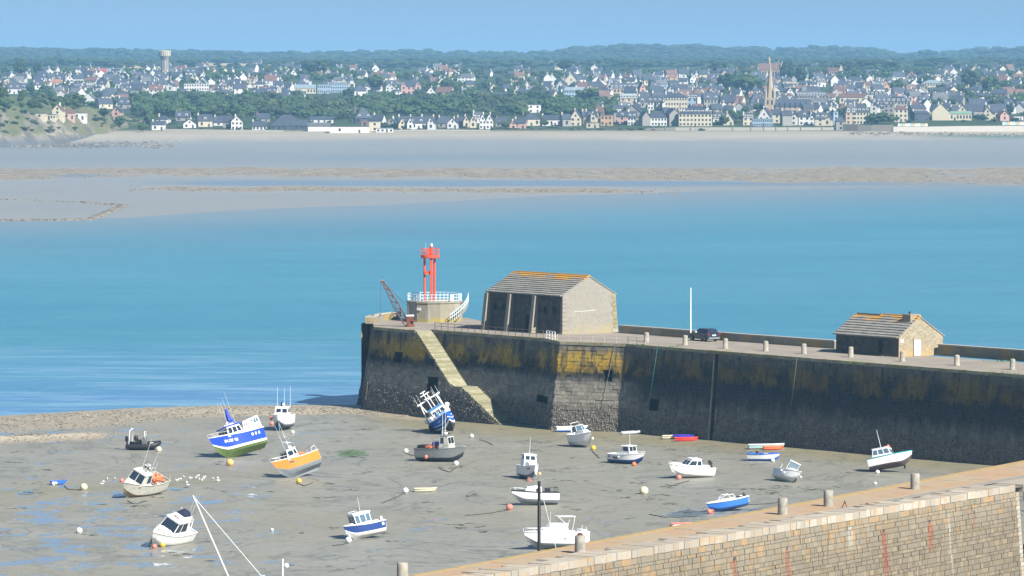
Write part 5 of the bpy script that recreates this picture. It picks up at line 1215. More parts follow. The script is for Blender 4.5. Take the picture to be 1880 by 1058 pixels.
H(1466, 1488, 230, 214, 203, 'R', 'white', yaw=-3, dorm=1, lab='white house with slate roof beside the tall narrow white gable'); H(1487, 1495, 230, 215, 201, 'G', 'white', yaw=-6, depth=8, ch=0, lab='tall narrow white gable right of the spire'); H(1497, 1516, 231, 218, 207, 'R', 'cream', yaw=-5, dorm=2, lab='cream house with small dormers right of the narrow white gable'); H(1513, 1528, 231, 219, 208, 'G', 'cream', yaw=-12, lab='cream gable closing the row left of the dark stone turret')
H(1527, 1536, 229, 205, 200, 'F', 'blue', 'slate', lab='slim slate blue house left of the dark stone turret'); H(1534, 1552, 239, 223, 214, 'H', 'grey', 'slate', yaw=3, ch=0, nw=1, lab='squat dark stone turret with pointed slate roof by the sand')
H(1551, 1570, 228, 206, 192, 'M', 'tan', 'slate', yaw=8, dorm=2, lab='tan left half of the big square seafront mansion'); H(1567, 1597, 228, 206, 190, 'H', 'cream', 'slate', yaw=-5, dorm=4, nw=5, fl=3, lab='big square cream seafront mansion above the sea wall'); H(1600, 1614, 212, 196, 188, 'G', 'white', yaw=-16, lab='white gable peeping over the shrubs right of the big mansion')
H(1624, 1642, 214, 192, 190, 'F', 'grey', 'grey', lab='tall grey block left of the cream tower house'); H(1642, 1668, 224, 201, 195, 'H', 'cream', 'red', yaw=-6, nw=3, fl=3, lab='tall cream house with pink tiled gable on the right seafront'); H(1668, 1700, 212, 200, 193, 'R', 'grey', 'slate', yaw=14, lab='slate roofs stepping behind the tall cream house'); H(1672, 1705, 222, 208, 204, 'R', 'dark', 'slate', lab='dark blue low house between the cream house and the green roofed club')
o = H(1711, 1745, 221, 205, 190, 'G', 'cream', 'grey', yaw=-4, depth=14, nw=0, lab='left broad gable of the green verandah club'); H(1716, 1784, 221, 209, 205, 'R', 'cream', 'green', yaw=-2, nw=12, fl=1, ch=0, depth=10, lab='long club with green roofed glazed verandah on the right seafront'); H(1757, 1778, 219, 204, 194, 'G', 'cream', 'grey', yaw=-4, lab='small cream gable above the green verandah')
H(1768, 1812, 214, 204, 192, 'R', 'grey', 'slate', yaw=3, lab='long slate roof right of the green verandah club'); H(1808, 1848, 219, 206, 192, 'R', 'cream', 'slate', yaw=5, lab='cream villa with broad grey roof near the right edge'); H(1806, 1823, 221, 208, 197, 'G', 'cream', 'slate', lab='gabled bay of the cream villa near the right edge'); H(1832, 1850, 222, 212, 204, 'G', 'pink', 'red', lab='orange pink house with red chimney near the right edge'); H(1855, 1878, 221, 214, 210, 'F', 'white', 'slate', lab='white pavilion with flat roof at the right edge')
# notable houses further up
H(737, 772, 173, 159, 150, 'R', 'pink', 'slate', yaw=3, nw=4, ch=0, lab='pink salmon villa with dark blue roof on the wooded slope'); H(736, 746, 173.5, 158, 149, 'G', 'pink', 'slate', yaw=3, depth=8, ch=0, lab='left gable of the pink salmon villa'); H(762, 773, 174, 158, 149, 'G', 'pink', 'slate', yaw=3, depth=8, ch=0, lab='right gable of the pink salmon villa')
H(840, 869, 154, 142, 135, 'H', 'white', 'grey', yaw=-6, nw=4, fl=3, lab='tall bright white villa standing alone high above the beach'); H(800, 834, 179, 170, 160, 'R', 'cream', 'red', yaw=-14, lab='house with large red brown roof right of the pink villa'); H(801, 817, 159, 151, 143, 'G', 'cream', 'brown', lab='cream gable below the conical stone tower'); H(900, 940, 186, 179, 170, 'R', 'white', 'slate', lab='white house with slate roof in the middle of the slope')
H(337, 384, 167, 154, 153, 'F', 'white', 'zinc', yaw=3, nw=10, fl=2, lab='long flat roofed white apartment block below the water tower'); H(582, 606, 172, 156, 154, 'F', 'blue', 'zinc', nw=6, lab='dark blue and white apartment block with balconies above the wood'); H(606, 640, 170, 152, 146, 'F', 'blue', 'zinc', nw=8, yaw=2, lab='unfinished looking blue grey block with scaffolding above the wood')
H(540, 580, 172, 162, 156, 'R', 'cream', 'zinc', yaw=4, nw=7, lab='long cream block with zinc roof left of the blue apartment block'); H(1034, 1078, 179, 166, 160, 'M', 'blue', 'zinc', nw=9, fl=2, yaw=2, lab='long blue grey block with rows of windows on the middle slope'); H(1036, 1063, 157, 150, 134, 'G', 'cream', 'slate', yaw=-5, lab='large steep cream gable high on the slope')
H(1078, 1094, 180, 164, 159, 'F', 'cream', 'grey', lab='stepped bright cream block right of the long blue grey block'); H(1118, 1184, 172, 162, 153, 'M', 'tan', 'slate', dorm=8, yaw=3, nw=10, lab='long slate roofed school with a row of dormers'); H(1172, 1184, 178, 163, 152, 'G', 'pink', 'slate', lab='brick gable at the right end of the long school')
H(1137, 1171, 194, 180, 172, 'M', 'tan', 'zinc', dorm=6, yaw=2, lab='grey mansard house with round dormers above the villa row'); H(1098, 1120, 192, 178, 167, 'R', 'cream', 'red', yaw=12, lab='cream house with red brown roof left of the grey mansard house'); H(1189, 1217, 202, 187, 176, 'R', 'white', 'slate', yaw=-4, nw=5, dorm=3, lab='white three storey house with slate roof above the white terrace')
H(1221, 1263, 203, 179, 171, 'H', 'cream', 'slate', yaw=-3, nw=8, fl=3, lab='tall cream terrace block above the long cream hotel'); H(1262, 1280, 196, 180, 172, 'M', 'blue', 'slate', yaw=-2, dorm=3, lab='blue grey mansard right of the tall cream terrace block'); H(1278, 1294, 196, 178, 176, 'F', 'white', 'grey', lab='blank white block left of the grey stone hall'); H(1288, 1322, 200, 182, 170, 'R', 'grey', 'slate', yaw=10, nw=5, dorm=2, lab='grey stone hall with rows of windows behind the long cream hotel')
H(1277, 1288, 168, 163, 152, 'G', 'cream', 'slate', ch=0, lab='steep little cream gable left of its twin, middle slope'); H(1316, 1326, 164, 159, 150, 'G', 'white', 'slate', ch=0, lab='steep little white gable on the middle slope'); H(1461, 1514, 188, 176, 167, 'M', 'grey', 'slate', yaw=2, dorm=9, nw=10, lab='long slate mansard school with many windows right of the spire')
H(1462, 1492, 168, 163, 158, 'R', 'cream', 'red', yaw=2, lab='low house with long red roof above the slate school'); H(1600, 1672, 200, 186, 180, 'M', 'grey', 'slate', yaw=-2, dorm=8, nw=12, lab='very long slate roofed building right of the big mansion'); H(1590, 1630, 184, 174, 168, 'M', 'white', 'slate', dorm=5, lab='slate roof with white dormers above the very long building'); H(1541, 1590, 190, 179, 172, 'R', 'cream', 'red', yaw=-2, lab='cream house with long pink roof behind the big mansion')
H(1602, 1616, 168, 160, 152, 'M', 'white', 'zinc', lab='small white house with zinc mansard left of the orange gable'); H(1616, 1633, 166, 158, 148, 'G', 'orange', 'slate', lab='orange gable on the upper slope right of the spire'); H(1692, 1732, 166, 153, 147, 'H', 'cream', 'zinc', nw=8, yaw=-3, lab='large cream building with zinc roof on the right upper slope'); H(1706, 1740, 180, 170, 161, 'R', 'cream', 'slate', yaw=-8, lab='yellow cream house with slate roof below the zinc roofed building')
H(1745, 1774, 163, 156, 147, 'H', 'white', 'slate', lab='white house with hipped roof right of the zinc roofed building'); H(1776, 1800, 177, 166, 158, 'H', 'white', 'slate', yaw=-14, lab='white house with a turret chimney on the right slope'); H(1820, 1850, 184, 172, 164, 'R', 'brown', 'slate', yaw=-10, lab='brown half timbered house among trees at the right'); H(1288 - 65, 1242, 148, 142, 140, 'R', 'orange', 'orange', yaw=2, lab='long orange tiled roof on the upper slope')
H(1250, 1260, 150, 137, 136, 'F', 'white', 'grey', lab='narrow white windowless block high on the slope'); H(1264, 1278, 152, 145, 137, 'G', 'white', 'slate', yaw=20, lab='bright white house turned sideways high on the slope'); H(20, 42, 143 + 2, 140, 137, 'F', 'white', 'slate', lab='low white flat building far left below the hedge')
H(64, 84, 216, 209, 207, 'F', 'cream', 'grey', yaw=-6, lab='white terrace block at the left end of the cliff villa'); H(78, 104, 219, 211, 210, 'F', 'cream', 'grey', yaw=-4, nw=5, lab='glazed white gallery of the cliff villa'); H(97, 117, 217, 203, 192, 'G', 'cream', 'brown', yaw=-6, lab='brown roofed gable of the cliff villa'); H(115, 138, 218, 208, 203, 'R', 'pink', 'brown', yaw=6, lab='pinkish brown roofed middle part of the cliff villa'); H(137, 158, 219, 208, 206, 'F', 'white', 'grey', yaw=-4, nw=2, lab='white cube at the right end of the cliff villa')
H(207, 224, 222, 205, 196, 'G', 'pink', 'slate', yaw=-10, lab='tall pale pink house with chimney standing beside the cliff'); H(95, 112, 159, 152, 146, 'R', 'cream', 'orange', lab='cream house with orange roof in the left part of the town'); H(116, 135, 157, 150, 148, 'F', 'white', 'slate', lab='white flat house left part of the town beside the cream orange roofed one'); H(158, 182, 161, 148, 141, 'R', 'white', 'brown', nw=5, lab='white three storey house with red brown roof left of the water tower')
wh = H(150, 264, 134, 126, 125, 'F', 'blue', 'zinc', yaw=1, nw=0, depth=30, name='warehouse', lab='long grey warehouse with a red panel left of the water tower'); wh['category'] = 'warehouse'
sbox('red_panel', paint('red_panel', (.55, .06, .05), .6, .1), wh, (-14 + 3, -15.2, 1.2), (11, .3, 3))
LMK = [(f[3], f[4], f[5], f[2]) for f in FOOT]
random.seed(5)
SH = MB(); SHM = ['white', 'cream', 'grey', 'tan', 'pink', 'blue', 'slate', 'grey_', 'brown_', 'red_', 'win']
SHMAT = [WALLS[k] for k in SHM[:6]] + [ROOFS['slate'], ROOFS['grey'], ROOFS['brown'], ROOFS['red'], GLASS]
def stuff_house(x, y, w_, he, hr, kd, wall, roof):
    g = spot(x, y); s = g.y / FOC; W, a, b_ = w_ * s / 2, he * s + .3, hr * s; d = min(max(W * .75, 3.5), 5.5); an = R(random.uniform(-30, 30) + (90 if kd == 'G' else 0)); ca, sa = math.cos(an), math.sin(an)
    T_ = lambda px_, py_, z: (g.x + px_ * ca - py_ * sa, g.y + px_ * sa + py_ * ca, g.z + z); wm = SHM.index(wall) if wall in SHM else 0; rm = {'slate': 6, 'grey': 7, 'brown': 8, 'red': 9}.get(roof, 6)
    SH.add([T_(*p) for p in ((-W, -d, -2), (W, -d, -2), (W, d, -2), (-W, d, -2), (-W, -d, a), (W, -d, a), (W, d, a), (-W, d, a), (-W, 0, a + b_), (W, 0, a + b_))], [(0, 1, 5, 4), (1, 2, 6, 9, 5), (2, 3, 7, 6), (3, 0, 4, 8, 7)], wm)
    SH.add([T_(*p) for p in ((-W - .3, -d - .4, a - .3), (W + .3, -d - .4, a - .3), (W + .3, 0, a + b_ + .15), (-W - .3, 0, a + b_ + .15), (W + .3, d + .4, a - .3), (-W - .3, d + .4, a - .3))], [(0, 1, 2, 3), (3, 2, 4, 5)], rm)
    SH.add([T_(*p) for p in ((W - 1.2, -.4, a), (W - .3, -.4, a), (W - .3, .4, a), (W - 1.2, .4, a), (W - 1.2, -.4, a + b_ + 1), (W - .3, -.4, a + b_ + 1), (W - .3, .4, a + b_ + 1), (W - 1.2, .4, a + b_ + 1))], [(0, 1, 5, 4), (1, 2, 6, 5), (2, 3, 7, 6), (3, 0, 4, 7), (4, 5, 6, 7)], wm)
    for i in range(max(1, int(W / 1.8))):
        xx = -W + 2 * W * (i + .5) / max(1, int(W / 1.8)); SH.add([T_(*p) for p in ((xx - .5, -d - .04, a * .35), (xx + .5, -d - .04, a * .35), (xx + .5, -d - .04, a * .75), (xx - .5, -d - .04, a * .75))], [(0, 1, 2, 3)], 10)
    FOOT.append((g.x, g.y, max(W, d), x, y, y - he))
def fill(n, x0, x1, y0, y1, cols, roofs, wmin, wmax, mind=.95, kinds='RRGRGHR'):
    k = 0; tries = 0
    while k < n and tries < n * 14:
        tries += 1; x = random.uniform(x0, x1); y = random.uniform(y0, y1); sc = (y - 95) / 125
        g = spot(x, y); s = g.y / FOC; w_ = random.uniform(wmin, wmax) * (.55 + .75 * sc)
        if x < 275 and y > interp(x, CREST) - 2: continue
        if any(abs(f[0] - g.x) < (f[2] + w_ * s * .5) * mind and abs(f[1] - g.y) < 22 for f in FOOT): continue
        if any(abs(l[0] - x) < (w_ * .5 + l[3] / (s)) * .8 and l[2] - 3 < y - w_ * .3 < l[1] and y > l[1] - 1 and y - w_ * .8 < l[1] - 2 for l in LMK if abs(l[0] - x) < 60): continue
        he = w_ * random.uniform(.28, .5); hr = w_ * random.uniform(.3, .48); kd = random.choice(kinds)
        if kd == 'G': w_ *= .7
        if (len(HOUSES) > 296 or random.random() < (.8 if y < 152 else .35)): stuff_house(x, y, w_, he, hr, kd, random.choice(cols), random.choice(roofs)); k += 1; continue
        H(x - w_ / 2, x + w_ / 2, y, y - he, y - he - hr, kd, random.choice(cols), random.choice(roofs), ch=random.choice((0, 1, 1, 2)), dorm=random.choice((0, 0, 1, 2)) if kd == 'R' else 0); k += 1
C1 = ['white', 'white', 'white', 'cream', 'white', 'grey', 'cream']; C2 = ['white', 'cream', 'grey', 'tan', 'white', 'grey', 'cream', 'white', 'pink', 'blue']; R1 = ['slate', 'slate', 'slate', 'grey', 'brown', 'slate', 'red']
C1 = C1 + ['white'] * 4; R1 = R1 + ['slate'] * 6
fill(62, 0, 240, 138, 202, C1, ['slate', 'slate', 'slate', 'grey', 'slate', 'slate', 'slate', 'red'], 16, 25)
fill(64, 240, 520, 132, 178, C1, R1, 16, 25)
fill(34, 460, 720, 130, 186, C1, R1, 16, 25)
fill(22, 720, 960, 125, 185, C1, R1, 15, 23)
fill(30, 940, 1140, 128, 180, C1, R1, 15, 24)
fill(66, 1110, 1400, 140, 206, C2, R1, 15, 25)
fill(72, 1390, 1700, 144, 208, C2, R1, 15, 25)
fill(44, 1690, 1900, 132, 208, C1, R1, 16, 24)
fill(20, 0, 1880, 120, 132, C1, R1, 15, 22)
C1 = C1 + ['white'] * 6
fill(150, 1100, 1700, 142, 212, C1 + ['grey', 'cream', 'tan'], R1, 11, 18, .62)
fill(60, 0, 560, 132, 180, C1, R1, 11, 17, .7)
fill(50, 1690, 1890, 138, 212, C1, R1, 11, 18, .65)
fill(30, 560, 1100, 134, 182, C1, R1, 11, 17, .7)
SH.build('distant_houses', SHMAT, None, 'farther small white and slate roofed houses scattered over the upper town', 'houses', kind='stuff')
bk = {}
for h in HOUSES:
    if h[6]: h[5]['label'] = h[6]
    else: bk.setdefault((h[3], h[2], h[4], band(h[1]), zone(h[0])), []).append(h)
KN = dict(R='wide-fronted', G='gable-fronted', H='hip-roofed', M='mansard', F='flat-roofed')
for (wl, kd, rf, b_, z_), L_ in bk.items():
    L_.sort(key=lambda q: q[0]); q0_ = '%s %s house with %s roof, %s, %s' % (wl, KN[kd], rf, b_, z_)
    for i, h in enumerate(L_): h[5]['label'] = q0_ if len(L_) == 1 else '%s of %s %s %s-roofed houses, %s, %s' % (ordl(i, len(L_)), wl, KN[kd], rf, b_, z_)
for h in HOUSES: h[5]['group'] = 'houses of the far town'
# ---- water tower
g = spot(303, 143); s = g.y / FOC; Ht = (143 - 92) * s; rs = 6.1 * s
wt = thing('water_tower', 'tall pale concrete water tower with flared crown above the left houses', 'water tower', g)
CONC = paint('tower_concrete', (.30, .28, .24), .85, .35, .15)
b = MB(); b.lathe([(rs * 1.12, -2), (rs, 4), (rs * .92, Ht * .66)], 20); b.build('shaft', CONC, wt)
for k in range(8):
    a = k * math.pi / 4; b = MB(); b.box(rs * .9, rs * 1.12, -.35, .35, 0, Ht * .68, M=Matrix.Rotation(a, 4, 'Z')); b.build('pilaster', CONC, wt)
b = MB(); b.lathe([(rs * .95, Ht * .64), (rs * 1.35, Ht * .72), (rs * 1.62, Ht * .80), (rs * 1.62, Ht * .93), (rs * 1.5, Ht * .96), (rs * .4, Ht)], 20); tk = b.build('tank', CONC, wt)
for k in range(16):
    a = k * math.pi / 8; b = MB(); b.box(rs * 1.6, rs * 1.72, -.5, .5, Ht * .78, Ht * .99, M=Matrix.Rotation(a, 4, 'Z')); b.build('fin', WALLS['cream'], tk)
# ---- church with stone spire
g = spot(1414, 207); s = g.y / FOC; TAN = WALLS['tan']; GRY = WALLS['grey']
chs = thing('church', 'grey church with a very tall tapering stone spire in the town', 'church', g, (0, 0, R(-6)))
tw = 9.5 * s; b = MB(); b.box(-tw, tw, -tw, tw, -3, 27 * s); b.build('tower', TAN, chs)
b = MB(); zt_ = 27 * s; zs_ = (207 - 115) * s; b.add([(math.cos(a) * tw * .86, math.sin(a) * tw * .86, zt_) for a in [math.pi / 8 + k * math.pi / 4 for k in range(8)]] + [(0, 0, zs_)], [(k, (k + 1) % 8, 8) for k in range(8)]); b.build('spire', WALLS['tan'], chs)
for (sx, sy) in ((-1, -1), (1, -1), (1, 1), (-1, 1)):
    b = MB(); b.lathe([(tw * .22, zt_), (tw * .2, zt_ + 4), (.05, zt_ + 9)], 8, c=(sx * tw * .8, sy * tw * .8, 0)); b.build('pinnacle', TAN, chs)
for k in (-1, 1): sbox('belfry_window', GLASS, chs, (k * tw * .4, -tw - .02, zt_ * .55), (tw * .3, .2, zt_ * .3))
nx0, nx1 = 10 * s, 74 * s; b = MB(); b.add([(nx0, -6, -3), (nx1, -6, -3), (nx1, 6, -3), (nx0, 6, -3), (nx0, -6, 12 * s), (nx1, -6, 12 * s), (nx1, 6, 12 * s), (nx0, 6, 12 * s), (nx0, 0, 24 * s), (nx1, 0, 24 * s)], [(0, 1, 5, 4), (1, 2, 6, 9, 5), (2, 3, 7, 6), (3, 0, 4, 8, 7)]); b.build('nave', TAN, chs)
b = MB(); b.hexa([(nx0, -6.4, 12 * s - .4), (nx1 + .3, -6.4, 12 * s - .4), (nx1 + .3, 0, 24 * s), (nx0, 0, 24 * s)], [(nx0, -6.4, 12 * s), (nx1 + .3, -6.4, 12 * s), (nx1 + .3, 0, 24 * s + .3), (nx0, 0, 24 * s + .3)]); b.hexa([(nx1, 6.4, 12 * s - .4), (nx0, 6.4, 12 * s - .4), (nx0, 0, 24 * s), (nx1, 0, 24 * s)], [(nx1, 6.4, 12 * s), (nx0, 6.4, 12 * s), (nx0, 0, 24 * s + .3), (nx1, 0, 24 * s + .3)]); b.build('roof', ROOFS['slate'], chs)
for i in range(6): sbox('window', GLASS, chs, (lerp(nx0 + 3, nx1 - 3, i / 5), -6.05, 3), (1.0, .2, 3.6))
# ---- hilltop abbey
def hallchurch(x0, x1, yb, ye, yr, wall, roof, lab, nwin, gable_peak, bell=None, yaw=-4):
    g = spot((x0 + x1) / 2, yb); s = g.y / FOC; Wd = (x1 - x0) * s; he, hr = (yb - ye) * s, (yb - yr) * s
    r_ = thing('chapel', lab, 'church', g, (0, 0, R(yaw))); w2 = Wd / 2; d2 = min(9, Wd * .25); b = MB()
    b.add([(-w2, -d2, -3), (w2, -d2, -3), (w2, d2, -3), (-w2, d2, -3), (-w2, -d2, he), (w2, -d2, he), (w2, d2, he), (-w2, d2, he), (-w2, 0, hr), (w2, 0, hr)], [(0, 1, 5, 4), (1, 2, 6, 9, 5), (2, 3, 7, 6), (3, 0, 4, 8, 7)]); b.build('wall', WALLS[wall], r_)
    b = MB()
    for sg in (-1, 1):
        p = [(-w2, sg * (d2 + .4), he - .4), (w2, sg * (d2 + .4), he - .4), (w2, 0, hr), (-w2, 0, hr)]
        if sg > 0: p = [p[1], p[0], p[3], p[2]]
        b.hexa(p, [(x, y, z + .4) for x, y, z in p])
    b.build('roof', ROOFS[roof], r_)
    for i in range(nwin): sbox('window', GLASS, r_, (lerp(-w2 + 2, w2 - 3.5, i / (nwin - 1)), -d2 - .1, he * .25), (Wd / nwin * .32, .3, he * .5)); sbox('buttress', WALLS[wall], r_, (lerp(-w2 + 2, w2 - 3.5, i / (nwin - 1)) + Wd / nwin * .5, -d2 - .5, -2), (.9, 1.2, he + 1.5))
    pk = (yb - gable_peak) * s; b = MB(); tt = 4.2 * s; b.box(w2 - tt, w2 + tt, -d2 - 1, -d2 + 2 * tt - 1, -2, he); b.hexa([(w2 - tt, -d2 - 1, he), (w2 + tt, -d2 - 1, he), (w2 + tt, -d2 + 2 * tt - 1, he), (w2 - tt, -d2 + 2 * tt - 1, he)], [(w2 - .1, -d2 + tt - 1.1, pk), (w2 + .1, -d2 + tt - 1.1, pk), (w2 + .1, -d2 + tt - .9, pk), (w2 - .1, -d2 + tt - .9, pk)]); b.build('corner_turret', WALLS['tan'], r_)
    if bell:
        bx, bt = (bell[0] - (x0 + x1) / 2) * s, (yb - bell[1]) * s; b = MB(); b.lathe([(3 * s, hr - 2), (2.8 * s, hr + 2.5), (3.1 * s, hr + 2.7), (.1, bt)], 8, c=(bx, 0, 0)); b.build('bell_turret', WALLS['tan'], r_)
hallchurch(1392, 1436, 145, 128, 117, 'tan', 'brown', 'large reddish stone abbey church with bell turret on the hilltop', 8, 112, (1412, 104))
H(1378, 1393, 132, 126, 121, 'R', 'pink', 'brown', ch=0, lab='reddish wing at the left end of the hilltop abbey'); H(1435, 1446, 143, 128, 123, 'R', 'pink', 'brown', ch=0, lab='reddish wing at the right end of the hilltop abbey')
for h in HOUSES[-2:]: h[5]['label'] = h[6]; h[5]['group'] = 'houses of the far town'
hallchurch(1516, 1544, 139, 130, 125, 'pink', 'brown', 'small brick chapel with corner spire on the wooded hill right of the abbey', 5, 119)
# conical stone tower
g = spot(825, 148); s = g.y / FOC; ct = thing('stone_tower', 'round stone mill tower with conical cap on the slope', 'tower', g)
b = MB(); b.lathe([(4.6 * s, -2), (3.6 * s, 17 * s)], 14); b.build('shaft', TAN, ct); b = MB(); b.lathe([(4.6 * s, 17 * s), (.1, 24 * s)], 14); b.build('cap', ROOFS['brown'], ct)
# sea walls & beach things
def seawall(pts, lab, mat, th=1.5, name='sea_wall'):
    P_ = [(ground(x, yb), yt) for x, yb, yt in pts]; o = P_[0][0]; b = MB()
    for (a, ya), (c_, yc) in zip(P_[:-1], P_[1:]):
        za, zc = zat(0, a.y, ya), zat(0, c_.y, yc); q = [Vector((a.x, a.y, a.z - 1.5)), Vector((c_.x, c_.y, c_.z - 1.5)), Vector((c_.x, c_.y + th, c_.z - 1.5)), Vector((a.x, a.y + th, a.z - 1.5))]
        b.hexa([p - o for p in q], [Vector((p.x, p.y, za if i in (0, 3) else zc)) - o for i, p in enumerate(q)])
    return b.build(name, mat, None, lab, 'wall', loc=o)
SWG = wallpaint('seawall_grey', (.36, .34, .29)); SWD = wallpaint('seawall_dark', (.16, .15, .13))
seawall([(1185, 239, 236), (1240, 240, 234), (1400, 240, 234), (1535, 239, 234)], 'long pale grey sea wall below the cream hotel and the spire', SWG)
seawall([(1548, 240.5, 228), (1575, 241, 229.5), (1600, 241, 230), (1640, 240, 229)], 'dark rough stone sea wall below the big square mansion', SWD)
seawall([(1640, 242, 233), (1700, 242, 233), (1760, 242, 232), (1900, 242, 231)], 'pale sloping sea wall under the striped beach cabins', wallpaint('seawall_pale', (.50, .47, .41)), 6)
seawall([(300, 241, 237), (420, 242, 238.5), (520, 242.5, 239)], 'low stone garden wall on the left beachfront', SWG)
seawall([(720, 241, 238.5), (820, 241, 238), (900, 241, 239)], 'low pale garden wall in front of the white hotel', SWG)
def cabins(x0, x1, y0, y1, cols, lab, n):
    g = ground(x0, y0); root = thing('beach_cabins', lab, 'beach cabins', g)
    zz = zat(0, g.y, y0); hh = (y0 - y1) * g.y / FOC; g2 = ground(x1, y0)
    for i in range(n):
        p = g.lerp(g2, (i + .5) / n) - g; w_ = (g2 - g).length / n; b = MB(); x = p.x; b.box(x - w_ / 2 + .05, x + w_ / 2 - .05, p.y - 1.2, p.y + 1.2, -.5, hh * .8); b.add([(x - w_ / 2, p.y - 1.3, hh * .8), (x + w_ / 2, p.y - 1.3, hh * .8), (x, p.y - 1.3, hh * 1.05), (x - w_ / 2, p.y + 1.2, hh * .8), (x + w_ / 2, p.y + 1.2, hh * .8), (x, p.y + 1.2, hh * 1.05)], [(0, 1, 2), (1, 4, 5, 2), (0, 2, 5, 3), (3, 5, 4)])
        b.build('cabin', cols[i % len(cols)], root)
CB_ = [WHITE, paint('cabin_blue', (.35, .58, .68), .6, .1), paint('cabin_yellow', (.72, .52, .16), .6, .1), WHITE]
cabins(1648, 1703, 232, 226.5, CB_, 'left row of white, yellow and blue beach cabins on the right seafront', 12); cabins(1840, 1895, 229.5, 223.5, CB_, 'right row of white, yellow and blue beach cabins at the photo edge', 12)
for i, x in enumerate((1200, 1221, 1268, 1345, 1378, 1402, 1424, 1446, 1470, 1509)):
    g = ground(x, 240.5); b = MB(); b.tube([(0, 0, -.3), (0, 0, 3.2)], .35, 6); b.build('beach_post', SWD, label='%s of ten dark posts below the long sea wall' % ordl(i, 10), cat='post', loc=g, group='dark posts on the beach')
# rocks
ROCKM = NT('shore_rock'); ROCKM = ROCKM.fin(ROCKM.mix(ROCKM.island(), (.08, .075, .065), (.24, .21, .165)), .9, .15)
def rocks(name, lab, pts, kind='stuff', cat='rocks', mat=ROCKM):
    V, F = [], []; o = 0
    for p, r in pts:
        v = IV * (1 + RNG.uniform(-.3, .3, (12, 1))) * r * np.array([1.2, 1, .7]) + np.array(p); V.append(v); F.append(IF + o); o += 12
    return put(name, mesh_np(name, np.vstack(V), np.vstack(F), mat), None, lab, cat, kind=kind)
pts = []
for i in range(1500):
    x = random.uniform(-60, 700); yb = interp(x, [(0, 795), (210, 783), (330, 768), (640, 760), (700, 765)]); yt = interp(x, [(0, 766), (240, 752), (400, 747), (700, 748)]); p = ground(x, random.uniform(yt, yb)); pts.append((p, random.uniform(.06, .2)))
for i in range(450):
    x = random.uniform(-60, 225); p = ground(x, random.gauss(808 - x * .04, 6)); pts.append((p, random.uniform(.05, .16)))
rocks('shingle_stones', 'scattered stones of the shingle bar at the harbour mouth', pts)
pts = []
for i in range(2400):
    x = random.uniform(-60, 1940); f = random.random()
    if f < .6: y = lerp(309, interp(x, [(0, 331), (300, 323), (900, 327), (1880, 340)]), random.random() ** .6)
    else: x = random.uniform(235, 1250); y = random.gauss(interp(x, [(230, 346), (700, 348), (1100, 351), (1300, 353)]) + 1, 2.2)
    pts.append((ground(x, y), random.uniform(.12, .45)))
for i in range(300):
    x = random.uniform(0, 330); pts.append((ground(x, random.gauss(267, 3)), random.uniform(.3, 1.1)))
for i in range(260):
    x = random.uniform(1560, 1900); pts.append((ground(x, random.gauss(245 + (x - 1560) * .012, 1.4)), random.uniform(.4, 1.0)))
rocks('shingle_bank', 'brown stony banks stretched across the wet tidal flats', pts)
pts = []
for (xa, ya, xb, yb, n, r0_, r1_) in ((0, 405.5, 165, 404, 260, .4, .8), (165, 404, 234, 378, 240, .4, .9), (168, 401, 228, 377, 180, .4, .9), (228, 378, 150, 372, 90, .4, .8), (150, 372, 0, 366, 60, .3, .5)):
    for i in range(n): f = random.random(); pts.append((ground(lerp(xa, xb, f), lerp(ya, yb, f) + random.gauss(0, .5)), random.uniform(r0_, r1_)))
rocks('stone_fish_weir', 'bent stone fish weir of piled rocks on the flats at left', pts, kind=None, cat='weir')

# ================================================================== HARBOUR THINGS
def hull(L, B, H, rake=.6, tr=.8, sr=.35, vee=.0, full=2.2, keel=0):
    """returns section(t) -> list of half profile points and a sheer function"""
    def beam(t):
        if t < .35: return B / 2 * (tr + (1 - tr) * math.sin(t / .35 * math.pi / 2))
        return B / 2 * (1 - ((t - .35) / .65) ** full)
    def sh(t): return H * (1 + sr * max(0, (t - .25) / .75) ** 2)
    def sec(t):
        bt = beam(t); zs = sh(t); zk = vee * 0 + (H * .5 * max(0, (t - .78) / .22) ** 2); zc = zk + H * (.20 + .08 * t)
        X = lambda z: L * (t - .5) + rake * (z / H) * t ** 5 - .12 * (1 - t) ** 4 * (z / H)
        P_ = [(X(zk), 0, zk), (X(zc), bt * .80 * (1 - .35 * t ** 3), zc), (X(lerp(zc, zs, .16)), bt * .90 * (1 - .12 * t ** 3), lerp(zc, zs, .16)), (X(lerp(zc, zs, .30)), bt * .93 * (1 - .1 * t ** 3), lerp(zc, zs, .30)), (X(zs), bt, zs)]
        return P_
    return sec, beam, sh
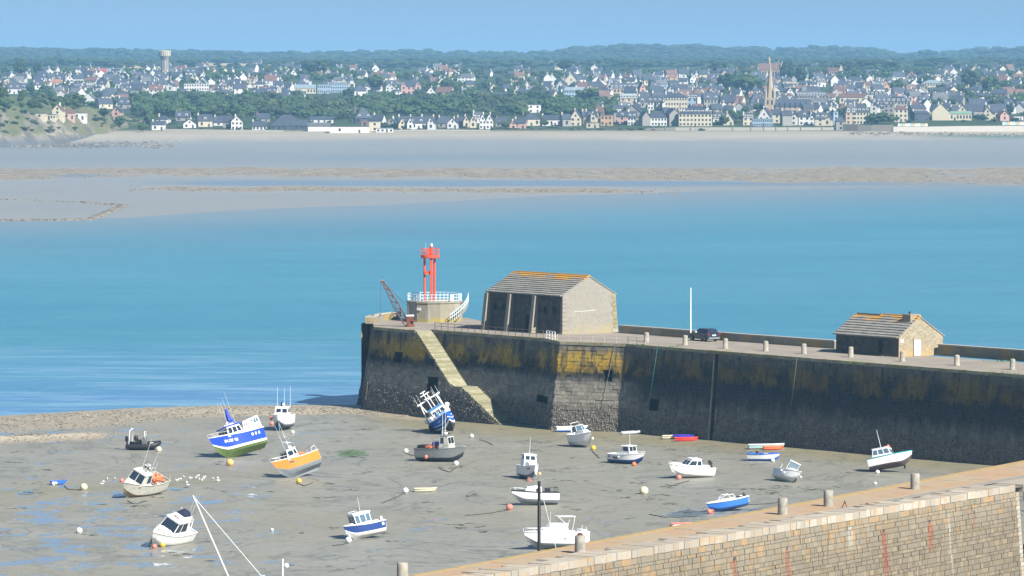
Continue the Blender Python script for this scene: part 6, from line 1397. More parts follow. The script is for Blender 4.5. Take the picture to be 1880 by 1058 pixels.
def make_hull(root, L, B, H, cols, nS=18, gun=WHITE, deckm=None, cockpit=.45, floor=.55, gr=.045, **kw):
    """cols: bottom, band, topside"""
    sec, beam, sh = hull(L, B, H, **kw); b = MB(); S = [sec(i / nS) for i in range(nS + 1)]
    for i in range(nS):
        for j in range(4):
            m = (0, 0, 1, 2)[j]
            for sg in (1, -1):
                q = [S[i][j], S[i + 1][j], S[i + 1][j + 1], S[i][j + 1]]; q = [(x, y * sg, z) for x, y, z in q]
                b.add(q if sg < 0 else q[::-1], [(0, 1, 2, 3)], m, False)
    s0 = S[0]; b.add([(x, y, z) for x, y, z in s0] + [(x, -y, z) for x, y, z in s0[1:]], [(0, 5, 1), (1, 5, 6, 2), (2, 6, 7, 3), (3, 7, 8, 4)], 2)
    b.build('hull', cols, root)
    dm = deckm or WHITE; b = MB(); ic = int(nS * cockpit)
    for i in range(ic, nS):
        a, c_ = S[i][4], S[i + 1][4]; b.add([(a[0], -a[1], a[2] - .03), (c_[0], -c_[1], c_[2] - .03), (c_[0], c_[1], c_[2] - .03), (a[0], a[1], a[2] - .03)], [(0, 1, 2, 3)])
    b.build('deck', dm, root)
    if ic > 0:
        b = MB(); zf = H * (1 - floor); 
        for i in range(ic):
            a, c_ = S[i][4], S[i + 1][4]; ya, yc = a[1] * .9, c_[1] * .9
            b.add([(a[0], -ya, zf), (c_[0], -yc, zf), (c_[0], yc, zf), (a[0], ya, zf)], [(0, 1, 2, 3)])
            for sg in (1, -1): b.add([(a[0], sg * a[1], a[2]), (c_[0], sg * c_[1], c_[2]), (c_[0], sg * yc, zf), (a[0], sg * ya, zf)], [(0, 1, 2, 3)])
        a, c_ = S[0][4], S[ic][4]; b.add([(a[0], -a[1], a[2]), (a[0], a[1], a[2]), (a[0] + .1, a[1] * .9, zf), (a[0] + .1, -a[1] * .9, zf)], [(0, 1, 2, 3)]); b.add([(c_[0], -c_[1], c_[2] - .03), (c_[0], c_[1], c_[2] - .03), (c_[0], c_[1] * .9, zf), (c_[0], -c_[1] * .9, zf)], [(0, 1, 2, 3)])
        b.build('cockpit', dm, root)
    b = MB(); b.tube([S[i][4] for i in range(nS + 1)] + [(S[i][4][0], -S[i][4][1], S[i][4][2]) for i in range(nS, -1, -1)] + [S[0][4]], gr, 5); b.build('gunwale', gun, root)
    return S, sh
def frustum(x0, x1, wb, z0, X0, X1, wt, z1): return [(x0, -wb / 2, z0), (x1, -wb / 2, z0), (x1, wb / 2, z0), (x0, wb / 2, z0)], [(X0, -wt / 2, z1), (X1, -wt / 2, z1), (X1, wt / 2, z1), (X0, wt / 2, z1)]
def panel(b, quad, u0, u1, v0, v1, off=.012):
    A, B_, C, D_ = [Vector(p) for p in quad]; n = (B_ - A).cross(D_ - A).normalized() * off
    f = lambda u, v: A.lerp(B_, u).lerp(D_.lerp(C, u), v) + n
    b.add([f(u0, v0), f(u1, v0), f(u1, v1), f(u0, v1)], [(0, 1, 2, 3)])
def cabin(root, x0, x1, wb, z0, X0, X1, wt, z1, mat=WHITE, side=((.1, .45), (.55, .9)), front=((.06, .47), (.53, .94)), rear=(), v=(.42, .88), glass=GLASS, roofm=None, over=.1, rt=.07, open_rear=False):
    bq, tq = frustum(x0, x1, wb, z0, X0, X1, wt, z1); b = MB(); b.hexa(bq, tq); cb = b.build('cabin', mat, root)
    sides = {'front': (bq[1], bq[2], tq[2], tq[1]), 'rear': (bq[3], bq[0], tq[0], tq[3]), 'stbd': (bq[0], bq[1], tq[1], tq[0]), 'port': (bq[2], bq[3], tq[3], tq[2])}
    for k, lst in (('front', front), ('rear', rear), ('stbd', side), ('port', tuple((1 - e, 1 - a) for a, e in side))):
        for (a, e) in lst: b = MB(); panel(b, sides[k], a, e, *v); b.build('window', glass, cb)
    b = MB(); b.hexa([(X0 - over, -wt / 2 - over * .6, z1), (X1 + over, -wt / 2 - over * .6, z1), (X1 + over, wt / 2 + over * .6, z1), (X0 - over, wt / 2 + over * .6, z1)], [(X0 - over * .7, -wt / 2 - over * .3, z1 + rt), (X1 + over * .6, -wt / 2 - over * .3, z1 + rt), (X1 + over * .6, wt / 2 + over * .3, z1 + rt), (X0 - over * .7, wt / 2 + over * .3, z1 + rt)])
    b.build('cabin_roof', roofm or mat, cb); return cb, z1 + rt
def ant(root, x, y, z, h, dx=0, dy=0, r=.022, mat=ANT, name='antenna'):
    b = MB(); b.tube([(x, y, z), (x + dx, y + dy, z + h)], r, 5, r2=r * .6); return b.build(name, mat, root)
def bars(root, name, mat, paths, r=.028):
    b = MB()
    for p in paths: b.tube(p, r, 5)
    return b.build(name, mat, root)
def outboard(root, x, y, z, s=1.0, mat=BLACK, tilt=0):
    b = MB(); M = Matrix.Translation((x, y, z)) @ Matrix.Rotation(tilt, 4, 'Y') @ Matrix.Scale(s, 4)
    b.hexa([M @ Vector(p) for p in ((-.28, -.16, .1), (.12, -.16, .1), (.12, .16, .1), (-.28, .16, .1))], [M @ Vector(p) for p in ((-.2, -.12, .55), (.08, -.12, .5), (.08, .12, .5), (-.2, .12, .55))]); b.box(-.14, .02, -.07, .07, -.55, .1, M=M); b.box(-.3, .1, -.02, .02, -.5, -.42, M=M)
    e = b.build('outboard_engine', mat, root); b = MB(); b.box(-.24, -.14, -.12, .12, -.68, -.6, M=M); b.build('propeller', GREY, e)
def bowrail(root, S, i0, h=.45, mat=ANT):
    n = len(S); P_ = [Vector(S[i][4]) + Vector((0, -.06, h)) for i in range(i0, n - 1)]; P2 = [Vector((p.x, -p.y, p.z)) for p in P_]; tip = Vector(S[-1][4]) + Vector((.05, 0, h))
    paths = [P_ + [tip] + P2[::-1]] + [[p, p - Vector((0, 0, h))] for p in P_[::3] + P2[::3] + [tip]]
    bars(root, 'bow_rail', mat, paths, .022)
def set_on(root, x, y, yaw, roll=0, pitch=0, sink=.06, sc=1.0):
    """rest the boat on the ground seen at x,y"""
    g = ground(x, y); sc = sc if hasattr(sc, '__len__') else (sc,) * 3; root.rotation_euler = (R(roll), R(-pitch), R(yaw)); root.scale = sc
    Mx = root.rotation_euler.to_matrix() @ Matrix.Diagonal(sc); mz = 1e9; cx = cy = 0; k = 0; xs_, ys_ = [], []
    for c_ in root.children:
        if c_.name.split('.')[0] in ('hull', 'tube', 'bottom') and c_.type == 'MESH':
            for v in c_.data.vertices: p = Mx @ v.co; mz = min(mz, p.z); xs_.append(p.x); ys_.append(p.y)
    root.location = (g.x - (min(xs_) + max(xs_)) / 2, g.y - (min(ys_) + max(ys_)) / 2, g.z - mz - sink); root['on_ground'] = True
    del root['on_ground']
def textmesh(root, txt, size, mat, M, name='lettering', ext=.004, bold=.012):
    cu = D.curves.new(name, 'FONT'); cu.body = txt; cu.size = size; cu.extrude = ext; cu.offset = bold; cu.align_x = 'CENTER'
    o = D.objects.new(name + '_tmp', cu); COL.objects.link(o); bpy.context.view_layer.update(); me = D.meshes.new_from_object(o.evaluated_get(bpy.context.evaluated_depsgraph_get())); D.objects.remove(o)
    me.materials.clear(); me.materials.append(mat); k = put(name, me, root); k.matrix_local = M; return k
def onhull(S, t, f, side, off=.02):       # frame on the topside between wl and sheer; side +1 port
    n = len(S) - 1; i = min(n - 1, int(t * n)); u = t * n - i
    lo = Vector(S[i][3]).lerp(Vector(S[i + 1][3]), u); hi = Vector(S[i][4]).lerp(Vector(S[i + 1][4]), u); tg = (Vector(S[i + 1][4]) - Vector(S[i][4])).normalized()
    p = lo.lerp(hi, f); up = (hi - lo).normalized(); nn_ = tg.cross(up) * -1
    if side < 0: p, up, tg = Vector((p.x, -p.y, p.z)), Vector((up.x, -up.y, up.z)), Vector((tg.x, -tg.y, tg.z))
    xd = -tg if side > 0 else tg; nrm = xd.cross(up).normalized(); up = nrm.cross(xd)
    M = Matrix((xd, up, nrm)).transposed().to_4x4(); M.translation = p + nrm * off; return M

# 1 big blue trawler
r = thing('fishing_boat', 'bright blue and white fishing boat heeled on green weedy bottom, blue mast', 'fishing boat')
S, sh = make_hull(r, 8.6, 3.3, 2.55, [ALGAE, WHITE, BLUE], rake=.8, tr=.85, sr=.28, full=2.6, cockpit=.0, gr=.08, gun=WHITE)
b = MB(); b.hexa([(-4.2, -1.45, 2.5), (-.4, -1.55, 2.5), (-.4, 1.55, 2.5), (-4.2, 1.45, 2.5)], [(-4.1, -1.35, 4.25), (-.9, -1.4, 3.95), (-.9, 1.4, 3.95), (-4.1, 1.35, 4.25)]); sh_ = b.build('aft_shelter', WHITE, r)
for sg in (1, -1):
    b = MB(); q = [(-.4, 1.55, 2.5), (-4.2, 1.45, 2.5), (-4.1, 1.35, 4.25), (-.9, 1.4, 3.95)] if sg > 0 else [(-4.2, -1.45, 2.5), (-.4, -1.55, 2.5), (-.9, -1.4, 3.95), (-4.1, -1.35, 4.25)]
    for (a, e) in (((.48, .63), (.65, .79), (.81, .94)) if sg > 0 else ((.06, .19), (.21, .35), (.37, .52))): panel(b, q, a, e, .52, .86)
    b.build('window', GLASSL, sh_)
    b = MB(); [panel(b, q, a, e, .40, .8) for (a, e) in (((.06, .12), (.18, .24)) if sg > 0 else ((.76, .82), (.88, .94)))]; b.build('vent', RUST, sh_)
cb, zt = cabin(r, -.6, 2.5, 2.5, 2.55, -.3, 2.2, 2.3, 3.9, side=((.06, .28), (.34, .6), (.66, .94)), front=((.05, .32), (.36, .64), (.68, .95)), v=(.3, .84), roofm=BLUE, over=.3, rt=.14)
b = MB(); b.hexa([(.3, -.9, zt), (2.3, -.8, zt), (2.3, .8, zt), (.3, .9, zt)], [(.5, -.7, zt + .22), (2.0, -.6, zt + .18), (2.0, .6, zt + .18), (.5, .7, zt + .22)]); b.build('roof_locker', WHITE, r)
b = MB(); b.hexa([(-.1, -.35, zt), (.8, -.35, zt), (.8, .35, zt), (-.1, .35, zt)], [(.15, -.12, zt + 2.2), (.4, -.12, zt + 2.2), (.4, .12, zt + 2.2), (.15, .12, zt + 2.2)]); b.box(-.2, .8, -.5, .5, zt + .55, zt + .65); b.build('mast', BLUE, r)
b = MB(); b.lathe([(.28, 0), (.3, .1), (.26, .2)], 12, c=(1.0, 0, zt + .35)); b.build('radar', WHITE, r)
for (x, y, h) in ((1.6, .9, 3.1), (.2, 1.0, 4.2), (-.5, -.9, 3.8), (.6, -1.0, 3.4)): ant(r, x, y, zt, h, -.1 * h * 0, .0)
bowrail(r, S, 13, .5)
for t_ in (.14, .22, .30):
    M = onhull(S, t_, .62, 1, .03); b = MB(); b.lathe([(.2, 0), (.2, .02)], 10); o = b.build('porthole', WHITE, r); o.matrix_local = M
textmesh(r, 'RA 735 655', .46, WHITE, onhull(S, .74, .40, 1, .04), bold=.025)
b = MB(); b.box(-3.6, -3.2, -.05, .05, -.1, .8); b.lathe([(.3, 0), (.3, .06)], 8, c=(-3.35, 0, .1)); b.build('rudder', RUST, r)
set_on(r, 438, 838, 219, 19, -11, sc=(.80, .95, 1.02))
# 2 ochre boat
r = thing('fishing_boat', 'ochre yellow hulled fishing boat leaning with orange floats on deck', 'fishing boat')
S, sh = make_hull(r, 6.7, 2.5, 1.75, [BOTTOM, BOTTOM, OCHRE], rake=.9, tr=.8, sr=.35, full=2.3, cockpit=.5, gun=WHITE, deckm=OLDWHITE)
cb, zt = cabin(r, .0, 2.2, 1.7, 1.85, .15, 1.8, 1.5, 2.85, side=((.06, .3), (.38, .92)), front=((.06, .47), (.53, .94)), v=(.35, .86), over=.12)
b = MB(); b.lathe([(.05, 0), (.3, .02), (.3, .2), (.22, .26)], 12, c=(.6, .2, zt)); b.build('radar', WHITE, r); b = MB(); b.box(-.1, .6, -.5, -.2, zt, zt + .28); b.build('roof_box', WHITE, r)
bars(r, 'mast', ANT, [[(.5, 0, zt), (.5, 0, zt + 1.9)], [(.5, -.5, zt + 1.0), (.5, .6, zt + 1.0)], [(.5, -.4, zt + .8), (.5, .3, zt + 1.3)]], .045)
ant(r, .5, .05, zt + 1.6, 2.6); ant(r, .9, -.5, zt, 2.9)
b = MB()
for p in ((-.9, .5, 1.7), (-1.2, .2, 1.85), (-.85, .1, 1.95), (-1.3, .55, 1.65)): b.ball(p, .32)
b.build('deck_floats', ORANGE, r)
b = MB()
for k in range(5): b.lathe([(.22, -.1), (.22, .1)], 8, c=(-1.8 - .1 * k, .3 - .2 * k, 1.55 + .05 * k))
b.build('pot_stack', NAVY, r)
bars(r, 'stern_rail', ANT, [[(-3.2, -1.0, 1.7), (-3.2, -1.0, 2.3), (-3.2, 1.0, 2.3), (-3.2, 1.0, 1.7)], [(-3.2, 1.0, 2.3), (-2.2, 1.15, 2.2), (-2.2, 1.15, 1.7)], [(-3.2, 0, 1.7), (-3.2, 0, 2.3)]], .035)
bowrail(r, S, 13, .35)
b = MB(); b.hexa([(-2.9, -.04, -.25), (1.6, -.04, -.1), (2.2, -.04, .3), (-2.9, -.04, .1)], [(-2.9, .04, -.25), (1.6, .04, -.1), (2.2, .04, .3), (-2.9, .04, .1)]); b.build('keel', BOTTOM, r)
b = MB()
for k in range(6): b.box(-.28 + k * .12, -.20 + k * .12, -.05, .05 * (1 + k % 2), 0, .012)
o = b.build('name_mark', NAVY, r); o.matrix_local = onhull(S, .74, .6, 1, .03)
set_on(r, 545, 875, 221, 18, -15, sc=(.82, 1.0, 1.2))
# 3 white boat facing
r = thing('fishing_boat', 'white fishing boat facing the camera with three tall antennas, by the shingle bar', 'fishing boat')
S, sh = make_hull(r, 6.4, 2.7, 1.8, [DARKBOT, GREY, WHITE], rake=.6, tr=.85, sr=.25, full=3.0, cockpit=.4)
cb, zt = cabin(r, -.6, 1.2, 1.9, 1.85, -.5, .9, 1.75, 3.0, front=((.08, .45), (.55, .92)), v=(.4, .85)); bars(r, 'gantry', GREY, [[(-1.2, -1.1, 1.8), (-1.2, -1.1, 3.0), (-1.2, 1.1, 3.0), (-1.2, 1.1, 1.8)], [(-1.2, 0, 3), (-1.2, 0, 3.5)]], .05)
for (x, y, h) in ((-.3, -.85, 2.6), (0, .2, 2.5), (-.3, 1.0, 2.7)): ant(r, x, y, zt - .1, h, r=.03)
b = MB(); b.ball((.1, .1, zt + .25), .22); b.build('lamp', WHITE, r); b = MB(); b.box(-.2, 0, -.3, .2, zt, zt + .5); b.build('searchlight', BLACK, r)
b = MB(); b.ball((1.0, -1.5, 1.55), .26); b.build('fender', PINK, r); bars(r, 'deck_rope', paint('blue_rope', (.1, .35, .5), .7, .1), [[(3.2, 0, 1.9), (3.35, .05, 1.0), (3.4, .15, .1), (3.9, .3, 0)]], .05); bowrail(r, S, 12, .3)
set_on(r, 521, 789, 262, 0, 0, sc=(1, 1, 1.08))
# 4 blue trawler by the pier
r = thing('fishing_trawler', 'blue and white trawler leaning hard over beside the foot of the pier', 'trawler')
S, sh = make_hull(r, 8.2, 3.2, 2.15, [DARKBOT, WHITE, BLUE2], rake=.8, tr=.85, sr=.5, full=2.6, cockpit=.4, gr=.07, deckm=TANKB)
cb, zt = cabin(r, -1.2, .9, 2.1, 2.1, -1.1, .7, 1.95, 3.6, side=((.1, .45), (.55, .9)), front=((.06, .32), (.36, .62), (.68, .94)), v=(.5, .85), roofm=TANKB)
bars(r, 'gantry', WHITE, [[(-1.9, -1.5, 2.0), (-1.6, -1.35, 4.9), (-1.6, 1.5, 4.9), (-1.9, 1.5, 2.0)], [(-1.6, -1.7, 4.9), (-1.6, 1.9, 4.9)], [(-.6, -1.2, 3.6), (-1.6, -1.35, 4.9)], [(-.6, 1.2, 3.6), (-1.6, 1.3, 4.9)]], .11)
bars(r, 'mast', WHITE, [[(-1.2, -.2, zt), (-1.2, -.2, zt + 2.6)], [(-1.2, .3, zt), (-1.2, .2, zt + 2.2)], [(-1.2, -.8, zt + 2.1), (-1.2, .6, zt + 2.1)], [(-1.2, -.5, zt + 1.5), (-1.2, .4, zt + 1.5)], [(-1.2, -.6, zt + 2.5), (-1.2, .2, zt + 2.5)]], .07)
for (x, y, h) in ((-1.6, 1.2, 1.5), (-1.6, -1.1, 1.6), (-1.2, 1.7, 1.4), (-.4, .8, 2.4), (-1.6, -1.6, 1.5)): ant(r, x, y, 4.7 if x < -1 else zt, h, .2, 0, r=.03)
for p_, q_ in (((1.0, -1.45, 2.75), .3), ((-.4, 1.7, 3.1), .36), ((-1, -1.9, 2.5), .28)): b = MB(); b.ball(p_, q_); b.build('float', WHITE, r)
bars(r, 'bulwark_rail', WHITE, [[S[i][4][0:2] + (S[i][4][2] + .75,) for i in range(6, 18)], [(S[i][4][0], -S[i][4][1], S[i][4][2] + .75) for i in range(6, 18)]] + [[S[i][4], (S[i][4][0], S[i][4][1], S[i][4][2] + .75)] for i in range(6, 18, 2)] + [[(S[i][4][0], -S[i][4][1], S[i][4][2]), (S[i][4][0], -S[i][4][1], S[i][4][2] + .75)] for i in range(6, 18, 2)], .05)
for i, (x, z) in enumerate(((-1.5, 1.4), (-.4, 1.3), (-2.3, 1.2))):
    b = MB(); M = Matrix.Translation((x, -1.7, z)) @ Matrix.Rotation(R(90), 4, 'X'); pts_ = [M @ Vector((math.cos(a) * .3, math.sin(a) * .3, 0)) for a in np.linspace(0, 6.283, 13)]; b.tube(pts_, .11, 6); b.build('tyre_fender', BLACK, r)
b = MB(); b.box(.9, 1.7, -.6, .6, 2.3, 2.9); b.build('winch', TANKB, r)
for sd_i in (1, -1):
    b = MB()
    for k in range(7): b.box(-.5 + k * .15, -.41 + k * .15, -.06 - .03 * (k % 2), .08, 0, .014)
    o = b.build('name_mark', WHITE, r); o.matrix_local = onhull(S, .80, .62, sd_i, .04)
b = MB()
for sg in (1, -1):
    P_ = []
    for i in range(6, 19): lo, hi = Vector(S[i][3]), Vector(S[i][4]); p = lo.lerp(hi, .32); P_.append(Vector((p.x, p.y * sg + .015 * sg, p.z)))
    b.tube(P_, .07, 5)
b.build('hull_stripe', WHITE, r)
set_on(r, 808, 795, 284, 31, 2, sc=(1, 1.02, 1.02))
# 5 grey workboat
r = thing('work_boat', 'grey aluminium work boat with orange and violet gear aft, below the leaning trawler', 'work boat')
S, sh = make_hull(r, 6.2, 2.4, 1.35, [DARKBOT, GREY, GREY], rake=.7, tr=.9, sr=.25, full=2.8, cockpit=.45, gun=GREY, deckm=GREY)
cb, zt = cabin(r, .4, 1.9, 1.7, 1.4, .5, 1.6, 1.55, 2.75, mat=OLDWHITE, front=((.08, .47), (.53, .92)), side=((.1, .5),), v=(.42, .88), roofm=GREY)
b = MB(); b.lathe([(.3, 0), (.3, .15)], 12, c=(.9, 0, zt + .1)); b.ball((.6, .5, zt + .1), .16); b.build('radar', WHITE, r); bars(r, 'roof_frame', GREY, [[(.7, -.6, zt), (.7, -.6, zt + .4), (.7, .6, zt + .4), (.7, .6, zt)], [(.7, 0, zt), (.7, 0, zt + .7)]], .04)
ant(r, .9, -.75, zt, 2.6, r=.035); ant(r, .4, .8, zt - .2, 2.6, r=.035)
b = MB(); b.box(-1.6, -.5, -.3, .6, 1.5, 1.7); b.box(-1.9, -.9, -.7, -.1, 1.45, 1.65); b.build('orange_crates', ORANGE, r); b = MB(); b.box(-1.0, 0, -.2, .7, 1.75, 2.05); b.build('violet_crate', VIOLET, r)
b = MB(); b.box(-2.9, -1.7, -.8, .8, .9, 1.7); b.build('stern_box', BLACK, r); bars(r, 'pot_hauler', GREY, [[(-.2, -1.1, 1.35), (-.2, -1.1, 2.3)], [(-.8, -1.1, 1.35), (-.8, -1.1, 1.9)]], .05)
b = MB(); b.ball((-1.3, -1.25, .55), .22); b.build('fender', PINK, r); b = MB(); b.lathe([(.26, -.1), (.26, .1)], 10, c=(-3.2, -.6, 1.2)); b.build('tyre_fender', BLACK, r); bowrail(r, S, 12, .35, GREY)
b = MB(); b.box(-.3, .1, 0, .2, 0, .012); o = b.build('hull_mark', KRED, r); o.matrix_local = Matrix.Translation((1.45, -.25, 1.62)) @ Matrix.Rotation(R(90), 4, 'X')
set_on(r, 808, 847, 332, 0, 0, sc=(.98, 1.05, 1.25))
# 6 RIB
r = thing('inflatable_boat', 'black rigid inflatable boat with console and white frame on the mud', 'inflatable boat')
b = MB(); pts_ = [(-2.4, -.85, .55), (-1, -.95, .55), (.8, -.9, .58), (1.7, -.6, .68), (2.3, -.15, .85), (2.3, .15, .85), (1.7, .6, .68), (.8, .9, .58), (-1, .95, .55), (-2.4, .85, .55)]; b.tube(pts_, .27, 10); b.build('tube', BLACK, r)
b = MB(); b.add([(-2.2, -.8, .4), (1.6, -.6, .5), (2.2, 0, .65), (1.6, .6, .5), (-2.2, .8, .4), (-2.2, 0, 0), (1.4, 0, .05)], [(0, 5, 6, 1), (1, 6, 2), (2, 6, 3), (3, 6, 5, 4), (0, 4, 5), (0, 1, 2, 3, 4)]); b.build('bottom', DARKBOT, r)
b = MB(); b.box(-.2, .4, -.35, .35, .4, 1.35); b.build('console', GREY, r); b = MB(); b.add([(.42, -.33, 1.3), (.42, .33, 1.3), (.2, .3, 1.75), (.2, -.3, 1.75)], [(0, 1, 2, 3)]); b.build('windscreen', GLASSL, r)
b = MB(); b.box(-.95, -.45, -.35, .35, .4, 1.15); b.build('seat', BLACK, r); b = MB(); b.ball((-1.15, 0, 1.35), .33); b.build('spare_fender', BLACK, r)
bars(r, 'a_frame', WHITE, [[(-2.0, -.8, .8), (-1.8, -.75, 2.3), (-1.8, .75, 2.3), (-2.0, .8, .8)], [(-1.8, 0, 2.3), (-1.8, 0, 2.5)], [(.3, .3, 1.3), (.2, .3, 2.1), (.2, -.3, 2.1), (.3, -.3, 1.3)]], .045); outboard(r, -2.45, 0, .9, 1.2)
b = MB(); b.box(.9, 1.4, -.3, .3, .6, .85); b.build('anchor_locker', WHITEB, r)
set_on(r, 264, 826, 350, 6, 0, sc=(.92, 1.1, 1.2))
# 7 weathered boat
r = thing('fishing_boat', 'weathered dirty white fishing boat with orange net gear aft, leaning left', 'fishing boat')
S, sh = make_hull(r, 6.9, 2.6, 1.7, [paint('stained_bottom', (.24, .19, .11), .8, .5, 3, dirt=(.25, .09, .03), dirtamt=.8), OLDWHITE, OLDWHITE], rake=.6, tr=.85, sr=.25, full=2.8, cockpit=.5, gun=OLDWHITE, deckm=OLDWHITE)
cb, zt = cabin(r, .2, 2.2, 2.05, 1.75, .3, 1.6, 1.85, 2.85, mat=OLDWHITE, front=((.04, .475), (.525, .96)), side=((.1, .5),), v=(.2, .9), over=.1)
bars(r, 'mast', WHITE, [[(.6, .1, zt), (.6, .1, zt + .9)], [(.6, -.3, zt + .6), (.6, .5, zt + .6)]], .06); b = MB(); b.ball((.75, .3, zt + .5), .12); b.ball((.5, -.2, zt + .4), .12); b.build('deck_lamp', BLACK, r); b = MB(); b.ball((.6, .35, zt + .8), .12); b.build('lamp', WHITE, r)
ant(r, .8, -.4, zt, 3.6, .1, r=.03); ant(r, .3, .5, zt + .2, 2.4, 0, .2, r=.03); ant(r, .3, 1.0, 1.8, 2.6, r=.03)
b = MB(); random.seed(3)
for k in range(16): b.tube([(random.uniform(-3, -.9), random.uniform(-.6, .9), random.uniform(1.5, 2.0)) for _ in range(3)], .10, 5)
b.build('orange_gear', ORANGE, r)
bars(r, 'stern_rail', OLDWHITE, [[(-3.3, -1.1, 1.7), (-3.3, -1.1, 2.2), (-3.3, 1.1, 2.2), (-3.3, 1.1, 1.7)], [(-3.3, -1.1, 2.2), (-1, -1.2, 2.3)]], .03)
b = MB(); b.lathe([(.16, -.3), (.2, -.1), (.2, .1), (.1, .3)], 10, c=(3.45, -.2, 1.75)); b.build('bow_fender', PINK, r)
set_on(r, 270, 911, 238, -25, -4, sc=(1.03, 1.05, 1.15))
# 8 white cabin cruiser with flybridge
r = thing('cabin_cruiser', 'white cabin cruiser with dark wraparound windscreen and navy canopy, lower left', 'motor boat')
S, sh = make_hull(r, 6.3, 2.5, 1.5, [WHITEB, WHITEB, WHITE], rake=.6, tr=.9, sr=.2, full=2.9, cockpit=.3)
b = MB(); b.hexa([(-.2, -1.0, 1.5), (2.4, -.65, 1.75), (2.4, .65, 1.75), (-.2, 1.0, 1.5)], [(-.1, -.9, 1.8), (1.9, -.5, 1.95), (1.9, .5, 1.95), (-.1, .9, 1.8)]); b.build('foredeck_coaming', WHITE, r)
cb, zt = cabin(r, -1.4, 1.5, 2.1, 1.55, -1.3, .7, 1.8, 2.75, front=((.03, .97),), side=((.15, .55), (.6, .97)), v=(.25, .9), over=.12, rt=.12)
b = MB(); b.hexa([(-1.5, -.8, zt), (.5, -.7, zt), (.5, .7, zt), (-1.5, .8, zt)], [(-1.6, -.75, zt + .35), (.1, -.6, zt + .3), (.1, .6, zt + .3), (-1.6, .75, zt + .35)]); b.build('flybridge', WHITE, r)
b = MB(); b.hexa([(-1.5, -.7, zt + .35), (-.3, -.6, zt + .35), (-.3, .6, zt + .35), (-1.5, .7, zt + .35)], [(-1.2, -.3, zt + .75), (-.6, -.3, zt + .7), (-.6, .35, zt + .7), (-1.2, .4, zt + .8)]); b.build('canopy', paint('navy_canvas', (.012, .018, .05), .8, .2), r)
bars(r, 'targa_arch', WHITE, [[(-1.9, -1.0, 1.6), (-1.7, -.9, zt + .1), (-1.7, .9, zt + .1), (-1.9, 1.0, 1.6)], [(-1.7, -.8, zt + .1), (-1.2, -.7, zt + .6)]], .06); ant(r, .3, -.6, zt, .6); ant(r, -1.3, .7, zt, 2.9); ant(r, -1.4, .3, zt, 2.5)
M = Matrix.Translation((.62, .02, zt + .31)); 
for (y0_, y1_, m_) in ((-.28, .02, NAVY), (.08, .42, PINK)):
    b = MB(); b.box(.0, .16, y0_, y1_, zt + .02, zt + .04, M=Matrix.Translation((.28, 0, .27))); b.build('roof_mark', m_, r)
b = MB(); b.box(2.2, 2.32, -.25, .25, 1.97, 1.985); b.box(2.7, 2.78, -.2, .2, 1.9, 1.915); b.build('deck_mark', BLACK, r)
bowrail(r, S, 13, .3); bars(r, 'boarding_ladder', ROPE, [[(3.2, -.2, 1.5), (3.5, -.15, .1)], [(3.2, .2, 1.5), (3.5, .15, .1)]], .04); bars(r, 'anchor_chain', CHAINM, [[(3.4, 0, 1.6), (3.55, .05, .6), (3.6, .2, 0)]], .06)
b = MB(); b.ball((-3.0, -.9, .95), .12); b.build('fender', BLACK, r)
set_on(r, 321, 1001, 238, -27, -2, sc=(.95, 1, 1.15))
# 9 navy boat
r = thing('fishing_boat', 'navy blue and white pilothouse boat with white buoy, bottom centre left', 'motor boat')
S, sh = make_hull(r, 5.0, 2.1, 1.35, [WHITEB, WHITE, NAVY], rake=.5, tr=.9, sr=.2, full=2.6, cockpit=.4, gr=.07)
b = MB(); b.hexa([(-.6, -.95, 1.35), (2.3, -.35, 1.6), (2.3, .35, 1.6), (-.6, .95, 1.35)], [(-.6, -.85, 1.6), (2.1, -.25, 1.72), (2.1, .25, 1.72), (-.6, .85, 1.6)]); b.build('foredeck', WHITE, r)
cb, zt = cabin(r, -.7, 1.6, 1.6, 1.5, -.6, 1.75, 1.45, 2.5, side=((.04, .28), (.33, .66), (.71, .96)), front=((.05, .48), (.52, .95)), v=(.12, .9), glass=GLASSL, over=.14, rt=.14)
ant(r, .3, .1, zt, 1.5, 0, 0, r=.03); bars(r, 'roof_rail', WHITE, [[(.4, -.5, zt), (.5, -.5, zt + .15), (1.6, -.5, zt + .15), (1.7, -.5, zt)]], .02); outboard(r, -2.55, 0, 1.3, .8, WHITE)
b = MB(); b.box(-.2, .15, -.14, .14, 0, .012); b.build('hull_logo', WHITE, r).matrix_local = onhull(S, .08, .6, 1, .03)
bars(r, 'bow_ladder', TANKB, [[(2.5, -.12, 1.6), (2.75, -.1, .1)], [(2.5, .12, 1.6), (2.75, .1, .1)]], .03)
set_on(r, 670, 988, 212, 6, -9, sc=(.84, .95, 1.08))
# 10 white small cabin boat facing
r = thing('cabin_boat', 'small white cabin boat facing the camera above the black mast', 'motor boat')
S, sh = make_hull(r, 5.0, 2.25, 1.35, [BOTTOM, WHITE, WHITE], rake=.5, tr=.85, sr=.35, full=3.0, cockpit=.4); b = MB(); b.hexa([(.4, -.7, 1.5), (2.1, -.5, 1.75), (2.1, .5, 1.75), (.4, .7, 1.5)], [(.5, -.6, 2.0), (1.7, -.4, 1.95), (1.7, .4, 1.95), (.5, .6, 2.0)]); b.build('trunk', WHITE, r)
cb, zt = cabin(r, -1.0, .7, 1.65, 1.5, -.9, .4, 1.45, 2.75, front=((.1, .46), (.54, .9)), side=((.2, .8),), v=(.55, .9)); ant(r, -.1, 0, zt, 1.9, r=.03)
b = MB(); b.box(1.8, 1.84, -.3, .3, 1.65, 1.78); b.build('rail_panel', GREY, r); b = MB(); b.ball((1.6, 1.05, .75), .2); b.build('fender', AMBER, r); bowrail(r, S, 13, .28)
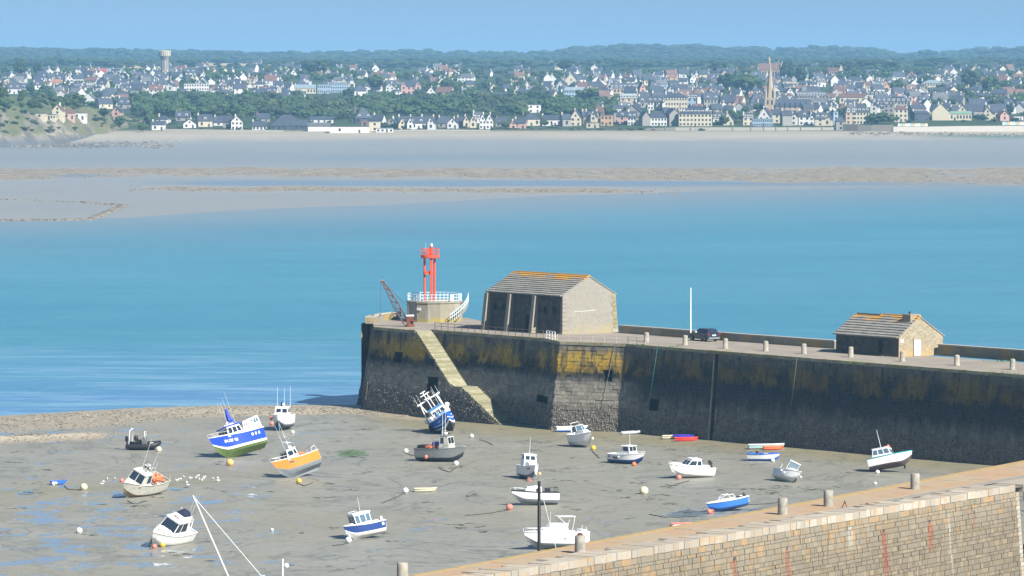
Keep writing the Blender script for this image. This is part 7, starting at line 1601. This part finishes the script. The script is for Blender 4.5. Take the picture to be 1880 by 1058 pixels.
b = MB(); b.box(-.3, .3, -.05, .05, 0, .01); b.build('name_mark', BLACK, r).matrix_local = onhull(S, .86, .6, -1, .03)
set_on(r, 968, 879, 284, -4, 0, sc=(1, 1, 1.1))
# 11 white boat with black trim
r = thing('cabin_boat', 'white boat with black gunwale and open roof frame beside the black mast', 'motor boat')
S, sh = make_hull(r, 4.8, 1.9, 1.25, [BOTTOM, BOTTOM, WHITE], rake=.7, tr=.95, sr=.12, full=2.2, cockpit=.4, gun=BLACK, gr=.06)
b = MB(); b.hexa([(-.4, -.75, 1.25), (1.6, -.45, 1.3), (1.6, .45, 1.3), (-.4, .75, 1.25)], [(-.3, -.65, 1.9), (1.3, -.35, 1.75), (1.3, .35, 1.75), (-.3, .65, 1.9)]); b.build('cuddy', WHITE, r); b = MB(); b.box(-.1, .25, .58, .76, 1.4, 1.62); b.build('cuddy_window', BLACK, r)
bars(r, 'roof_frame', GREY, [[(-.3, .65, 1.8), (-.1, .6, 2.6)], [(-.3, -.65, 1.8), (-.1, -.6, 2.6)], [(-.1, -.6, 2.6), (-.1, .6, 2.6)], [(-.1, -.6, 2.6), (1.1, -.5, 2.5), (1.1, .5, 2.5), (-.1, .6, 2.6)], [(1.1, .5, 2.5), (1.0, .4, 1.8)], [(1.1, -.5, 2.5), (1.0, -.4, 1.8)]], .035)
bars(r, 'stern_rail', BLACK, [[(-2.3, y, 1.25), (-2.3, y, 1.75)] for y in (-.8, 0, .8)] + [[(-2.3, -.8, 1.75), (-2.3, .8, 1.75), (-1.2, .9, 1.75), (-1.2, .9, 1.25)]], .03); b = MB(); b.box(-1.5, -1.0, -.4, .4, 1.1, 1.65); b.build('seat', BLACK, r); bowrail(r, S, 14, .25)
set_on(r, 983, 927, 194, 2, 2, sc=(.98, 1, 1.2))
# 12 white cruiser near quay
r = thing('cabin_cruiser', 'long white cabin cruiser with flat bimini roof behind the near quay', 'motor boat')
S, sh = make_hull(r, 6.6, 2.4, 1.7, [BOTTOM, WHITE, WHITE], rake=.6, tr=.9, sr=.05, full=2.5, cockpit=.3, gr=.06)
b = MB(); b.hexa([(-1.0, -1.0, 1.7), (2.4, -.55, 1.75), (2.4, .55, 1.75), (-1.0, 1.0, 1.7)], [(-.9, -.9, 2.35), (1.9, -.4, 2.15), (1.9, .4, 2.15), (-.9, .9, 2.35)]); tk_ = b.build('trunk', WHITE, r)
for (a, e) in ((.25, .36), (.40, .48), (.52, .64)):
    b = MB(); panel(b, [(2.4, .55, 1.75), (-1.0, 1.0, 1.7), (-.9, .9, 2.35), (1.9, .4, 2.15)], a + .1, e + .1, .25, .85); b.build('window', GLASS, tk_)
b = MB(); panel(b, [(2.4, .55, 1.75), (-1.0, 1.0, 1.7), (-.9, .9, 2.35), (1.9, .4, 2.15)], .02, .16, .4, .8); b.build('window', NAVY, tk_)
b = MB(); b.hexa([(-.9, -.8, 2.35), (1.2, -.6, 2.25), (1.2, .6, 2.25), (-.9, .8, 2.35)], [(-1.0, -.75, 2.6), (.7, -.5, 2.65), (.7, .5, 2.65), (-1.0, .75, 2.6)]); b.build('roof', WHITE, r)
b = MB(); b.box(-1.9, .2, -.8, .8, 3.25, 3.31); b.build('bimini', WHITE, r); bars(r, 'bimini_frame', ANT, [[(-1.8, sy * .75, 3.25), (-1.4, sy * .9, 1.7)] for sy in (-1, 1)] + [[(.1, sy * .75, 3.25), (-.9, sy * .8, 2.4)] for sy in (-1, 1)] + [[(-2.4, .95, 1.7), (-2.6, .95, 2.4)], [(-3.1, .8, 1.7), (-3.1, .8, 2.2)]], .03)
b = MB(); b.box(-3.2, -2.6, -.9, .9, 1.6, 1.95); b.build('stern_seat', WHITE, r); bowrail(r, S, 12, .35); ant(r, .9, .3, 2.5, 1.3); b = MB(); b.box(-.1, .12, -.1, .1, 0, .012); b.build('hull_mark', GREY, r).matrix_local = onhull(S, .42, .35, 1, .03)
set_on(r, 1022, 1007, 198, 2, 1, sc=(.95, 1, 1.05))
# 13 white cuddy by the bastion
r = thing('cuddy_boat', 'white cuddy boat below the sunlit bastion, in front of the blue dinghy', 'motor boat')
S, sh = make_hull(r, 4.9, 2.1, 1.35, [WHITEB, WHITEB, WHITE], rake=.5, tr=.9, sr=.2, full=3.0, cockpit=.4); b = MB(); b.hexa([(-.2, -.85, 1.35), (1.9, -.5, 1.55), (1.9, .5, 1.55), (-.2, .85, 1.35)], [(-.1, -.7, 1.75), (1.6, -.35, 1.75), (1.6, .35, 1.75), (-.1, .7, 1.75)]); b.build('trunk', WHITE, r)
b = MB()
for sy in (-1, 1): b.add([(.9, 0, 1.75), (.3, sy * .72, 1.7), (-.1, sy * .6, 2.25), (.35, 0, 2.3)], [(0, 1, 2, 3)]); b.add([(.3, sy * .72, 1.7), (-.9, sy * .85, 1.5), (-.9, sy * .75, 2.1), (-.1, sy * .6, 2.25)], [(0, 1, 2, 3)])
b.build('windscreen', GLASSL, r); bars(r, 'screen_frame', WHITE, [[(.9, 0, 1.75), (.35, 0, 2.3)], [(.3, .72, 1.7), (-.1, .6, 2.25)], [(.3, -.72, 1.7), (-.1, -.6, 2.25)], [(-.9, .75, 2.1), (-.1, .6, 2.25), (.35, 0, 2.3), (-.1, -.6, 2.25), (-.9, -.75, 2.1)], [(-.9, -.75, 2.1), (-1.3, -.6, 2.5), (-1.3, .6, 2.5), (-.9, .75, 2.1)]], .035)
b = MB(); b.ball((2.2, .6, .8), .16); b.build('fender', PALEB, r); outboard(r, -2.5, 0, 1.3, .9, WHITE)
set_on(r, 1062, 821, 300, 9, 3, sc=(.9, .95, 1.3))
# 14
r = thing('pilothouse_boat', 'small white pilothouse boat with red buoy, between cuddy and outboard cruiser', 'motor boat')
S, sh = make_hull(r, 4.9, 2.1, 1.25, [NAVY, NAVY, WHITE], rake=.5, tr=.85, sr=.25, full=2.7, cockpit=.5); cb, zt = cabin(r, -.2, 1.3, 1.5, 1.3, -.1, 1.0, 1.4, 2.35, front=((.06, .48), (.52, .94)), side=((.2, .85),), v=(.4, .9), over=.16)
ant(r, .6, 0, zt, 1.7, r=.03); b = MB(); b.ball((1.9, .75, 1.15), .15); b.ball((-.4, -1.05, .95), .13); b.build('fender', PALEB, r); b = MB(); b.ball((-1.2, -1.05, .85), .16); b.ball((-.8, -1.05, .8), .16); b.ball((-2.0, -1.0, .95), .13); b.build('tyre_fender', BLACK, r); bowrail(r, S, 13, .25)
set_on(r, 1148, 851, 318, 0, 0)
# 15
r = thing('cabin_boat', 'white cabin boat with black outboard and pink buoy in the middle of the mud', 'motor boat')
S, sh = make_hull(r, 5.2, 2.1, 1.3, [WHITEB, WHITE, WHITE], rake=.7, tr=.9, sr=.28, full=2.6, cockpit=.4, gr=.06); cb, zt = cabin(r, -.9, 1.5, 1.6, 1.35, -.7, .6, 1.3, 2.25, front=((.05, .48), (.52, .95)), side=((.05, .35), (.42, .95)), v=(.25, .85), over=.06, rt=.1)
b = MB(); b.box(-.2, .2, -.2, .2, zt, zt + .03); b.build('roof_hatch', GREY, r); outboard(r, -2.4, .1, 1.5, 1.15, BLACK, R(35)); b = MB(); b.ball((3.1, 0, 1.5), .18); b.build('bow_fender', CREAM, r); bowrail(r, S, 13, .2)
set_on(r, 1271, 877, 208, -6, 3)
# 16
r = thing('speed_boat', 'blue and white open speedboat with windscreen beside two red buoys by the quay', 'motor boat')
S, sh = make_hull(r, 4.4, 1.85, 1.15, [NAVY, SKYB, SKYB], rake=.5, tr=.92, sr=.12, full=2.5, cockpit=.5, gr=.09); b = MB(); b.hexa([(.1, -.75, 1.15), (1.8, -.4, 1.25), (1.8, .4, 1.25), (.1, .75, 1.15)], [(.1, -.6, 1.35), (1.5, -.25, 1.35), (1.5, .25, 1.35), (.1, .6, 1.35)]); b.build('foredeck', WHITE, r)
bars(r, 'windscreen_frame', WHITE, [[(1.1, 0, 1.35), (.5, 0, 1.8)], [(1.0, .35, 1.35), (.5, .5, 1.8), (-.5, .65, 1.75), (-.8, .7, 1.2)], [(1.0, -.35, 1.35), (.5, -.5, 1.8), (-.5, -.65, 1.75), (-.8, -.7, 1.2)], [(.5, -.5, 1.8), (.5, .5, 1.8)]], .035); b = MB(); b.add([(1.0, -.35, 1.36), (1.0, .35, 1.36), (.5, .5, 1.79), (.5, -.5, 1.79)], [(0, 1, 2, 3)]); b.build('windscreen', GLASSL, r)
outboard(r, -2.2, 0, 1.1, .8, BLACK, R(20)); b = MB(); b.box(-1.6, -1.2, -.5, .5, .9, 1.3); b.build('seat', BLACK, r); set_on(r, 1335, 938, 205, 4, -9)
# 17
r = thing('day_boat', 'small white day boat with flat canopy tipped to the right on the mud', 'motor boat')
S, sh = make_hull(r, 4.6, 1.95, 1.25, [WHITEB, WHITE, WHITE], rake=.4, tr=.9, sr=.2, full=3.0, cockpit=.5); b = MB(); b.hexa([(.0, -.6, 1.3), (1.5, -.4, 1.4), (1.5, .4, 1.4), (.0, .6, 1.3)], [(.1, -.5, 1.75), (1.2, -.3, 1.7), (1.2, .3, 1.7), (.1, .5, 1.75)]); b.build('trunk', WHITE, r)
b = MB(); b.box(-1.1, .6, -.8, .8, 2.5, 2.6); b.build('canopy', WHITE, r); bars(r, 'canopy_frame', ANT, [[(.5, sy * .7, 2.5), (.3, sy * .75, 1.3)] for sy in (-1, 1)] + [[(-1.0, sy * .7, 2.5), (-1.0, sy * .8, 1.2)] for sy in (-1, 1)], .035); b = MB(); b.add([(.45, -.65, 1.75), (.45, .65, 1.75), (.5, .65, 2.45), (.5, -.65, 2.45)], [(0, 1, 2, 3)]); b.build('windscreen', GLASSL, r)
b = MB(); b.ball((.0, -1.1, 1.0), .14); b.ball((.6, -1.0, .85), .13); b.ball((1.5, .9, 1.1), .15); b.build('fender', PALEB, r); b = MB(); b.box(2.1, 2.3, -.06, .06, .1, 1.0); b.build('stem_post', BLACK, r); set_on(r, 1444, 884, 296, -25, 0)
# 18 dinghy with motor
r = thing('motor_dinghy', 'small blue and pale grey open dinghy with motor by the teal boat stack', 'dinghy')
S, sh = make_hull(r, 3.7, 1.6, .95, [BLUE2, WHITEB, WHITEB], rake=.3, tr=.9, sr=.15, full=2.4, cockpit=.8, gun=BLUE2, gr=.06); outboard(r, -1.9, 0, 1.0, .7, GREY); b = MB(); b.box(-.3, .0, -.6, .6, .7, .78); b.build('thwart', BLUE2, r); b = MB(); b.ball((-.8, 0, 1.15), .2); b.build('steering_wheel', BLACK, r); b = MB(); b.box(.1, .6, -.3, .3, .7, 1.05); b.build('console', WHITEB, r); b = MB(); b.ball((1.4, -.75, .3), .16); b.build('fender', PALEB, r)
set_on(r, 1401, 846, 345, 0, 0)
# 19 teal striped
r = thing('pilothouse_boat', 'white pilothouse boat with teal stripe, bow up at right below the pier', 'motor boat')
S, sh = make_hull(r, 5.1, 2.1, 1.5, [BROWNB, WHITE, WHITE], rake=.4, tr=.9, sr=.15, full=2.6, cockpit=.3, gr=.07, gun=TEAL)
cb, zt = cabin(r, -2.0, .6, 1.6, 1.5, -1.9, .1, 1.45, 2.6, side=((.05, .3), (.36, .62), (.68, .95)), front=((.06, .48), (.52, .94)), v=(.3, .85), glass=GLASSL, over=.08); ant(r, -.9, -.2, zt, 2.4, -.3, r=.035); b = MB(); b.box(-.4, .2, -.3, .1, zt, zt + .18); b.ball((-.1, .2, zt + .25), .16); b.build('roof_floats', PINK, r)
bars(r, 'samson_post', BLACK, [[(1.8, 0, 1.6), (1.8, 0, 2.0)], [(1.5, -.3, 1.6), (1.5, -.3, 1.9)]], .05); b = MB(); b.box(-2.75, -2.5, -.15, .15, -.1, .5); b.build('stern_drive', BLACK, r); b = MB(); b.box(1.7, 1.9, -.06, .06, -.35, .1); b.build('leg_support', BLACK, r)
set_on(r, 1632, 866, 338, -14, 12)
# small dinghies
def dinghy(lab, L, B, H, cols, gun, x, y, yaw, roll=0, pitch=0, name='dinghy', cockpit=.9, z=0, deckm=None):
    r = thing(name, lab, 'dinghy'); S, sh = make_hull(r, L, B, H, cols, rake=.25, tr=.7, sr=.2, full=2.4, cockpit=cockpit, gun=gun, gr=.05, nS=12, deckm=deckm)
    for k in (-.2, .2): b = MB(); b.box(L * k - .12, L * k + .12, -B * .4, B * .4, H * .7, H * .76); b.build('thwart', gun, r)
    set_on(r, x, y, yaw, roll, pitch); r.location.z += z; return r
dinghy('white and dark blue rowing dinghy lying at the foot of the sunlit bastion', 4.0, 1.4, .75, [BLUE2, BLUE2, WHITE], WHITE, 1050, 793, 8)
r = thing('inflatable_dinghy', 'grey white inflatable dinghy at the foot of the pier under the green rope', 'dinghy'); b = MB(); b.tube([(-1.6, -.5, .25), (0, -.55, .22), (1.1, -.45, .3), (1.6, -.1, .45), (1.6, .1, .45), (1.1, .45, .3), (0, .55, .22), (-1.6, .5, .25)], .2, 8); b.build('tube', paint('inflatable_grey', (.42, .45, .48), .5, .4, 4), r); b = MB(); b.box(-1.5, 1.2, -.45, .45, .05, .12); b.build('floor', GREY, r); set_on(r, 1163, 797, 8, 0, 4)
dinghy('white plastic tender lying left under the violet and red kayaks', 2.6, 1.1, .5, [WHITEB, WHITEB, CREAM], CREAM, 1236, 806, 5)
dinghy('violet sit-on kayak stacked behind the red one at the pier foot', 3.4, .8, .35, [VIOLET, VIOLET, VIOLET], VIOLET, 1262, 806, -3, name='kayak', cockpit=.3, deckm=VIOLET, z=.22)
dinghy('bright red plastic dinghy in front of the violet kayak at the pier foot', 2.8, .95, .5, [KRED, KRED, KRED], KRED, 1260, 810, 2, name='plastic_dinghy', deckm=KRED)
dinghy('long pale teal rowing boat at the foot of the dark pier wall', 4.4, 1.3, .6, [WHITEB, WHITEB, paint('pale_teal', (.30, .55, .55), .5, .2)], WHITE, 1407, 824, 6, deckm=paint('pale_teal', (.3, .55, .55)))
dinghy('short orange red plastic dinghy in front of the pale teal rowing boat', 2.4, .95, .5, [KRED, KRED, ORANGE], ORANGE, 1420, 826, 12, name='plastic_dinghy', deckm=ORANGE)
dinghy('dirty cream tender alone on the open mud beside a small white buoy', 2.3, 1.1, .45, [CREAM, CREAM, CREAM], CREAM, 781, 903, 6, deckm=CREAM)
dinghy('little light blue dinghy with white bow at the far left of the mud', 1.6, .95, .5, [SKYB, SKYB, SKYB], SKYB, 107, 890, 10, deckm=SKYB)
dinghy('pinkish red toy-like tender half hidden by the near quay edge', 2.0, .9, .35, [WHITEB, WHITEB, WHITE], PINK, 1251, 966, 10, deckm=PINK)
b = MB(); b.ball((0, 0, .2), .24); b.ball((.3, .1, .25), .18); b.build('float', PALEB, label='small white float at the bow of the little blue dinghy', cat='buoy', loc=ground(98, 891))
# sailing boats: masts
def sailboat(lab, L, p, yaw, roll, mh, mastm, rm=.075, extra=None, pitch=0):
    r = thing('sailing_boat', lab, 'sailing boat'); S, sh = make_hull(r, L, L * .33, 1.3, [DARKBOT, WHITE, WHITE], rake=.6, tr=.6, sr=.1, full=2.2, cockpit=.35)
    b = MB(); b.hexa([(-.5, -.7, 1.3), (1.6, -.4, 1.35), (1.6, .4, 1.35), (-.5, .7, 1.3)], [(-.4, -.6, 1.75), (1.4, -.3, 1.6), (1.4, .3, 1.6), (-.4, .6, 1.75)]); b.build('coachroof', WHITE, r)
    b = MB(); b.tube([(.8, 0, 1.5), (.8, 0, 1.5 + mh)], rm, 8, r2=rm * .8); b.build('mast', mastm, r)
    b = MB(); b.tube([(.8, 0, 2.4), (-L * .35, 0, 2.3)], rm * .8, 6); b.build('boom', mastm, r)
    b = MB(); b.tube([(.8, 0, 1.4 + mh), (L * .5 + .4, 0, 1.4)], .03, 5); b.build('forestay', ANT, r)
    bars(r, 'shrouds', ROPE, [[(.7, sy * L * .15, 1.3), (.8, sy * .45, 1.5 + mh * .55), (.8, 0, 1.4 + mh)] for sy in (-1, 1)], .015); bars(r, 'spreaders', mastm, [[(.8, -.45, 1.5 + mh * .55), (.8, .45, 1.5 + mh * .55)]], .02)
    r.rotation_euler = (R(roll), R(-pitch), R(yaw)); r.location = p; return r
gm = at(425, 1110, .3)
r = sailboat('leaning sailing boat below the frame, only its white mast and forestay showing', 6.8, gm, 352, 8, 9.6, WHITE, .085, pitch=22)
g2 = at(984, 1012, .3); ty = 408; tx = (986 - 940) / FOC * ty
sailboat('sailing boat hidden behind the near quay, its tall black mast rising before the white cruiser', 7.5, (tx - .6, ty, .35), 10, 0, zat(0, ty, 884) - .35 - 1.5, BLACK, .17)
b = MB(); b.tube([(0, 0, 0), (.05, 0, 3.4)], .12, 7); b.build('marker_pole', paint('galvanised', (.55, .58, .57), .5, .2), label='grey marker pole rising from the bottom edge with a white float', cat='pole', loc=ground(518, 1090))
b = MB(); b.ball((0, 0, 0), .26); b.build('float', PALEB, label='white float hanging beside the grey marker pole at the bottom edge', cat='buoy', loc=ground(518, 1090) + Vector((.42, 0, 2.7)))
# buoys
BU = [(421, 855, 14, AMBER, 'big orange amber mooring buoy under the bow of the bright blue fishing boat'), (291, 829, 11, CREAM, 'cream mooring buoy behind the black inflatable boat'), (152, 899, 14, CREAM, 'cream green mooring buoy at left, near the little blue dinghy'),
      (234, 914, 8, GREENB, 'small green and white buoy under the bow of the weathered boat'), (222, 885, 8, PINK, 'small red float hanging at the bow of the weathered boat'), (147, 979, 12, PALEB, 'white mooring buoy alone at the lower left mud'), (282, 1007, 10, PINK, 'red buoy under the bow of the lower left cabin cruiser'),
      (296, 1004, 12, YEL, 'yellow buoy beside the red one under the lower left cabin cruiser'), (638, 996, 12, PALEB, 'white buoy under the bow of the navy pilothouse boat'), (549, 887, 10, YEL, 'yellow buoy under the ochre hulled boat'), (536, 796, 7, PALEB, 'small white buoy right of the white boat with three antennas'),
      (499, 781, 8, PINK, 'red float left of the white boat with three antennas'), (866, 804, 8, PALEB, 'white buoy right of the leaning blue trawler'), (746, 831, 9, PALEB, 'white buoy left of the grey work boat'), (838, 854, 10, PALEB, 'green stained white buoy under the bow of the grey work boat'), (969, 884, 9, PINK, 'pink buoy under the small white boat facing the camera'),
      (938, 936, 13, PINK, 'pink and white buoy left of the boat with black gunwale'), (744, 905, 11, PALEB, 'white buoy left of the cream tender'), (1087, 826, 10, YEL, 'yellow green buoy right of the cuddy boat by the bastion'), (1163, 856, 9, ORANGE, 'red buoy under the small pilothouse boat'),
      (1247, 880, 10, PINK, 'pink buoy under the white boat with black outboard'), (1186, 907, 17, CREAM, 'largest cream buoy alone in the middle of the mud'), (1309, 940, 12, ORANGE, 'upper of the two red buoys by the blue speedboat'), (1303, 943, 10, PINK, 'lower of the two red buoys by the blue speedboat'),
      (1420, 848, 8, PALEB, 'white buoy at the bow of the motor dinghy'), (1611, 870, 8, PALEB, 'white buoy under the teal striped boat'), (500, 975, 6, PALEB, 'tiny white buoy between the cabin cruiser and navy boat'), (1606, 890, 6, PALEB, 'half buried white buoy near the quay, below the teal striped boat')]
for i, (x, y, d_, m_, l) in enumerate(BU):
    g = ground(x, y); rr = d_ * g.y / FOC / 2; b = MB(); b.ball((0, 0, rr * .82), rr, n=16, k=10, sz=.94); b.lathe([(rr * .2, rr * 1.7), (rr * .16, rr * 1.85)], 8); o = b.build('mooring_buoy', m_, label=l, cat='buoy', loc=g, group='mooring buoys on the mud'); o.rotation_euler = (random.uniform(-.6, .6), random.uniform(-.6, .6), random.random() * 6)
# chains and ropes on the mud
def ground_line(pp, lab, mat=CHAINM, r=.06, cat='chain'):
    P_ = []
    for (xa, ya), (xb, yb) in zip(pp[:-1], pp[1:]):
        for i in range(6):
            f = i / 6; p = ground(lerp(xa, xb, f), lerp(ya, yb, f) + random.uniform(-.5, .5)); P_.append(p + Vector((0, 0, .03)))
    P_.append(ground(*pp[-1])); o = P_[0].copy(); b = MB(); b.tube([p - o for p in P_], r, 5); b.build('mooring_chain', mat, label=lab, cat=cat, loc=o, group='mooring chains on the mud')
for pp, l in (([(854, 947), (900, 943), (935, 937)], 'chain running left from the pink and white buoy'), ([(1192, 945), (1220, 951), (1290, 948)], 'curved chain left of the blue speedboat'), ([(1366, 928), (1420, 925), (1432, 920)], 'chain right of the blue speedboat towards the quay'), ([(118, 893), (125, 899), (150, 901)], 'chain between the little blue dinghy and the cream green buoy'),
              ([(838, 858), (825, 868), (805, 860)], 'chain loop below the grey work boat'), ([(880, 808), (895, 812), (905, 818)], 'chain right of the buoy beside the trawler'), ([(700, 925), (725, 915), (744, 906)], 'chain left of the white buoy by the cream tender'), ([(1087, 829), (1095, 836), (1100, 842)], 'chain below the yellow green buoy'), ([(545, 888), (560, 893), (575, 886)], 'chain below the yellow buoy of the ochre boat'),
              ([(610, 1003), (625, 1001), (640, 998)], 'chain beside the navy boat buoy'), ([(234, 920), (245, 926), (270, 920)], 'chain below the weathered boat'), ([(1265, 884), (1240, 890), (1225, 896)], 'chain below the white boat with black outboard'), ([(745, 833), (760, 838), (772, 836)], 'chain beside the buoy left of the grey work boat')):
    ground_line(pp, l)
# seaweed clumps as stuff
SW = paint('seaweed', (.035, .04, .022), .8, .4, 3)
V, F = [], []; o_ = 0
def clump(x, y, sx, sy, n):
    global o_
    for _ in range(n):
        g = ground(x + random.gauss(0, sx), y + random.gauss(0, sy)); r_ = random.uniform(.05, .24); v = IV * (1 + RNG.uniform(-.4, .4, (12, 1))) * r_ * np.array([1.9, 1.0, .16]) + np.array(g); V.append(v); F.append(IF + o_); o_ += 12
for i in range(170):
    x, y = random.uniform(-20, 1700), random.uniform(775, 1050)
    if y > 1060 - (x - 750) * .19 and x > 750: continue
    if x > 900 and y < 795 + (x - 1150) * .088: continue
    clump(x, y, random.uniform(4, 16), .9, random.randint(2, 9))
for x, y in ((1440, 893), (1405, 898), (1235, 893), (655, 838), (640, 830), (835, 858), (60, 905), (255, 930), (1420, 905), (1200, 912), (1500, 898)): clump(x, y, 14, 2.2, 22)
put('seaweed', mesh_np('seaweed', np.vstack(V), np.vstack(F), SW), None, 'dark seaweed scraps scattered over the harbour mud', 'seaweed', kind='stuff')
# gulls
GW = paint('gull_white', (.78, .78, .76), .8, 0, dirtamt=0); GG = paint('gull_grey', (.3, .32, .35), .8, 0)
b = MB(); b.lathe([(.02, -.26), (.10, -.12), (.12, .02), (.08, .14), (.05, .22)], 8)
b.v = [(z, x, y * .9 + .22) for x, y, z in b.v]; b.ball((.2, 0, .38), .07, n=8, k=5); b.tube([(.26, 0, .37), (.34, 0, .35)], .015, 4, r2=.004); b.tube([(0, .03, .15), (0, .03, 0)], .01, 4); b.tube([(0, -.03, .15), (0, -.03, 0)], .01, 4); gb = b.build('body', GW)
b = MB(); b.hexa([(-.28, -.11, .24), (.1, -.10, .24), (.1, .10, .24), (-.28, .11, .24)], [(-.3, -.05, .32), (.06, -.06, .35), (.06, .06, .35), (-.3, .05, .32)]); gw_ = b.build('wing', GW)
GP = [(190, 887), (197, 881), (211, 881), (187, 891), (331, 882), (337, 878), (343, 888), (350, 880), (360, 879), (364, 876), (366, 882), (371, 884), (374, 881), (376, 878), (391, 881), (400, 880), (345, 893), (401, 885), (161, 765), (325, 884)]
for i, (x, y) in enumerate(sorted(GP)):
    r = thing('gull', ('white gull standing on the shingle bar at far left' if x == 161 else '%s in the flock beside the weathered boat' % ('gull ' + ordl(sorted(GP).index((x, y)) - 1, 19))), 'gull', ground(x, y), (0, 0, random.random() * 6.3), 'gulls standing on the mud')
    r.scale = (.75,) * 3
    for src in (gb, gw_):
        c_ = src if i == 0 else src.copy()
        if i: COL.objects.link(c_)
        c_.parent = r
# ================================================================== HAZE
t = D.materials.new('air_haze'); t.use_nodes = True; nt = t.node_tree; nt.nodes.clear(); ho = nt.nodes.new('ShaderNodeOutputMaterial'); pv = nt.nodes.new('ShaderNodeVolumePrincipled')
pv.inputs['Density'].default_value = 9.2e-5; pv.inputs['Color'].default_value = (.34, .68, 1.0, 1); pv.inputs['Anisotropy'].default_value = 0
nt.links.new(pv.outputs[0], ho.inputs['Volume'])
b = MB(); b.box(-7000, 7000, -300, 14500, -60, 110); hzo = b.build('haze', t, kind='stuff'); hzo.display_type = 'WIRE'
